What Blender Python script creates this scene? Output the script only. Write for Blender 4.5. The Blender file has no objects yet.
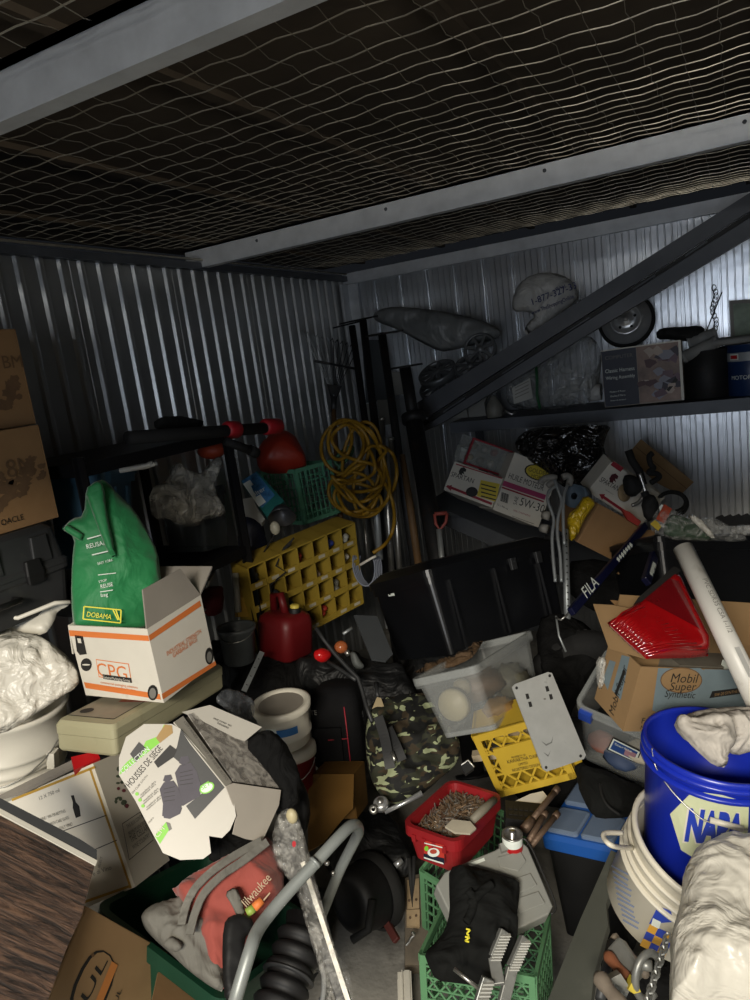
import bpy, math, random
import numpy as np
from mathutils import Vector as V, Matrix as Mx, noise
from mathutils.geometry import delaunay_2d_cdt
random.seed(7)
S = bpy.context.scene
C = S.collection
PI = math.pi
# ---------------------------------------------------------------- camera
CZ = 1.75
F = 711.06
R = ((0.88627776, 0.44462262, -0.12970144), (-0.02861333, -0.22694173, -0.97348792), (-0.46226942, 0.86649188, -0.18841127))
RR, RD, RF = V(R[0]), V(R[1]), V(R[2])
EYE = V((0, 0, CZ))
cd = bpy.data.cameras.new('camera'); cam = bpy.data.objects.new('camera', cd); C.objects.link(cam)
cd.sensor_fit = 'HORIZONTAL'; cd.sensor_width = 36; cd.lens = F/750*36; cd.clip_start = .02
mw = Mx.Identity(4)
for i in range(3):
    mw[i][0] = RR[i]; mw[i][1] = -RD[i]; mw[i][2] = -RF[i]; mw[i][3] = EYE[i]
cam.matrix_world = mw; S.camera = cam
def ray(px, py): return RR*((px-375)/F) + RD*((py-500)/F) + RF
def W(px, py, d): return EYE + ray(px, py)*d
def onX(px, py, x): v = ray(px, py); return EYE + v*(x/v.x)
def onY(px, py, y): v = ray(px, py); return EYE + v*(y/v.y)
def onZ(px, py, z): v = ray(px, py); return EYE + v*((z-CZ)/v.z)
def proj(p):
    q = V(p)-EYE; d = q.dot(RF); return (375+F*q.dot(RR)/d, 500+F*q.dot(RD)/d, d)
# ---------------------------------------------------------------- materials
def lin(h):
    h = h.lstrip('#'); c = [int(h[i:i+2], 16)/255 for i in (0, 2, 4)]
    return tuple((x/12.92 if x <= .04045 else ((x+.055)/1.055)**2.4) for x in c)
MATS = {}
def mat(name, col='#888888', rough=.6, metal=0, var=.12, vs=6, bump=0, bs=40, alpha=1, spec=.5, dirt=None, ds=3, dt=.55, coat=0, kind=None, emit=0, sheen=0, coord='Object', amap=None):
    if name in MATS: return MATS[name]
    m = bpy.data.materials.new(name); m.use_nodes = True; nt = m.node_tree; N = nt.nodes; L = nt.links
    b = N['Principled BSDF']; c = lin(col)
    tc = N.new('ShaderNodeTexCoord')
    n = N.new('ShaderNodeTexNoise'); n.inputs['Scale'].default_value = vs; n.inputs['Detail'].default_value = 6; n.inputs['Roughness'].default_value = .6
    L.new(tc.outputs[coord], n.inputs['Vector'])
    r = N.new('ShaderNodeMapRange'); r.inputs[1].default_value = .3; r.inputs[2].default_value = .7; r.inputs[3].default_value = 1-var; r.inputs[4].default_value = 1+var
    L.new(n.outputs['Fac'], r.inputs[0])
    mx = N.new('ShaderNodeVectorMath'); mx.operation = 'SCALE'; mx.inputs[0].default_value = c
    L.new(r.outputs[0], mx.inputs['Scale']); out = mx.outputs[0]
    if dirt:
        n2 = N.new('ShaderNodeTexNoise'); n2.inputs['Scale'].default_value = ds; n2.inputs['Detail'].default_value = 8; n2.inputs['Roughness'].default_value = .65
        L.new(tc.outputs[coord], n2.inputs['Vector'])
        r2 = N.new('ShaderNodeMapRange'); r2.inputs[1].default_value = dt; r2.inputs[2].default_value = dt+.15; L.new(n2.outputs['Fac'], r2.inputs[0])
        mm = N.new('ShaderNodeMix'); mm.data_type = 'RGBA'; L.new(r2.outputs[0], mm.inputs[0]); L.new(out, mm.inputs[6]); mm.inputs[7].default_value = (*lin(dirt), 1); out = mm.outputs[2]
    L.new(out, b.inputs['Base Color'])
    b.inputs['Roughness'].default_value = rough; b.inputs['Metallic'].default_value = metal
    b.inputs['Specular IOR Level'].default_value = spec; b.inputs['Coat Weight'].default_value = coat
    if sheen: b.inputs['Sheen Weight'].default_value = sheen
    if alpha < 1:
        b.inputs['Alpha'].default_value = alpha
        if amap:
            n3 = N.new('ShaderNodeTexNoise'); n3.inputs['Scale'].default_value = amap; n3.inputs['Detail'].default_value = 5; n3.inputs['Distortion'].default_value = 1.5
            L.new(tc.outputs[coord], n3.inputs['Vector'])
            r3 = N.new('ShaderNodeMapRange'); r3.inputs[1].default_value = .44; r3.inputs[2].default_value = .68; r3.inputs[3].default_value = alpha*.45; r3.inputs[4].default_value = min(.95, alpha*2.6)
            L.new(n3.outputs['Fac'], r3.inputs[0]); L.new(r3.outputs[0], b.inputs['Alpha'])
    if emit:
        b.inputs['Emission Color'].default_value = (*c, 1); b.inputs['Emission Strength'].default_value = emit
    if bump:
        n4 = N.new('ShaderNodeTexNoise'); n4.inputs['Scale'].default_value = bs; n4.inputs['Detail'].default_value = 4
        L.new(tc.outputs[coord], n4.inputs['Vector'])
        bp = N.new('ShaderNodeBump'); bp.inputs['Strength'].default_value = bump; bp.inputs['Distance'].default_value = .01
        L.new(n4.outputs['Fac'], bp.inputs['Height']); L.new(bp.outputs[0], b.inputs['Normal'])
    MATS[name] = m; return m
def wrinkly(name, col, rough=.5, scale=14, strength=.9, dist=.02, soft=False, **k):
    """plastic film / cloth: folded bump from a stretched ridged noise"""
    if name in MATS: return MATS[name]
    m = mat(name, col, rough, **k); nt = m.node_tree; N = nt.nodes; L = nt.links; b = N['Principled BSDF']
    tc = [x for x in N if x.type == 'TEX_COORD'][0]
    n = N.new('ShaderNodeTexNoise'); n.inputs['Scale'].default_value = scale; n.inputs['Detail'].default_value = 3; n.inputs['Distortion'].default_value = 1.2
    L.new(tc.outputs['Object'], n.inputs['Vector'])
    if soft:
        bp = N.new('ShaderNodeBump'); bp.inputs['Strength'].default_value = strength; bp.inputs['Distance'].default_value = dist*1.6
        L.new(n.outputs['Fac'], bp.inputs['Height']); L.new(bp.outputs[0], b.inputs['Normal']); return m
    a = N.new('ShaderNodeMath'); a.operation = 'SUBTRACT'; L.new(n.outputs['Fac'], a.inputs[0]); a.inputs[1].default_value = .5
    a2 = N.new('ShaderNodeMath'); a2.operation = 'ABSOLUTE'; L.new(a.outputs[0], a2.inputs[0])
    a3 = N.new('ShaderNodeMath'); a3.operation = 'POWER'; L.new(a2.outputs[0], a3.inputs[0]); a3.inputs[1].default_value = .6
    bp = N.new('ShaderNodeBump'); bp.inputs['Strength'].default_value = strength; bp.inputs['Distance'].default_value = dist; bp.invert = True
    L.new(a3.outputs[0], bp.inputs['Height']); L.new(bp.outputs[0], b.inputs['Normal'])
    return m
# ---------------------------------------------------------------- mesh builder
def frame(o, x, z):
    x = V(x).normalized(); z = V(z); z = (z - x*z.dot(x)).normalized(); y = z.cross(x)
    m = Mx.Identity(4)
    for i in range(3): m[i][0] = x[i]; m[i][1] = y[i]; m[i][2] = z[i]; m[i][3] = o[i]
    return m
def axis(o, z, xh=(1, 0, 0)):
    z = V(z).normalized(); x = V(xh); x = x - z*x.dot(z)
    if x.length < 1e-4: x = V((0, 1, 0)) - z*z.y
    return frame(o, x, z)
_tc = {}
def textmesh(s, bold=0):
    if (s, bold) in _tc: return _tc[(s, bold)]
    cu = bpy.data.curves.new('t', 'FONT'); cu.body = s; cu.resolution_u = 3; cu.align_x = 'LEFT'; cu.offset = bold
    o = bpy.data.objects.new('t', cu); C.objects.link(o)
    dg = bpy.context.evaluated_depsgraph_get(); me = bpy.data.meshes.new_from_object(o.evaluated_get(dg))
    vs = [v.co.copy() for v in me.vertices]; fs = [tuple(p.vertices) for p in me.polygons]
    bpy.data.objects.remove(o); bpy.data.curves.remove(cu); bpy.data.meshes.remove(me)
    x0 = min(v.x for v in vs); x1 = max(v.x for v in vs)
    _tc[(s, bold)] = ([V((v.x-x0, v.y, 0)) for v in vs], fs, x1-x0); return _tc[(s, bold)]
class MB:
    def __init__(s): s.v = []; s.f = []; s.m = []; s.sm = []; s.mats = []
    def mi(s, m):
        if m not in s.mats: s.mats.append(m)
        return s.mats.index(m)
    def add(s, vs, fs, m, M=None, smooth=False):
        k = len(s.v); i = s.mi(m)
        s.v += [tuple(M @ V(v)) if M is not None else tuple(v) for v in vs]
        for f in fs: s.f.append(tuple(a+k for a in f)); s.m.append(i); s.sm.append(smooth)
        return s
    def box(s, c, d, m, M=None):
        x, y, z = c; a, b, h = d[0]/2, d[1]/2, d[2]/2
        return s.add([(x+i*a, y+j*b, z+k*h) for k in (-1, 1) for j in (-1, 1) for i in (-1, 1)],
              [(0, 2, 3, 1), (4, 5, 7, 6), (0, 1, 5, 4), (2, 6, 7, 3), (0, 4, 6, 2), (1, 3, 7, 5)], m, M)
    def tube(s, pts, r, m, n=8, M=None, closed=False, cap=True, sx=1):
        P = [V(p) for p in pts]; k = len(P); rs = r if isinstance(r, (list, tuple)) else [r]*k
        vs = []; fs = []; up = None
        for i in range(k):
            t = (P[(i+1) % k]-P[i-1]) if closed else (P[min(i+1, k-1)]-P[max(i-1, 0)])
            if t.length < 1e-9: t = V((0, 0, 1))
            t.normalize()
            if up is None: up = t.orthogonal().normalized()
            up = (up - t*up.dot(t))
            if up.length < 1e-6: up = t.orthogonal()
            up.normalize(); w = t.cross(up)
            for j in range(n):
                a = 2*PI*j/n; vs.append(P[i] + (up*math.cos(a)*sx + w*math.sin(a))*rs[i])
        for i in range(k if closed else k-1):
            a = i*n; b = ((i+1) % k)*n
            for j in range(n): fs.append((a+j, a+(j+1) % n, b+(j+1) % n, b+j))
        if cap and not closed: fs.append(tuple(range(n-1, -1, -1))); fs.append(tuple(range((k-1)*n, k*n)))
        return s.add(vs, fs, m, M, n > 5)
    def bar(s, a, b, w, t, m, up=(0, 0, 1), M=None):
        a = V(a); b = V(b); fr = axis(a, b-a, up); L = (b-a).length
        Q = fr if M is None else M @ fr
        return s.box((0, 0, L/2), (t, w, L), m, Q)
    def lathe(s, prof, m, n=32, M=None, smooth=True, a0=0, a1=2*PI):
        full = abs(a1-a0-2*PI) < 1e-6; k = n if full else n+1
        vs = [(r*math.cos(a0+(a1-a0)*j/n), r*math.sin(a0+(a1-a0)*j/n), z) for r, z in prof for j in range(k)]
        fs = [(i*k+j, i*k+(j+1) % k, (i+1)*k+(j+1) % k, (i+1)*k+j) for i in range(len(prof)-1) for j in range(k if full else k-1)]
        return s.add(vs, fs, m, M, smooth)
    def loft(s, rings, m, M=None, caps=(True, True), smooth=False, n=4, closed=False):
        """rings: (w, d, corner radius, z[, cx, cy]) rounded rectangles"""
        vs = []; k = 4*(n+1)
        for rg in rings:
            w, d, r, z = rg[:4]; cx, cy = (rg[4], rg[5]) if len(rg) > 4 else (0, 0); r = min(r, w/2-1e-4, d/2-1e-4)
            for q, (sx, sy) in enumerate(((1, 1), (-1, 1), (-1, -1), (1, -1))):
                for j in range(n+1):
                    a = q*PI/2 + j/n*PI/2
                    vs.append((cx+sx*(w/2-r)+r*math.cos(a), cy+sy*(d/2-r)+r*math.sin(a), z))
        nr = len(rings); fs = [(i*k+j, i*k+(j+1) % k, ((i+1) % nr)*k+(j+1) % k, ((i+1) % nr)*k+j) for i in range(nr if closed else nr-1) for j in range(k)]
        if caps[0]: fs.append(tuple(range(k-1, -1, -1)))
        if caps[1]: fs.append(tuple(range((nr-1)*k, nr*k)))
        return s.add(vs, fs, m, M, smooth)
    def prism(s, poly, z0, z1, m, M=None, smooth=False):
        n = len(poly); vs = [(x, y, z0) for x, y in poly] + [(x, y, z1) for x, y in poly]
        fs = [tuple(range(n-1, -1, -1)), tuple(range(n, 2*n))] + [(i, (i+1) % n, n+(i+1) % n, n+i) for i in range(n)]
        return s.add(vs, fs, m, M, smooth)
    def ball(s, c, r, m, M=None, nu=20, nv=12, fn=None):
        rx, ry, rz = (r, r, r) if not isinstance(r, (tuple, list)) else r; vs = []; fs = []
        for i in range(nv+1):
            p = PI*i/nv
            for j in range(nu):
                a = 2*PI*j/nu; u = V((math.sin(p)*math.cos(a), math.sin(p)*math.sin(a), math.cos(p)))
                k = fn(u) if fn else 1
                vs.append((c[0]+u.x*rx*k, c[1]+u.y*ry*k, c[2]+u.z*rz*k))
        for i in range(nv):
            for j in range(nu): fs.append((i*nu+j, (i+1)*nu+j, (i+1)*nu+(j+1) % nu, i*nu+(j+1) % nu))
        return s.add(vs, fs, m, M, True)
    def quad(s, pts, m, M=None): return s.add(pts, [tuple(range(len(pts)))], m, M)
    def rect(s, x, y, w, h, m, M, z=.0008): return s.quad([(x-w/2, y-h/2, z), (x+w/2, y-h/2, z), (x+w/2, y+h/2, z), (x-w/2, y+h/2, z)], m, M)
    def text(s, t, m, M, width=None, size=None, z=.0012, ysc=1.0, x=0, y=0):
        vs, fs, w = textmesh(t); k = (width/w) if width else size
        return s.add([(x+v.x*k, y+v.y*k*ysc, z) for v in vs], fs, m, M)
    def ribbon(s, pts, w, t, m, n):
        P = [V(p) for p in pts]; vs = []; fs = []; k = len(P)
        for i in range(k):
            tg = (P[min(i+1, k-1)]-P[max(i-1, 0)]).normalized(); l = tg.cross(n).normalized()*w/2; h = V(n)*t
            vs += [P[i]-l, P[i]+l, P[i]+l+h, P[i]-l+h]
        for i in range(k-1):
            for j in range(4): a = i*4; fs.append((a+j, a+(j+1) % 4, a+4+(j+1) % 4, a+4+j))
        fs += [(3, 2, 1, 0), tuple(4*(k-1)+j for j in range(4))]
        return s.add(vs, fs, m)
REG = {}
def _mesh(name, mb, Mi):
    me = bpy.data.meshes.new(name)
    me.from_pydata([tuple(Mi @ V(v)) for v in mb.v] if Mi is not None else mb.v, [], mb.f)
    for m in mb.mats: me.materials.append(m)
    me.polygons.foreach_set('material_index', mb.m); me.polygons.foreach_set('use_smooth', mb.sm)
    me.validate(); me.update(); return me
def setp(o, label, cat, group, kind):
    if label: o['label'] = label
    if cat: o['category'] = cat
    if group: o['group'] = group
    if kind: o['kind'] = kind
def thing(name, label, cat, M=None, group=None, kind=None):
    o = bpy.data.objects.new(name, None); C.objects.link(o); o.empty_display_size = .05
    M = M if isinstance(M, Mx) else Mx.Translation(V(M) if M is not None else V((0, 0, 0)))
    o.matrix_world = M; REG[o] = M; setp(o, label, cat, group, kind); return o
def part(name, mb, parent, label=None, bevel=0, world=False, solid=0, kind=None):
    M = REG[parent]
    o = bpy.data.objects.new(name, _mesh(name, mb, M.inverted() if world else None)); C.objects.link(o); o.parent = parent
    REG[o] = M
    if label: o['label'] = label
    if kind: o['kind'] = kind
    mods(o, bevel, solid); return o
def mods(o, bevel, solid):
    if solid: md = o.modifiers.new('s', 'SOLIDIFY'); md.thickness = solid; md.offset = -1
    if bevel: md = o.modifiers.new('b', 'BEVEL'); md.width = bevel; md.segments = 2; md.limit_method = 'ANGLE'; md.angle_limit = .9
def solo(name, label, cat, mb, M=None, group=None, kind=None, bevel=0, solid=0):
    """one-mesh thing; without M the mesh is in world space and gets its origin at its base"""
    if M is None:
        a = np.array(mb.v); lo = a.min(0); hi = a.max(0); M = Mx.Translation(V(((lo[0]+hi[0])/2, (lo[1]+hi[1])/2, lo[2])))
        o = bpy.data.objects.new(name, _mesh(name, mb, M.inverted()))
    else: o = bpy.data.objects.new(name, _mesh(name, mb, None))
    C.objects.link(o); o.matrix_world = M; REG[o] = M; setp(o, label, cat, group, kind); mods(o, bevel, solid); return o
def struct(name, mb, label=None, bevel=0, M=None):
    o = bpy.data.objects.new(name, _mesh(name, mb, None)); C.objects.link(o); o['kind'] = 'structure'; REG[o] = Mx.Identity(4)
    if label: o['label'] = label
    mods(o, bevel, 0); return o
# ---------------------------------------------------------------- planes through picture points
class Plane:
    def __init__(s, a, b=None, c=None, n=None):
        if b is not None: a, b, c = [W(*p) if not isinstance(p, V) else p for p in (a, b, c)]; n = (b-a).cross(c-a)
        s.o = V(a); s.n = V(n).normalized()
        if s.n.dot(EYE-s.o) < 0: s.n = -s.n
    def at(s, px, py): v = ray(px, py); return EYE + v*((s.o-EYE).dot(s.n)/v.dot(s.n))
    def fr(s, p, q): a = s.at(*p); b = s.at(*q); return frame(a, b-a, s.n), (b-a).length
    def shift(s, k): return Plane(s.o+s.n*k, n=s.n)
    def poly(s, mb, pts, m, z=.0008):
        return mb.add([s.at(*p)+s.n*z for p in pts], [tuple(range(len(pts)))], m)
    def slab(s, mb, pts, m, t, up=0):
        P = [s.at(*p)+s.n*up for p in pts]; n = len(P); Q = [p-s.n*t for p in P]
        cc = sum((P[i]-P[0]).cross(P[(i+1) % n]-P[0]).dot(s.n) for i in range(n))
        if cc < 0: P.reverse(); Q.reverse()
        return mb.add(P+Q, [tuple(range(n)), tuple(range(2*n-1, n-1, -1))]+[(i, n+i, n+(i+1) % n, (i+1) % n) for i in range(n)], m)
    def text(s, mb, t, p, q, m, z=.0012, ysc=1.0):
        M, w = s.fr(p, q); return mb.text(t, m, M, width=w, z=z, ysc=ysc)
    def line(s, mb, p, q, w, m, z=.0008):
        M, L = s.fr(p, q); return mb.rect(L/2, 0, L, w, m, M, z)
def ridged(p, oct=3):
    a = 0; k = 1; t = 0
    for i in range(oct):
        a += k*(1-abs(noise.noise(p))*2); t += k; k *= .5; p = p*2.1
    return a/t
def smooth_poly(pts, it=1):
    for _ in range(it):
        q = []
        for i in range(len(pts)):
            a = pts[i]; b = pts[(i+1) % len(pts)]
            q += [(a[0]*.75+b[0]*.25, a[1]*.75+b[1]*.25), (a[0]*.25+b[0]*.75, a[1]*.25+b[1]*.75)]
        pts = q
    return pts
def pillow(mb, outline, plane, thick, m, step=3, D=None, amp=.01, sc=12, seed=0, sm=1, back=.6, jag=0, fold=False):
    """inflated, creased body with the given outline (picture points on a plane in space)"""
    pts = smooth_poly(outline, sm) if sm else list(outline); dense = []
    n = len(pts)
    for i in range(n):
        a = pts[i]; b = pts[(i+1) % n]; L = math.hypot(b[0]-a[0], b[1]-a[1]); k = max(1, int(L/step))
        for j in range(k): dense.append((a[0]+(b[0]-a[0])*j/k, a[1]+(b[1]-a[1])*j/k))
    B = np.array(dense); n = len(B); B2 = np.roll(B, -1, 0)
    x0, y0 = B.min(0); x1, y1 = B.max(0); g = []
    for iy in range(int((y1-y0)/step)+1):
        for ix in range(int((x1-x0)/step)+1):
            g.append((x0+ix*step+(step/2 if iy % 2 else 0), y0+iy*step*.9+.37))
    G = np.array(g)
    inside = np.zeros(len(G), bool)
    for (ax, ay), (bx, by) in zip(B, B2):
        c = ((ay > G[:, 1]) != (by > G[:, 1])); 
        with np.errstate(divide='ignore', invalid='ignore'): xi = (bx-ax)*(G[:, 1]-ay)/(by-ay if by != ay else 1e-9)+ax
        inside ^= c & (G[:, 0] < xi)
    def dist(Q):
        ab = B2-B; L2 = (ab**2).sum(1)+1e-12
        t = np.clip(((Q[:, None, :]-B[None])*ab[None]).sum(2)/L2, 0, 1)
        return np.sqrt((((B[None]+t[..., None]*ab[None])-Q[:, None, :])**2).sum(2)).min(1)
    G = G[inside]
    if len(G): dg = dist(G); G = G[dg > step*.55]; dg = dg[dg > step*.55]
    else: dg = np.zeros(0)
    allp = [V((float(a), float(b))) for a, b in B]+[V((float(a), float(b))) for a, b in G]
    r = delaunay_2d_cdt(allp, [], [list(range(n))], 1, 1e-5)
    vv = [(p.x, p.y) for p in r[0]]; tris = r[2]
    Q = np.array(vv); dq = dist(Q); d0 = (plane.o-EYE).dot(RF); k = d0/F
    Dm = D if D else max(dq.max()*k, 1e-3)
    front = []; backv = []; isb = dq < .2
    for (px, py), d in zip(vv, dq):
        p = plane.at(px, py); e = min(1, d*k/Dm); h = thick*math.sqrt(max(0, 1-(1-e)**2)); w = min(1, d*k/.012)
        q = V((p.x*sc+seed*7.1, p.y*sc, p.z*sc))
        nz = (ridged(q)-.45)*amp*w if not fold else (noise.noise(q*.5)*1.1+.8*abs(noise.noise(q+V((3, 1, 7))))-.28*abs(noise.noise(q*2.7))+.12*noise.noise(q*6))*amp*w
        lat = V((noise.noise(q+V((9, 0, 0))), noise.noise(q+V((0, 9, 0))), noise.noise(q+V((0, 0, 9)))))*(jag+amp*.4*w)
        front.append(p+plane.n*(h+nz)+lat); backv.append(p-plane.n*(h*back+.0015)+lat)
    nv = len(front); idx = {}
    vs = list(front); 
    for i in range(nv):
        if isb[i]: idx[i] = i
        else: idx[i] = len(vs); vs.append(backv[i])
    fs = []
    for t in tris:
        a, b, c = [front[i] for i in t[:3]]
        if (b-a).cross(c-a).dot(plane.n) < 0: t = list(reversed(t))
        fs.append(tuple(t)); fs.append(tuple(idx[i] for i in reversed(t)))
    mb.add(vs, fs, m, None, True); return mb
# ---------------------------------------------------------------- rigid boxes fitted to picture points
def rotv(v):
    a = math.sqrt(sum(x*x for x in v))
    if a < 1e-12: return np.eye(3)
    k = np.array(v)/a; K = np.array([[0, -k[2], k[1]], [k[2], 0, -k[0]], [-k[1], k[0], 0]])
    return np.eye(3)+math.sin(a)*K+(1-math.cos(a))*K@K
RM = np.array(R)
def fitbox(dims, pts, d, wd=.04, taper=0, rotw=.0, ws=.06, yaws=(-70, -45, -20, 0, 20, 45, 70), name=''):
    """pose and size of a real box (base centre origin, front = -y) seen at these picture points"""
    keys = list(pts); Lc = np.array([(k[0]/2, k[1]/2, k[2]) for k in keys]); ob = np.array([pts[k] for k in keys], float)
    cx, cy = ob.mean(0); best = None
    for yaw in yaws:
        # initial: upright, front face facing the camera azimuth, plus yaw
        cyaw = math.atan2(-RF.x, RF.y)+math.radians(yaw)
        R0 = np.array([[math.cos(cyaw), -math.sin(cyaw), 0], [math.sin(cyaw), math.cos(cyaw), 0], [0, 0, 1]])
        c0 = np.array(W(cx, cy, d)); c0 = c0 - R0@(Lc.mean(0)*np.array(dims))
        x = np.array([0, 0, 0, c0[0], c0[1], c0[2], 0, 0, 0.])
        def res(x):
            Rm = rotv(x[:3])@R0; dm = np.array(dims)*np.exp(x[6:9]); P = (Lc*dm)@Rm.T+x[3:6]
            q = (P-np.array([0, 0, CZ]))@RM.T; z = np.maximum(q[:, 2], .05); u = np.stack([375+F*q[:, 0]/z, 500+F*q[:, 1]/z], 1)
            return np.concatenate([(u-ob).ravel(), x[6:9]/ws, [(z.mean()-d)/wd], x[:2]*rotw*20])
        lam = 1e-2; r = res(x); c = r@r
        for it in range(60):
            J = np.array([(res(x+e)-r)/1e-5 for e in np.eye(9)*1e-5]).T
            H = J.T@J; dx = np.linalg.solve(H+lam*np.diag(np.diag(H)+1e-6), -J.T@r); r2 = res(x+dx); c2 = r2@r2
            if c2 < c: x = x+dx; r = r2; done = c-c2 < 1e-6; c = c2; lam *= .4
            else: lam *= 4; done = False
            if done or lam > 1e8: break
        if best is None or c < best[0]: best = (c, x.copy(), R0, r)
    c, x, R0, r = best; Rm = rotv(x[:3])@R0; dm = np.array(dims)*np.exp(x[6:9])
    M = Mx.Identity(4)
    for i in range(3):
        for j in range(3): M[i][j] = Rm[i, j]
        M[i][3] = x[3+i]
    print('FIT %-16s cost %.1f dims %s z %.2f up %.2f d %.2f' % (name, c, np.round(dm, 3), x[5], Rm[2, 2], proj(M.translation)[2]))
    return M, tuple(float(a) for a in dm)
def fpl(M, dm, face, off=0):
    w, d, h = dm; t = {'front': ((0, -d/2, h/2), (0, -1, 0)), 'back': ((0, d/2, h/2), (0, 1, 0)), 'right': ((w/2, 0, h/2), (1, 0, 0)), 'left': ((-w/2, 0, h/2), (-1, 0, 0)), 'top': ((0, 0, h), (0, 0, 1)), 'bottom': ((0, 0, 0), (0, 0, -1))}[face]
    n = M.to_3x3() @ V(t[1]); p = Plane(M @ V(t[0]) + n*off, n=n); p.n = n; return p
def carton(mb, dm, m, t=.004, open_top=True, mi=None):
    w, d, h = dm; mi = mi or m
    for sx in (-1, 1): mb.box((sx*(w/2-t/2), 0, h/2), (t, d, h), m)
    for sy in (-1, 1): mb.box((0, sy*(d/2-t/2), h/2), (w-2*t, t, h), m)
    mb.box((0, 0, t/2), (w-2*t, d-2*t, t), m)
    if not open_top: mb.box((0, 0, h-t/2), (w-2*t, d-2*t, t), m)
    return mb
def flap(mb, dm, side, L, ang, m, t=.004, cut=.01):
    """flap hinged on the top edge; ang 0 = lies closed inward, 90 = upright, 180+ = folded outward"""
    w, d, h = dm; a = math.radians(ang)
    ex = {'front': ((0, -d/2+t/2), (0, 1), w), 'back': ((0, d/2-t/2), (0, -1), w), 'left': ((-w/2+t/2, 0), (1, 0), d), 'right': ((w/2-t/2, 0), (-1, 0), d)}[side]
    (ox, oy), (ix, iy), W_ = ex; o = V((ox, oy, h)); u = V((ix*math.cos(a), iy*math.cos(a), math.sin(a))); e = V((-iy, ix, 0)); n = u.cross(e)
    P = [o-e*(W_/2), o+e*(W_/2), o+e*(W_/2-cut)+u*L, o-e*(W_/2-cut)+u*L]
    mb.add([p+n*t/2 for p in P]+[p-n*t/2 for p in P], [(0, 1, 2, 3), (7, 6, 5, 4)]+[(i, 4+i, 4+(i+1) % 4, (i+1) % 4) for i in range(4)], m); return mb
def lattice_wall(mb, M, w, h, m, nx, nz, t=.004, b=.004, diag=False, rim=.018, skip=None):
    """ribbed crate wall in the local xz plane (y = thickness)"""
    mb.box((0, 0, h-rim/2), (w, t*2.2, rim), m, M); mb.box((0, 0, rim/2), (w, t*1.6, rim), m, M)
    for s_ in (-1, 1): mb.box((s_*(w/2-rim*.4), 0, h/2), (rim*.8, t*1.6, h), m, M)
    for i in range(1, nx):
        x = -w/2+w*i/nx
        if not diag: mb.box((x, 0, h/2), (b, t, h-rim), m, M)
    for k in range(1, nz):
        mb.box((0, 0, h*k/nz), (w-rim, t, b), m, M)
    if diag:
        for i in range(-nz*2, nx*2):
            for s_ in (-1, 1):
                x0 = -w/2+w*i/nx; L = h-rim; p = V((x0, 0, rim/2)); q = V((x0+L*.8, 0, h-rim/2))
                # clip to wall
                if q.x > w/2: f = (w/2-p.x)/(q.x-p.x); q = p+(q-p)*f
                if p.x < -w/2:
                    if q.x <= -w/2+.005: continue
                    f = (-w/2-p.x)/(q.x-p.x); p = p+(q-p)*f
                if (q-p).length < .01 or p.x > w/2-.002: continue
                if s_ < 0: p = V((-p.x, 0, p.z)); q = V((-q.x, 0, q.z))
                mb.bar(p, q, t, b*.8, m, (0, 1, 0), M)
    return mb
# ================================================================ room
XL, YB, ZC = -2.18, 4.08, 2.34
m_floor = mat('concrete', '#8f8c84', .75, var=.25, vs=5, bump=.25, bs=60, dirt='#5f5c55', ds=4, dt=.5)
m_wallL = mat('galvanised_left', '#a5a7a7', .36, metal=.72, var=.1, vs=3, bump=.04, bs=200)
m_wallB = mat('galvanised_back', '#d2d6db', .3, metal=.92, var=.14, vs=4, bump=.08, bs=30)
m_ceil = mat('dark_ceiling', '#4c4338', .8, var=.3, vs=2, bump=.3, bs=8, dirt='#5c5246', ds=1.5)
m_beam = mat('galv_beam', '#cdd1d5', .5, metal=.3, var=.12, vs=12, bump=.04, bs=250)
m_shelf = mat('shelf_grey', '#565a60', .5, metal=.25, var=.15, vs=8, bump=.04, bs=100)
m_wire = mat('wire', '#b3ad9e', .4, metal=.7, var=.15)
m_lamp = mat('lamp_glass', '#ffffff', .5)
mb = MB(); mb.box((-.4, 1.6, -.05), (5.2, 6.6, .1), m_floor); struct('floor', mb)
mb = MB(); mb.box((0, 2.5, 2.83), (8, 9, .06), m_ceil)
for k in range(9): mb.box((-3.5+k*.9, 2.5, 2.79), (.05, 9, .03), m_ceil)
struct('ceiling', mb)
# left wall: trapezoid ribs every 9 cm
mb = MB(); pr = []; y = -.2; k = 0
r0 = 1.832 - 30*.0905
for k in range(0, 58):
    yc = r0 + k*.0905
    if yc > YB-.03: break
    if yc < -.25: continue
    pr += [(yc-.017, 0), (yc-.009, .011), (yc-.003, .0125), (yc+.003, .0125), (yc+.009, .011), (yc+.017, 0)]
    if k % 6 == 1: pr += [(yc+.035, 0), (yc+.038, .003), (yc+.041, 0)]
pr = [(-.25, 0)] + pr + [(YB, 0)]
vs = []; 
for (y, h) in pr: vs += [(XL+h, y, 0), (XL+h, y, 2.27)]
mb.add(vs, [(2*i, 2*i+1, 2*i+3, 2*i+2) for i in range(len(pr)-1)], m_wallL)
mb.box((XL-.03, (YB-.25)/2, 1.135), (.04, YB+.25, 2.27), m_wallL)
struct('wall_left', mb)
mb = MB(); mb.box((XL+.012, (YB-.25)/2, 2.275), (.045, YB+.25, .03), m_shelf)
mb.tube([(XL+.04, -.2, 2.30), (XL+.04, YB-.05, 2.30)], .006, m_wire, 6); struct('trim_1', mb, 'dark cap strip along the top of the left wall')
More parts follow.
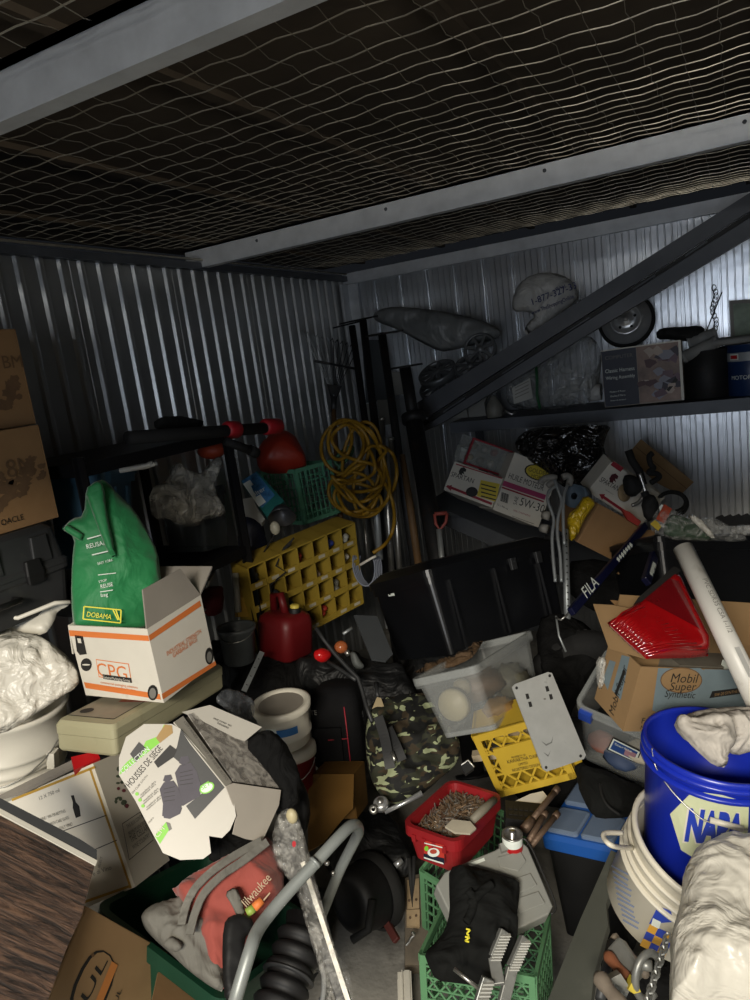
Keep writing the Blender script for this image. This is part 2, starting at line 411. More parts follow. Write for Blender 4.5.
# back wall: wide pans, lock seams and pencil ribs
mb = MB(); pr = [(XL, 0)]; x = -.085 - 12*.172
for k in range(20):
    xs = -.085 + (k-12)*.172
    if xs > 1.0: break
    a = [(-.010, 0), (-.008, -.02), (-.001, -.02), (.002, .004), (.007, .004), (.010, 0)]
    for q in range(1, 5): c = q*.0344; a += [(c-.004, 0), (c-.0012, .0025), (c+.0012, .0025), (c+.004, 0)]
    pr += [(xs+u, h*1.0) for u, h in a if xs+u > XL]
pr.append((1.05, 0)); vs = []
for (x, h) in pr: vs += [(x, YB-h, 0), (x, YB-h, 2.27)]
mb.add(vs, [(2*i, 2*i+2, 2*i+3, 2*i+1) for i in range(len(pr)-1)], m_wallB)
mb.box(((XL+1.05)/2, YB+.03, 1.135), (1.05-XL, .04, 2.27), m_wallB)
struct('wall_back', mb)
mb = MB(); mb.box(((XL+1.05)/2, YB-.018, 2.275), (1.05-XL, .03, .065), m_beam); struct('trim_2', mb, 'grey metal angle along the top of the back wall')
mb = MB(); mb.box((XL+.05, YB-.018, 1.12), (.08, .02, 2.24), m_beam); mb.box((XL+.02, YB-.06, 1.12), (.012, .09, 2.24), m_beam); struct('trim_3', mb, 'grey metal corner post where the walls meet')
mb = MB(); pr = [(-.25+.09*i+o, h) for i in range(48) for o, h in ((0, 0), (.03, 0), (.038, .01), (.055, .01), (.063, 0))]; vs = []
for (y, h) in pr: vs += [(1.0-h, y, 0), (1.0-h, y, 2.27)]
mb.add(vs, [(2*i, 2*i+1, 2*i+3, 2*i+2) for i in range(len(pr)-1)], m_wallL); mb.box((1.03, 1.92, 1.135), (.04, 4.34, 2.27), m_wallL); struct('wall_right', mb)
# door wall with header (behind the camera)
mb = MB()
mb.box((-.6, -.24, 2.20), (3.3, .06, .44), m_wallL); mb.box((-1.72, -.24, 1.07), (.9, .06, 2.15), m_wallL)
struct('wall_front', mb)
# roof channels
def channel(name, y, lab):
    mb = MB(); L = 1.0-XL+.1; cx = (1.0+XL)/2
    mb.box((cx, y, 2.31), (L, .003, .078), m_beam); mb.box((cx, y+.02, 2.271), (L, .042, .003), m_beam); mb.box((cx, y-.012, 2.349), (L, .026, .003), m_beam)
    mb.box((cx, y-.012, 2.349), (L, .026, .003), m_beam)
    for k in range(5): mb.lathe([(0, .004), (.006, .003), (.007, 0)], m_shelf, 8, axis((XL+.35+k*.62, y-.0015, 2.325), (0, -1, 0)))
    struct(name, mb, lab)
channel('trim_4', .985, 'grey steel roof channel crossing overhead nearest the door')
channel('trim_5', 2.675, 'grey steel roof channel crossing the middle of the ceiling')
# sagging wire netting
def sag(x, y):
    segs = [-.3, .985, 2.675, 4.06]
    for a, b in zip(segs, segs[1:]):
        if a <= y <= b: t = (y-a)/(b-a); s = math.sin(PI*t); break
    else: s = 0
    return 2.355 + s*(-.03+.03*noise.noise(V((x*1.3, y*1.3, 3)))) + .006*noise.noise(V((x*2, y*2, 8)))
mb = MB(); g = .0745; nx = int((1.0-XL)/g); ny = int(4.3/g)
for j in range(ny):
    y = -.2+j*g; pts = []
    for i in range(nx*2+1):
        x = XL+i*g/2; wv = .0022*(1 if ((i+j*2)//2 + j) % 2 else -1) if i % 2 else 0
        pts.append((x, y+.0015*math.sin(i*PI/2+j)+.02*noise.noise(V((x*1.1, j*.35, 1))), sag(x, y)+wv))
    mb.tube(pts, .0015, m_wire, 4)
for i in range(nx):
    x = XL+i*g; pts = []
    for j in range(ny*2+1):
        y = -.2+j*g/2; pts.append((x+.003*math.sin(j*PI/2), y, sag(x, y)-.002+(.0045 if (j//2+i) % 2 else -.0045)*(j % 2)))
    mb.tube(pts, .0009, m_wire, 4)
solo('wire_netting', 'sagging woven wire netting stretched overhead above the roof channels', 'wire mesh', mb, kind='structure')
# ---------------------------------------------------------------- lights: hallway lamp outside the door, daylight down the hallway, and an added fill
def area(name, loc, tgt, sx, sy, p, col):
    l = bpy.data.lights.new(name, 'AREA'); l.shape = 'RECTANGLE'; l.size = sx; l.size_y = sy; l.energy = p; l.color = col
    o = bpy.data.objects.new(name, l); C.objects.link(o); o.location = loc
    o.rotation_euler = (V(tgt)-V(loc)).to_track_quat('-Z', 'Y').to_euler(); return o
area('hallway_lamp', (.1, -1.5, 2.42), (.0, .1, 0), 1.2, .3, 128, (1, .91, .76))
area('far_hallway_lamp', (.1, -3.5, 3.0), (-.4, 2, 1.2), 1.2, .4, 38, (1, .97, .92))  # added weak fill that brightens the roof channels, no known lamp there
area('hallway_daylight', (-.05, -1.6, 1.55), (-.5, 3, 1.4), .7, 1.25, 22, (.80, .88, 1))
w = bpy.data.worlds.new('world'); S.world = w; w.use_nodes = True; w.node_tree.nodes['Background'].inputs[0].default_value = (.55, .62, .75, 1); w.node_tree.nodes['Background'].inputs[1].default_value = .012
S.view_settings.view_transform = 'Standard'; S.view_settings.look = 'None'; S.view_settings.gamma = 1; S.view_settings.use_curve_mapping = False; S.view_settings.exposure = 0
# ================================================================ shared materials
m_kraft = mat('kraft_card', '#8f6e49', .8, var=.1, vs=5, bump=.08, bs=25, dirt='#8a6740', ds=3, dt=.58)
m_kraft2 = mat('kraft_light', '#937651', .8, var=.08, vs=5, bump=.05, bs=25)
m_kraftd = mat('kraft_dark_print', '#6a5036', .85, var=.2, vs=20)
m_ink = mat('black_ink', '#1c1b1a', .6, var=.1)
m_inkg = mat('grey_ink', '#77756f', .7, var=.1)
m_white = mat('white_card', '#d8d3c6', .6, var=.06, vs=5, dirt='#b5ae9c', ds=4, dt=.62)
m_whitep = mat('white_plastic', '#d9d5c8', .4, var=.05, vs=4, dirt='#a9a28f', ds=5, dt=.62, bump=.03, bs=30)
m_orange = mat('orange_ink', '#d9793a', .6, var=.05)
m_greyc = mat('grey_card', '#8d877e', .75, var=.08)
m_blk = mat('black_plastic', '#0e0e0f', .6, var=.2, vs=10, bump=.04, bs=60)
m_blkm = mat('black_matte', '#131312', .8, var=.25, vs=8, bump=.1, bs=40)
m_char = mat('charcoal_plastic', '#2c2d2e', .5, var=.2, vs=6, dirt='#4b4a46', ds=5, dt=.6)
m_steel = mat('steel', '#b4b3ae', .35, metal=.9, var=.15, vs=20)
m_rust = mat('rusty_steel', '#705c4c', .55, metal=.5, var=.35, vs=14, bump=.3, bs=60, dirt='#3c2d23', ds=12)
m_greenb = wrinkly('green_bag', soft=True, col='#1d7a44', rough=.65, scale=9, strength=.5, dist=.015, var=.08, sheen=.2)
m_yink = mat('yellow_ink', '#e8dc3a', .6, var=.05)
m_wink = mat('white_ink', '#dfe6de', .6, var=.05)
m_beige = mat('beige_case', '#a6a284', .5, var=.06, vs=3, dirt='#8a8568', ds=4, dt=.6, bump=.05, bs=120)
m_film = wrinkly('clear_film', '#e6e4dc', .18, scale=16, strength=1, dist=.02, alpha=.38, amap=18, spec=.9)
m_whitebag = wrinkly('white_bag_film', soft=True, col='#dcd8cc', rough=.35, scale=16, strength=.7, dist=.02, alpha=.93, var=.06, spec=.6)
m_green_t = mat('dark_green_tote', '#0c3524', .5, var=.12, vs=8, bump=.05, bs=60)
m_lime = mat('lime_print', '#7cc63a', .5, var=.05)
m_gold = mat('gold_print', '#b8923e', .5, metal=.2, var=.08)
m_red = mat('red_plastic', '#b3161c', .38, var=.1, vs=5, dirt='#7c1216', ds=5, dt=.6)
m_seatg = mat('grey_seat_print', '#45414a', .6, var=.1, vs=30)
m_navy = mat('navy_dark', '#10152a', .6, var=.2)
m_alu = mat('dull_aluminium', '#9ea3a4', .45, metal=.55, var=.1, vs=20, dirt='#787b7b', ds=9, dt=.6)

# ---------------------------------------------------------------- moving cartons stacked top left
def wallbox(right_top, right_bot, x, w, d):
    """box standing square to the left wall, its visible face at this x, right edge at these picture points"""
    p = onX(*right_bot, x); q = onX(*right_top, x); h = q.z-p.z
    return Mx.Translation((x-d/2, p.y-w/2, p.z)) @ Mx.Rotation(PI/2, 4, 'Z'), (w, d, h)
def printed_carton(lab, M, dm, words, yaw=0):
    t = thing('cardboard_box', lab, 'box', M, 'moving boxes at the left edge')
    mb = MB(); carton(mb, dm, m_kraft, open_top=False); w, dd, h = dm
    fr = Mx(((1, 0, 0, 0), (0, 0, -1, -dd/2), (0, 1, 0, 0), (0, 0, 0, 1))); rn = random.Random(len(lab))
    for (x, y, ww, hh) in words['blocks']:
        for i in range(60):
            u = rn.random(); cx = x+ww*(u-.5); cy = y+hh*(.25*math.sin(u*9)+rn.uniform(-.3, .3)); n_ = rn.randint(4, 7); a0 = rn.random()*6
            mb.quad([(cx+rn.uniform(.006, .02)*math.cos(a0+2*PI*k/n_), cy+rn.uniform(.005, .014)*math.sin(a0+2*PI*k/n_), .0004+i*2e-5) for k in range(n_)], m_kraftd, fr)
    for (s, x, y, sz) in words['text']: mb.text(s, m_ink if len(s) > 3 else m_kraftd, fr, size=sz, x=x, y=y, z=.003)
    part('body', mb, t, bevel=.003)
    mb = MB(); mb.box((0, 0, h+.0006), (dm[0]*.98, .05, .0006), mat('clear_tape', '#b79a6e', .2, var=.05)); part('packing_tape', mb, t)
M1, d1 = wallbox((41, 424), (59, 517), -1.75, .44, .36); M0, d0 = wallbox((17, 326), (36, 421), -1.79, .42, .34); M0[2][3] = M1[2][3]+d1[2]+.002
printed_carton('brown cardboard moving box, upper of the two stacked at the left edge', M0, d0, dict(blocks=[(.12, .09, .12, .08)], text=[('BM', .145, .16, .05), ('8', .10, .155, .07)]))
printed_carton('brown cardboard moving box under another, resting on the black storage case', M1, d1, dict(blocks=[(.10, .13, .2, .09), (.02, .09, .18, .07)], text=[('8M', .09, .14, .07), ('OACLE', .04, .022, .022)]))
# black storage case
M, dm = wallbox((79, 521), (79, 606), -1.71, .50, .42); M[2][3] = M1[2][3]-dm[2]-.002; w, d, h = dm
t = thing('storage_case', 'black plastic latched storage case beneath the stacked moving boxes', 'case', M)
mb = MB(); mb.loft([(w-.02, d-.02, .03, 0), (w, d, .03, h*.42), (w+.012, d+.012, .03, h*.45), (w+.012, d+.012, .03, h*.5)], m_char); part('case_base', mb, t)
mb = MB(); mb.loft([(w+.014, d+.014, .03, h*.505), (w+.014, d+.014, .03, h*.55), (w, d, .03, h*.58), (w-.02, d-.02, .03, h*.94), (w-.05, d-.05, .03, h)], m_char)
for x in (-.15, .02, .17): mb.loft([(.06, .012, .004, h*.6), (.05, .012, .004, h*.9)], m_char, Mx.Translation((x, -d/2+.002, 0)))
part('case_lid', mb, t)
for x in (-.14, .13):
    mb = MB(); mb.loft([(.05, .014, .005, h*.4), (.055, .02, .006, h*.5), (.045, .014, .005, h*.66)], m_blk, Mx.Translation((x, -d/2-.008, 0))); part('latch', mb, t)
mb = MB(); mb.tube([(-.06, -d/2, h*.3), (-.06, -d/2-.03, h*.3), (.06, -d/2-.03, h*.3), (.06, -d/2, h*.3)], .008, m_blk, 8); part('handle', mb, t)
# white basin
P = Plane((0, 640, 1.92), (70, 605, 1.98), (45, 640, 1.90))
t = thing('plastic_basin', 'white plastic basin wedged under the black case, only its curved rim showing', 'basin', W(20, 640, 1.97))
mb = MB(); pillow(mb, [(-30, 612), (0, 617), (18, 618), (38, 610), (55, 603), (68, 601), (70, 605), (57, 611), (55, 620), (44, 636), (25, 634), (0, 627), (-30, 622)], P, .02, m_whitep, step=2.5, amp=.002, D=.02); part('basin_wall', mb, t, world=True)
mb = MB(); mb.tube([W(*p) for p in ((-30, 612, 1.86), (0, 617, 1.87), (18, 618, 1.88), (38, 610, 1.9), (55, 603, 1.92), (70, 602, 1.94))], .006, m_whitep, 8); part('rim', mb, t, world=True)
# ---------------------------------------------------------------- white pails at the left
def pail(name, lab, ptop, pbot, rt, rb, m, cat='bucket', handle=True, group=None, ribs=(), wall=.004, lid=False, tw=0, kids=None, hm=None):
    a = W(*pbot); b = W(*ptop); M = axis(a, b-a, RR); H = (b-a).length
    t = thing(name, lab, cat, M, group)
    mb = MB(); rr = lambda z: rb+(rt-rb)*z/H
    prof = [(0, 0), (rb-.006, 0), (rb, .006)]
    for z in ribs: prof += [(rr(z-.012), z-.012), (rr(z)+.006, z-.008), (rr(z)+.006, z), (rr(z), z+.004)]
    prof += [(rt, H-.02), (rt+.006, H-.014), (rt+.007, H), (rt-.001, H)]
    if not lid: prof += [(rt-.003, H-.01), (rb-wall, wall), (0, wall)]
    else: prof += [(0, H)]
    mb.lathe(prof, m, 48, None); part('body', mb, t)
    if lid:
        mb = MB(); mb.lathe([(rt+.009, H-.012), (rt+.010, H+.006), (rt+.002, H+.008), (rt-.008, H+.006), (rt-.012, H+.001)], m, 48); mb.lathe([(rt-.012, H+.001), (0, H+.001)], m_greyc, 48); part('lid', mb, t)
    return t, M, H, mb
t, M, H, _ = pail('bucket', 'white plastic bucket with a wire handle, stuffed with a white bag, at the left edge', (2, 700, 1.92), (8, 812, 1.99), .160, .144, m_whitep, ribs=(.17, .20, .235))
mb = MB(); c = math.radians(-60)
pts = [(.17*math.cos(a), .17*math.sin(a), H*.83-.10*math.sin((a+2.6)/2.6*PI)) for a in [(-2.6+2.6*i/14) for i in range(15)]]
mb.tube(pts, .0022, m_steel, 6); part('wire_handle', mb, t)
mb = MB(); mb.box((.168*math.cos(-.35), .168*math.sin(-.35), H*.62), (.02, .03, .045), m_whitep); part('handle_lug', mb, t)
mb = MB(); pillow(mb, [(-40, 640), (-10, 628), (15, 630), (40, 640), (60, 648), (80, 670), (79, 686), (60, 697), (48, 706), (30, 716), (12, 730), (-8, 736), (-40, 730)], Plane((0, 680, 1.84), (78, 680, 1.88), (20, 735, 1.78)), .06, m_whitebag, step=2.4, amp=.034, fold=True, sc=12, seed=1)
solo('plastic_bag', 'crumpled white plastic bag bulging out of the white bucket at the left edge', 'bag', mb)
# ---------------------------------------------------------------- beige case under the white and orange box
M, dm = fitbox((.22, .42, .075), {(-1, -1, 1): (55.7, 720), (1, -1, 1): (117, 725), (1, -1, 0): (112, 757), (-1, -1, 0): (57, 752), (1, 1, 1): (222, 664), (1, 1, 0): (225, 686)}, 1.86, name='beige')
t = thing('tool_case', 'flat beige plastic tool case lying beneath the white and orange box', 'case', M); w, d, h = dm
mb = MB(); mb.loft([(w-.006, d-.006, .012, 0), (w, d, .012, .006), (w, d, .012, h*.55)], m_beige, caps=(True, True)); part('case_base', mb, t)
mb = MB(); mb.loft([(w+.003, d+.003, .012, h*.57), (w+.003, d+.003, .012, h*.85), (w-.012, d-.012, .012, h)], m_beige)
m_lbl = mat('tan_label', '#8f8876', .5, var=.1, vs=20)
fr = Mx.Translation((0, 0, h)); mb.rect(-.01, -d*.22, w*.80, d*.42, m_ink, fr, .0006); mb.rect(-.01, -d*.22, w*.78, d*.41, m_lbl, fr, .0012)
for i, c in enumerate(('#8a3a2a', '#b06a2a', '#b89a3a')): mb.rect(.02, -d*.2+.012*i, .10, .01, mat('stripe%d' % i, c, .5), fr @ Mx.Rotation(.2, 4, 'Z'), .0018)
mb.rect(-.02, -d*.13, .07, .018, m_navy, fr, .002); mb.lathe([(0, .002), (.017, .002)], m_ink, 20, fr @ Mx.Translation((-.05, -d*.36, 0)))
part('case_lid', mb, t, label='case lid with a tan label and coloured stripes')
# ---------------------------------------------------------------- white and orange box
M, dm = fitbox((.24, .26, .21), {(-1, -1, 1): (68.4, 624.6), (1, -1, 1): (147.3, 629), (1, -1, 0): (164.3, 702.9), (-1, -1, 0): (85, 695), (1, 1, 1): (198.3, 596.3), (1, 1, 0): (217, 662)}, 1.82, name='cpg')
t = thing('carton', 'white garbage-bag carton with orange stripes, a green bag standing in it', 'box', M); w, d, h = dm
mb = MB(); carton(mb, dm, m_white, mi=m_greyc)
Pf = fpl(M, dm, 'front'); Pr = fpl(M, dm, 'right')
mw_ = MB(); 
def dec(P, fn): fn(P)
Pf.poly(mw_, [(69, 630), (148.5, 635.5), (149.5, 641), (70, 636)], m_orange); Pf.poly(mw_, [(84, 682), (160, 694), (161, 699.5), (86, 688)], m_orange)
Pr.poly(mw_, [(148.5, 635.5), (199.5, 600.5), (201, 606), (149.5, 641)], m_orange); Pr.poly(mw_, [(161.5, 694), (215, 661), (216, 665), (162.5, 699.5)], m_orange)
Pf.poly(mw_, [(96, 659), (129, 663.5), (132, 682), (99, 677)], m_orange); Pf.poly(mw_, [(96.8, 659.8), (128.4, 664.2), (131.2, 681), (99.7, 676)], m_white, .0012)
Pf.text(mw_, 'CPG', (99, 675.5), (128.5, 680), m_orange, ysc=1.05, z=.002)
Pf.poly(mw_, [(103, 673.8), (131.5, 677.6), (132.5, 682.5), (104, 678.5)], m_ink, .0022); Pf.text(mw_, 'General Packaging Group', (104.5, 677.8), (131, 681.4), m_white, z=.0028, ysc=1.3)
Pf.text(mw_, 'commercial packaging solutions', (101, 683), (138, 688.5), m_orange); Pf.text(mw_, 'www.generalpackaging', (105, 687), (136, 691.5), m_orange)
Pf.poly(mw_, [(75, 635), (83, 636), (87, 654), (80, 655), (77, 651)], m_ink); Pf.poly(mw_, [(77.5, 638), (81, 638.4), (82, 643), (78.5, 642.6)], m_white, .0014)
def blob(P, mb, cx, cy, rx, ry, m, z=.0010, n=16, rot=0): P.poly(mb, [(cx+rx*math.cos(a)*math.cos(rot)-ry*math.sin(a)*math.sin(rot), cy+rx*math.cos(a)*math.sin(rot)+ry*math.sin(a)*math.cos(rot)) for a in [2*PI*i/n for i in range(n)]], m, z)
blob(Pf, mw_, 86.5, 664.5, 5.5, 6.5, m_ink); blob(Pf, mw_, 86.5, 664.5, 4, .8, m_white, .0014)
blob(Pf, mw_, 153, 692.5, 5.2, 7.8, m_ink); blob(Pf, mw_, 153, 693, 3.4, 5.4, m_inkg, .0014); blob(Pr, mw_, 209, 656, 4.2, 8.5, m_ink); blob(Pr, mw_, 209, 657, 2.6, 5.6, m_inkg, .0014)
Pr.text(mw_, 'INDUSTRIAL STRENGTH', (167, 656), (201, 633), m_orange, ysc=1.3); Pr.text(mw_, 'GARBAGE BAGS', (173, 658), (197, 641), m_orange, ysc=1.3)
Mi = M.inverted(); mb.v += [tuple(Mi @ V(v)) for v in mw_.v]; k = len(mb.v)-len(mw_.v)
for f, mm, sm_ in zip(mw_.f, mw_.m, mw_.sm): mb.f.append(tuple(a+k for a in f)); mb.m.append(mb.mi(mw_.mats[mm])); mb.sm.append(sm_)
def merge(mb, w, Mi):
    k = len(mb.v); mb.v += [tuple(Mi @ V(v)) for v in w.v]
    for f, mm, s_ in zip(w.f, w.m, w.sm): mb.f.append(tuple(a+k for a in f)); mb.m.append(mb.mi(w.mats[mm])); mb.sm.append(s_)
part('body', mb, t)
mb = MB(); flap(mb, dm, 'right', .09, 78, m_greyc, cut=.035); part('flap', mb, t, label='grey flap standing up')
mb = MB(); flap(mb, dm, 'back', .10, 150, m_greyc); part('flap', mb, t)
mb = MB(); flap(mb, dm, 'left', .09, 255, m_white); part('flap', mb, t)
# green reusable bag
t = thing('shopping_bag', 'green reusable shopping bag with yellow logo standing in the white and orange box', 'bag', W(115, 640, 1.9))
Pg = Plane((70, 620, 1.86), (150, 620, 1.93), (105, 540, 1.93))
mb = MB(); pillow(mb, [(62, 529), (72, 518), (84, 516), (86, 488), (100, 479), (108, 482), (118, 494), (135, 510), (148, 533), (158, 552), (160, 570), (162, 590), (150, 606), (148, 632), (110, 640), (74, 634), (71, 600), (72, 560), (75, 536)], Pg, .055, m_greenb, step=2.6, amp=.016, sc=8, seed=3); part('bag_body', mb, t, world=True)
P2 = Pg.shift(.062); mb = MB()
P2.text(mb, 'REUSABLE', (87, 549), (112, 543), m_wink, ysc=1.2); P2.line(mb, (87, 539), (109, 533), .003, m_wink); P2.line(mb, (92, 555), (113, 550), .003, m_wink)
P2.text(mb, 'EAST YORK', (98, 565), (113, 561), m_wink, ysc=1.3); P2.line(mb, (98, 575), (116, 573), .002, m_wink); P2.text(mb, 'STOP', (99, 583), (107, 581), m_wink); P2.text(mb, 'REUSE', (101, 588.5), (113, 586), m_wink, ysc=1.3); P2.line(mb, (100, 592), (113, 590), .002, m_wink); P2.text(mb, 'bag', (101, 597), (108, 596), m_wink)
for a, b in (((84, 606.5), (121, 610)), ((83, 619), (120.5, 623)), ((84, 606.5), (83, 619)), ((121, 610), (120.5, 623))): P2.line(mb, a, b, .0028, m_yink)
P2.text(mb, 'DOBAMA', (86.5, 616.5), (111, 619.5), m_yink, z=.002, ysc=1.25)
for r in (0, .7): P2.line(mb, (113+r*4, 610), (118+r*2, 620), .003, m_yink)
Q = MB(); Q.v = mb.v; part('printed_logo', mb, t, world=True, label='white and yellow lettering on the green bag')
mb = MB(); pillow(mb, [(84, 490), (98, 479), (104, 486), (107, 515), (113, 540), (116, 560), (107, 552), (98, 528), (90, 506)], Pg.shift(.075), .012, m_greenb, step=2.5, amp=.004, D=.012); part('strap_handle', mb, t, world=True)
mb = MB(); pillow(mb, [(62, 529), (67, 524), (84, 534), (80, 541)], Pg.shift(.05), .008, m_greenb, step=2, amp=.002, D=.01, sm=0); part('strap_handle', mb, t, world=True)
# ---------------------------------------------------------------- wine carton
M, dm = fitbox((.34, .20, .30), {(-1, -1, 1): (6, 799), (1, -1, 1): (94, 763), (1, -1, 0): (135, 888), (1, 1, 1): (122, 755), (1, 1, 0): (178, 858), (-1, -1, 0): (40, 925)}, 1.62, name='wine')
t = thing('carton', 'white wine carton with a gold border and bottle symbol, tilted behind the wood-grain panel', 'box', M); w, d, h = dm
mb = MB(); carton(mb, dm, m_white, open_top=False); q = MB(); Pf = fpl(M, dm, 'front'); Pr = fpl(M, dm, 'right'); Pt = fpl(M, dm, 'top')
for a, b in (((12, 800), (95, 767)), ((90, 768), (131, 888)), ((130, 886), (84, 902))): Pf.line(q, a, b, .006, m_gold)
for a, b in (((52, 835), (107, 815)), ((68, 861), (117, 840)), ((80, 840), (80, 842))): Pf.line(q, a, b, .002, m_ink)
for i, s in enumerate(('12 WINE / VIN 750 BOTTLES', 'HANDLE WITH CARE GLASS', 'PRODUCT OF ITALY VINO')): Pf.text(q, s, (38+i*3, 822+i*7.2), (66+i*3.5, 812+i*6.6), m_inkg, ysc=1.6)
Pf.text(q, '12 X 750 ml', (40, 800), (60, 791.5), m_inkg)
Pf.poly(q, [(71, 795.5), (74, 795), (76, 802), (79.5, 806), (81, 816), (76, 818), (73, 808), (73, 802)], m_ink)
Pf.text(q, 'Terre di Vino', (84, 879), (112, 869), m_inkg); Pf.text(q, 'SELECT', (100, 868), (103, 857), m_inkg)
for a, b in (((122, 824), (140, 812)), ((140, 812), (153, 838)), ((129, 860), (153, 840)), ((122, 824), (129, 860))): Pr.line(q, a, b, .0015, m_ink)
for i, s in enumerate(('THIS BOX CONTAINS', 'PREMIUM WINE FROM', 'THE CELLAR', 'WINE COUNTRY')): Pr.text(q, s, (127+i*2, 829+i*7), (145+i*1.6, 816+i*7), m_inkg, ysc=1.5)
m_vine = mat('vine_print', '#55604e', .7, var=.3, vs=40); rn = random.Random(3)
for i in range(26): blob(Pr, q, 120+rn.uniform(-5, 8), 785+rn.uniform(-18, 22), rn.uniform(1, 3), rn.uniform(1, 2.4), m_vine if i % 5 else mat('vine_red', '#7a3a44', .7), .001+i*1e-5, 6)
merge(mb, q, M.inverted()); part('body', mb, t, bevel=.002)
mb = MB(); Pt2 = fpl(M, dm, 'top', .002); mb.bar(M @ V((-w*.2, -d*.2, h+.0012)), M @ V((w*.3, -d*.2, h+.0012)), .05, .0012, m_white, M.to_3x3() @ V((0, 0, 1))); part('packing_tape', mb, t, world=True)
# red folder and flattened card behind it
mb = MB(); Plane((72, 757, 1.72), (98, 753, 1.74), (75, 768, 1.70)).slab(mb, [(71, 757), (97, 751), (100, 758), (74, 770)], m_red, .03); solo('red_box', 'small red box poking up between the wine carton and the white bucket', 'box', mb)
mb = MB(); Plane((10, 790, 1.74), (75, 765, 1.76), (75, 750, 1.8)).slab(mb, [(-10, 800), (30, 780), (72, 760), (74, 766), (20, 792)], m_greyc, .01); solo('flattened_carton', 'flattened grey cardboard lying between the white bucket and the wine carton', 'cardboard', mb)
# ---------------------------------------------------------------- seat cover package
t = thing('seat_cover_box', 'torn white seat-cover package with lime green print leaning over the wine carton', 'package', W(190, 800, 1.62))
Pf = Plane((119, 774, 1.56), (200, 730, 1.62), (163, 855, 1.50))
m_wc = mat('white_gloss_card', '#b9b5ab', .4, var=.04, vs=4)
mb = MB()
Pf.slab(mb, [(119, 775), (119, 758), (126, 737), (144, 724), (172, 724), (181, 729), (205, 757), (226, 786), (234, 802), (236, 816), (230, 830), (222, 838), (209, 836), (211, 853), (203, 859), (180, 860), (163, 853), (148, 825), (135, 800)], m_wc, .003)
Pf.poly(mb, [(130, 754), (139, 742), (146, 748), (136, 762)], m_char, .0012)      # hang hole
Pf.poly(mb, [(119.5, 775), (172, 733), (164, 724.5), (159, 736), (146, 741), (141, 751), (127, 762), (121, 769)], m_lime); Pf.poly(mb, [(165, 724.5), (172, 725.5), (173, 733), (160, 743), (156, 738)], mat('tan_print', '#9a7a42', .5), .001)
Pf.poly(mb, [(181, 729), (226, 786), (195, 819), (186, 806), (205, 791), (186, 768), (172, 756), (177, 747)], m_char, .001)
Pf.poly(mb, [(154, 762), (170, 745), (177, 750), (174, 757), (158, 768)], m_ink, .0014)
Pf.text(mb, 'HOUSSES DE SI\u00c8GE', (130, 788), (163, 749), m_ink, ysc=1.7); Pf.text(mb, 'COLLECTION', (123, 774), (150, 750), m_wink, z=.002, ysc=1.3); Pf.text(mb, 'EN CUIR SYNTH', (133, 794), (148, 776), m_inkg)
for i in range(3):
    blob(Pf, mb, 137+i*3, 794+i*6, 1.8, 1.8, m_lime, .0014)
    for j in range(2): Pf.text(mb, 'matelass\u00e9 ultra', (141+i*3, 796+i*6+j*2.6), (156+i*2.6, 782+i*7+j*2.6), m_inkg)
Pf.text(mb, 'VIDEO', (149, 824), (154, 818), m_inkg)
Pf.poly(mb, [(155, 836), (166, 822), (169, 830), (160, 844)], m_lime); Pf.poly(mb, [(166, 822), (170, 823), (172, 829), (169, 831)], m_inkg); Pf.text(mb, 'CM', (158, 838), (165, 829), m_white, z=.002)
for (cx, cy, s) in ((187, 782, 1.0), (170, 797, .86)):       # printed seats
    q = [(cx-12*s, cy-9*s), (cx-7*s, cy-17*s), (cx+4*s, cy-19*s), (cx+10*s, cy-10*s), (cx+14*s, cy+4*s), (cx+13*s, cy+14*s), (cx-4*s, cy+24*s), (cx-9*s, cy+22*s), (cx-8*s, cy+8*s)]
    Pf.poly(mb, q, m_seatg, .0018 if s == 1 else .0022); Pf.poly(mb, [(cx-8*s, cy-19*s), (cx-6*s, cy-25*s), (cx+1*s, cy-26*s), (cx+3*s, cy-21*s), (cx-3*s, cy-16*s)], m_seatg, .0018)
    for j in range(4): Pf.line(mb, (cx-7*s, cy-9*s+j*4), (cx+6*s, cy-12*s+j*4.4), .0012, m_ink, .0024)
Pf.poly(mb, [(163, 812), (171, 804), (182, 808), (180, 814), (170, 819), (164, 818)], m_seatg, .0026)
blob(Pf, mb, 207, 788, 8, 5.2, m_lime, .0028, rot=-.5); blob(Pf, mb, 207, 788, 6.4, 4, m_wink, .0032, rot=-.5); Pf.text(mb, 'SET', (202, 790.5), (211, 785), m_lime, z=.004)
part('front_panel', mb, t, world=True)
Ps = Plane((226, 786, 1.565), (182, 716, 1.66), (279, 790, 1.68))
mb = MB(); Ps.slab(mb, [(174, 722), (183, 716), (232, 782), (226, 787)], m_wc, .003); Ps.text(mb, 'CERTAINES HOUSSES DE SIEGE AUTO', (183, 722), (226, 781), m_inkg, ysc=1.2); part('side_panel', mb, t, world=True)
m_win = mat('window_plastic', '#cfcac2', .12, var=.1, alpha=.5, spec=.8, amap=30); m_dark_c = mat('dark_print_card', '#565049', .6, var=.2, vs=10)
mb = MB(); Ps.slab(mb, [(186, 716), (200, 712), (246, 742), (281, 790), (232, 783)], m_dark_c, .02, up=-.006)
rn = random.Random(5)
for i in range(9): blob(Ps, mb, 215+i*5+rn.uniform(-3, 3), 752+i*4.5+rn.uniform(-7, 7), 4, 2.4, m_char if i % 3 else m_greyc, .0006, rot=.6)
part('side_panel', mb, t, world=True, label='side panel printed dark grey behind the window')
mb = MB(); Ps.slab(mb, [(186, 716), (200, 712), (248, 744), (281, 790), (232, 783)], m_win, .0012, up=.006); part('clear_window', mb, t, world=True)
Pl = Plane((234, 803, 1.56), (281, 790, 1.66), (262, 842, 1.58))
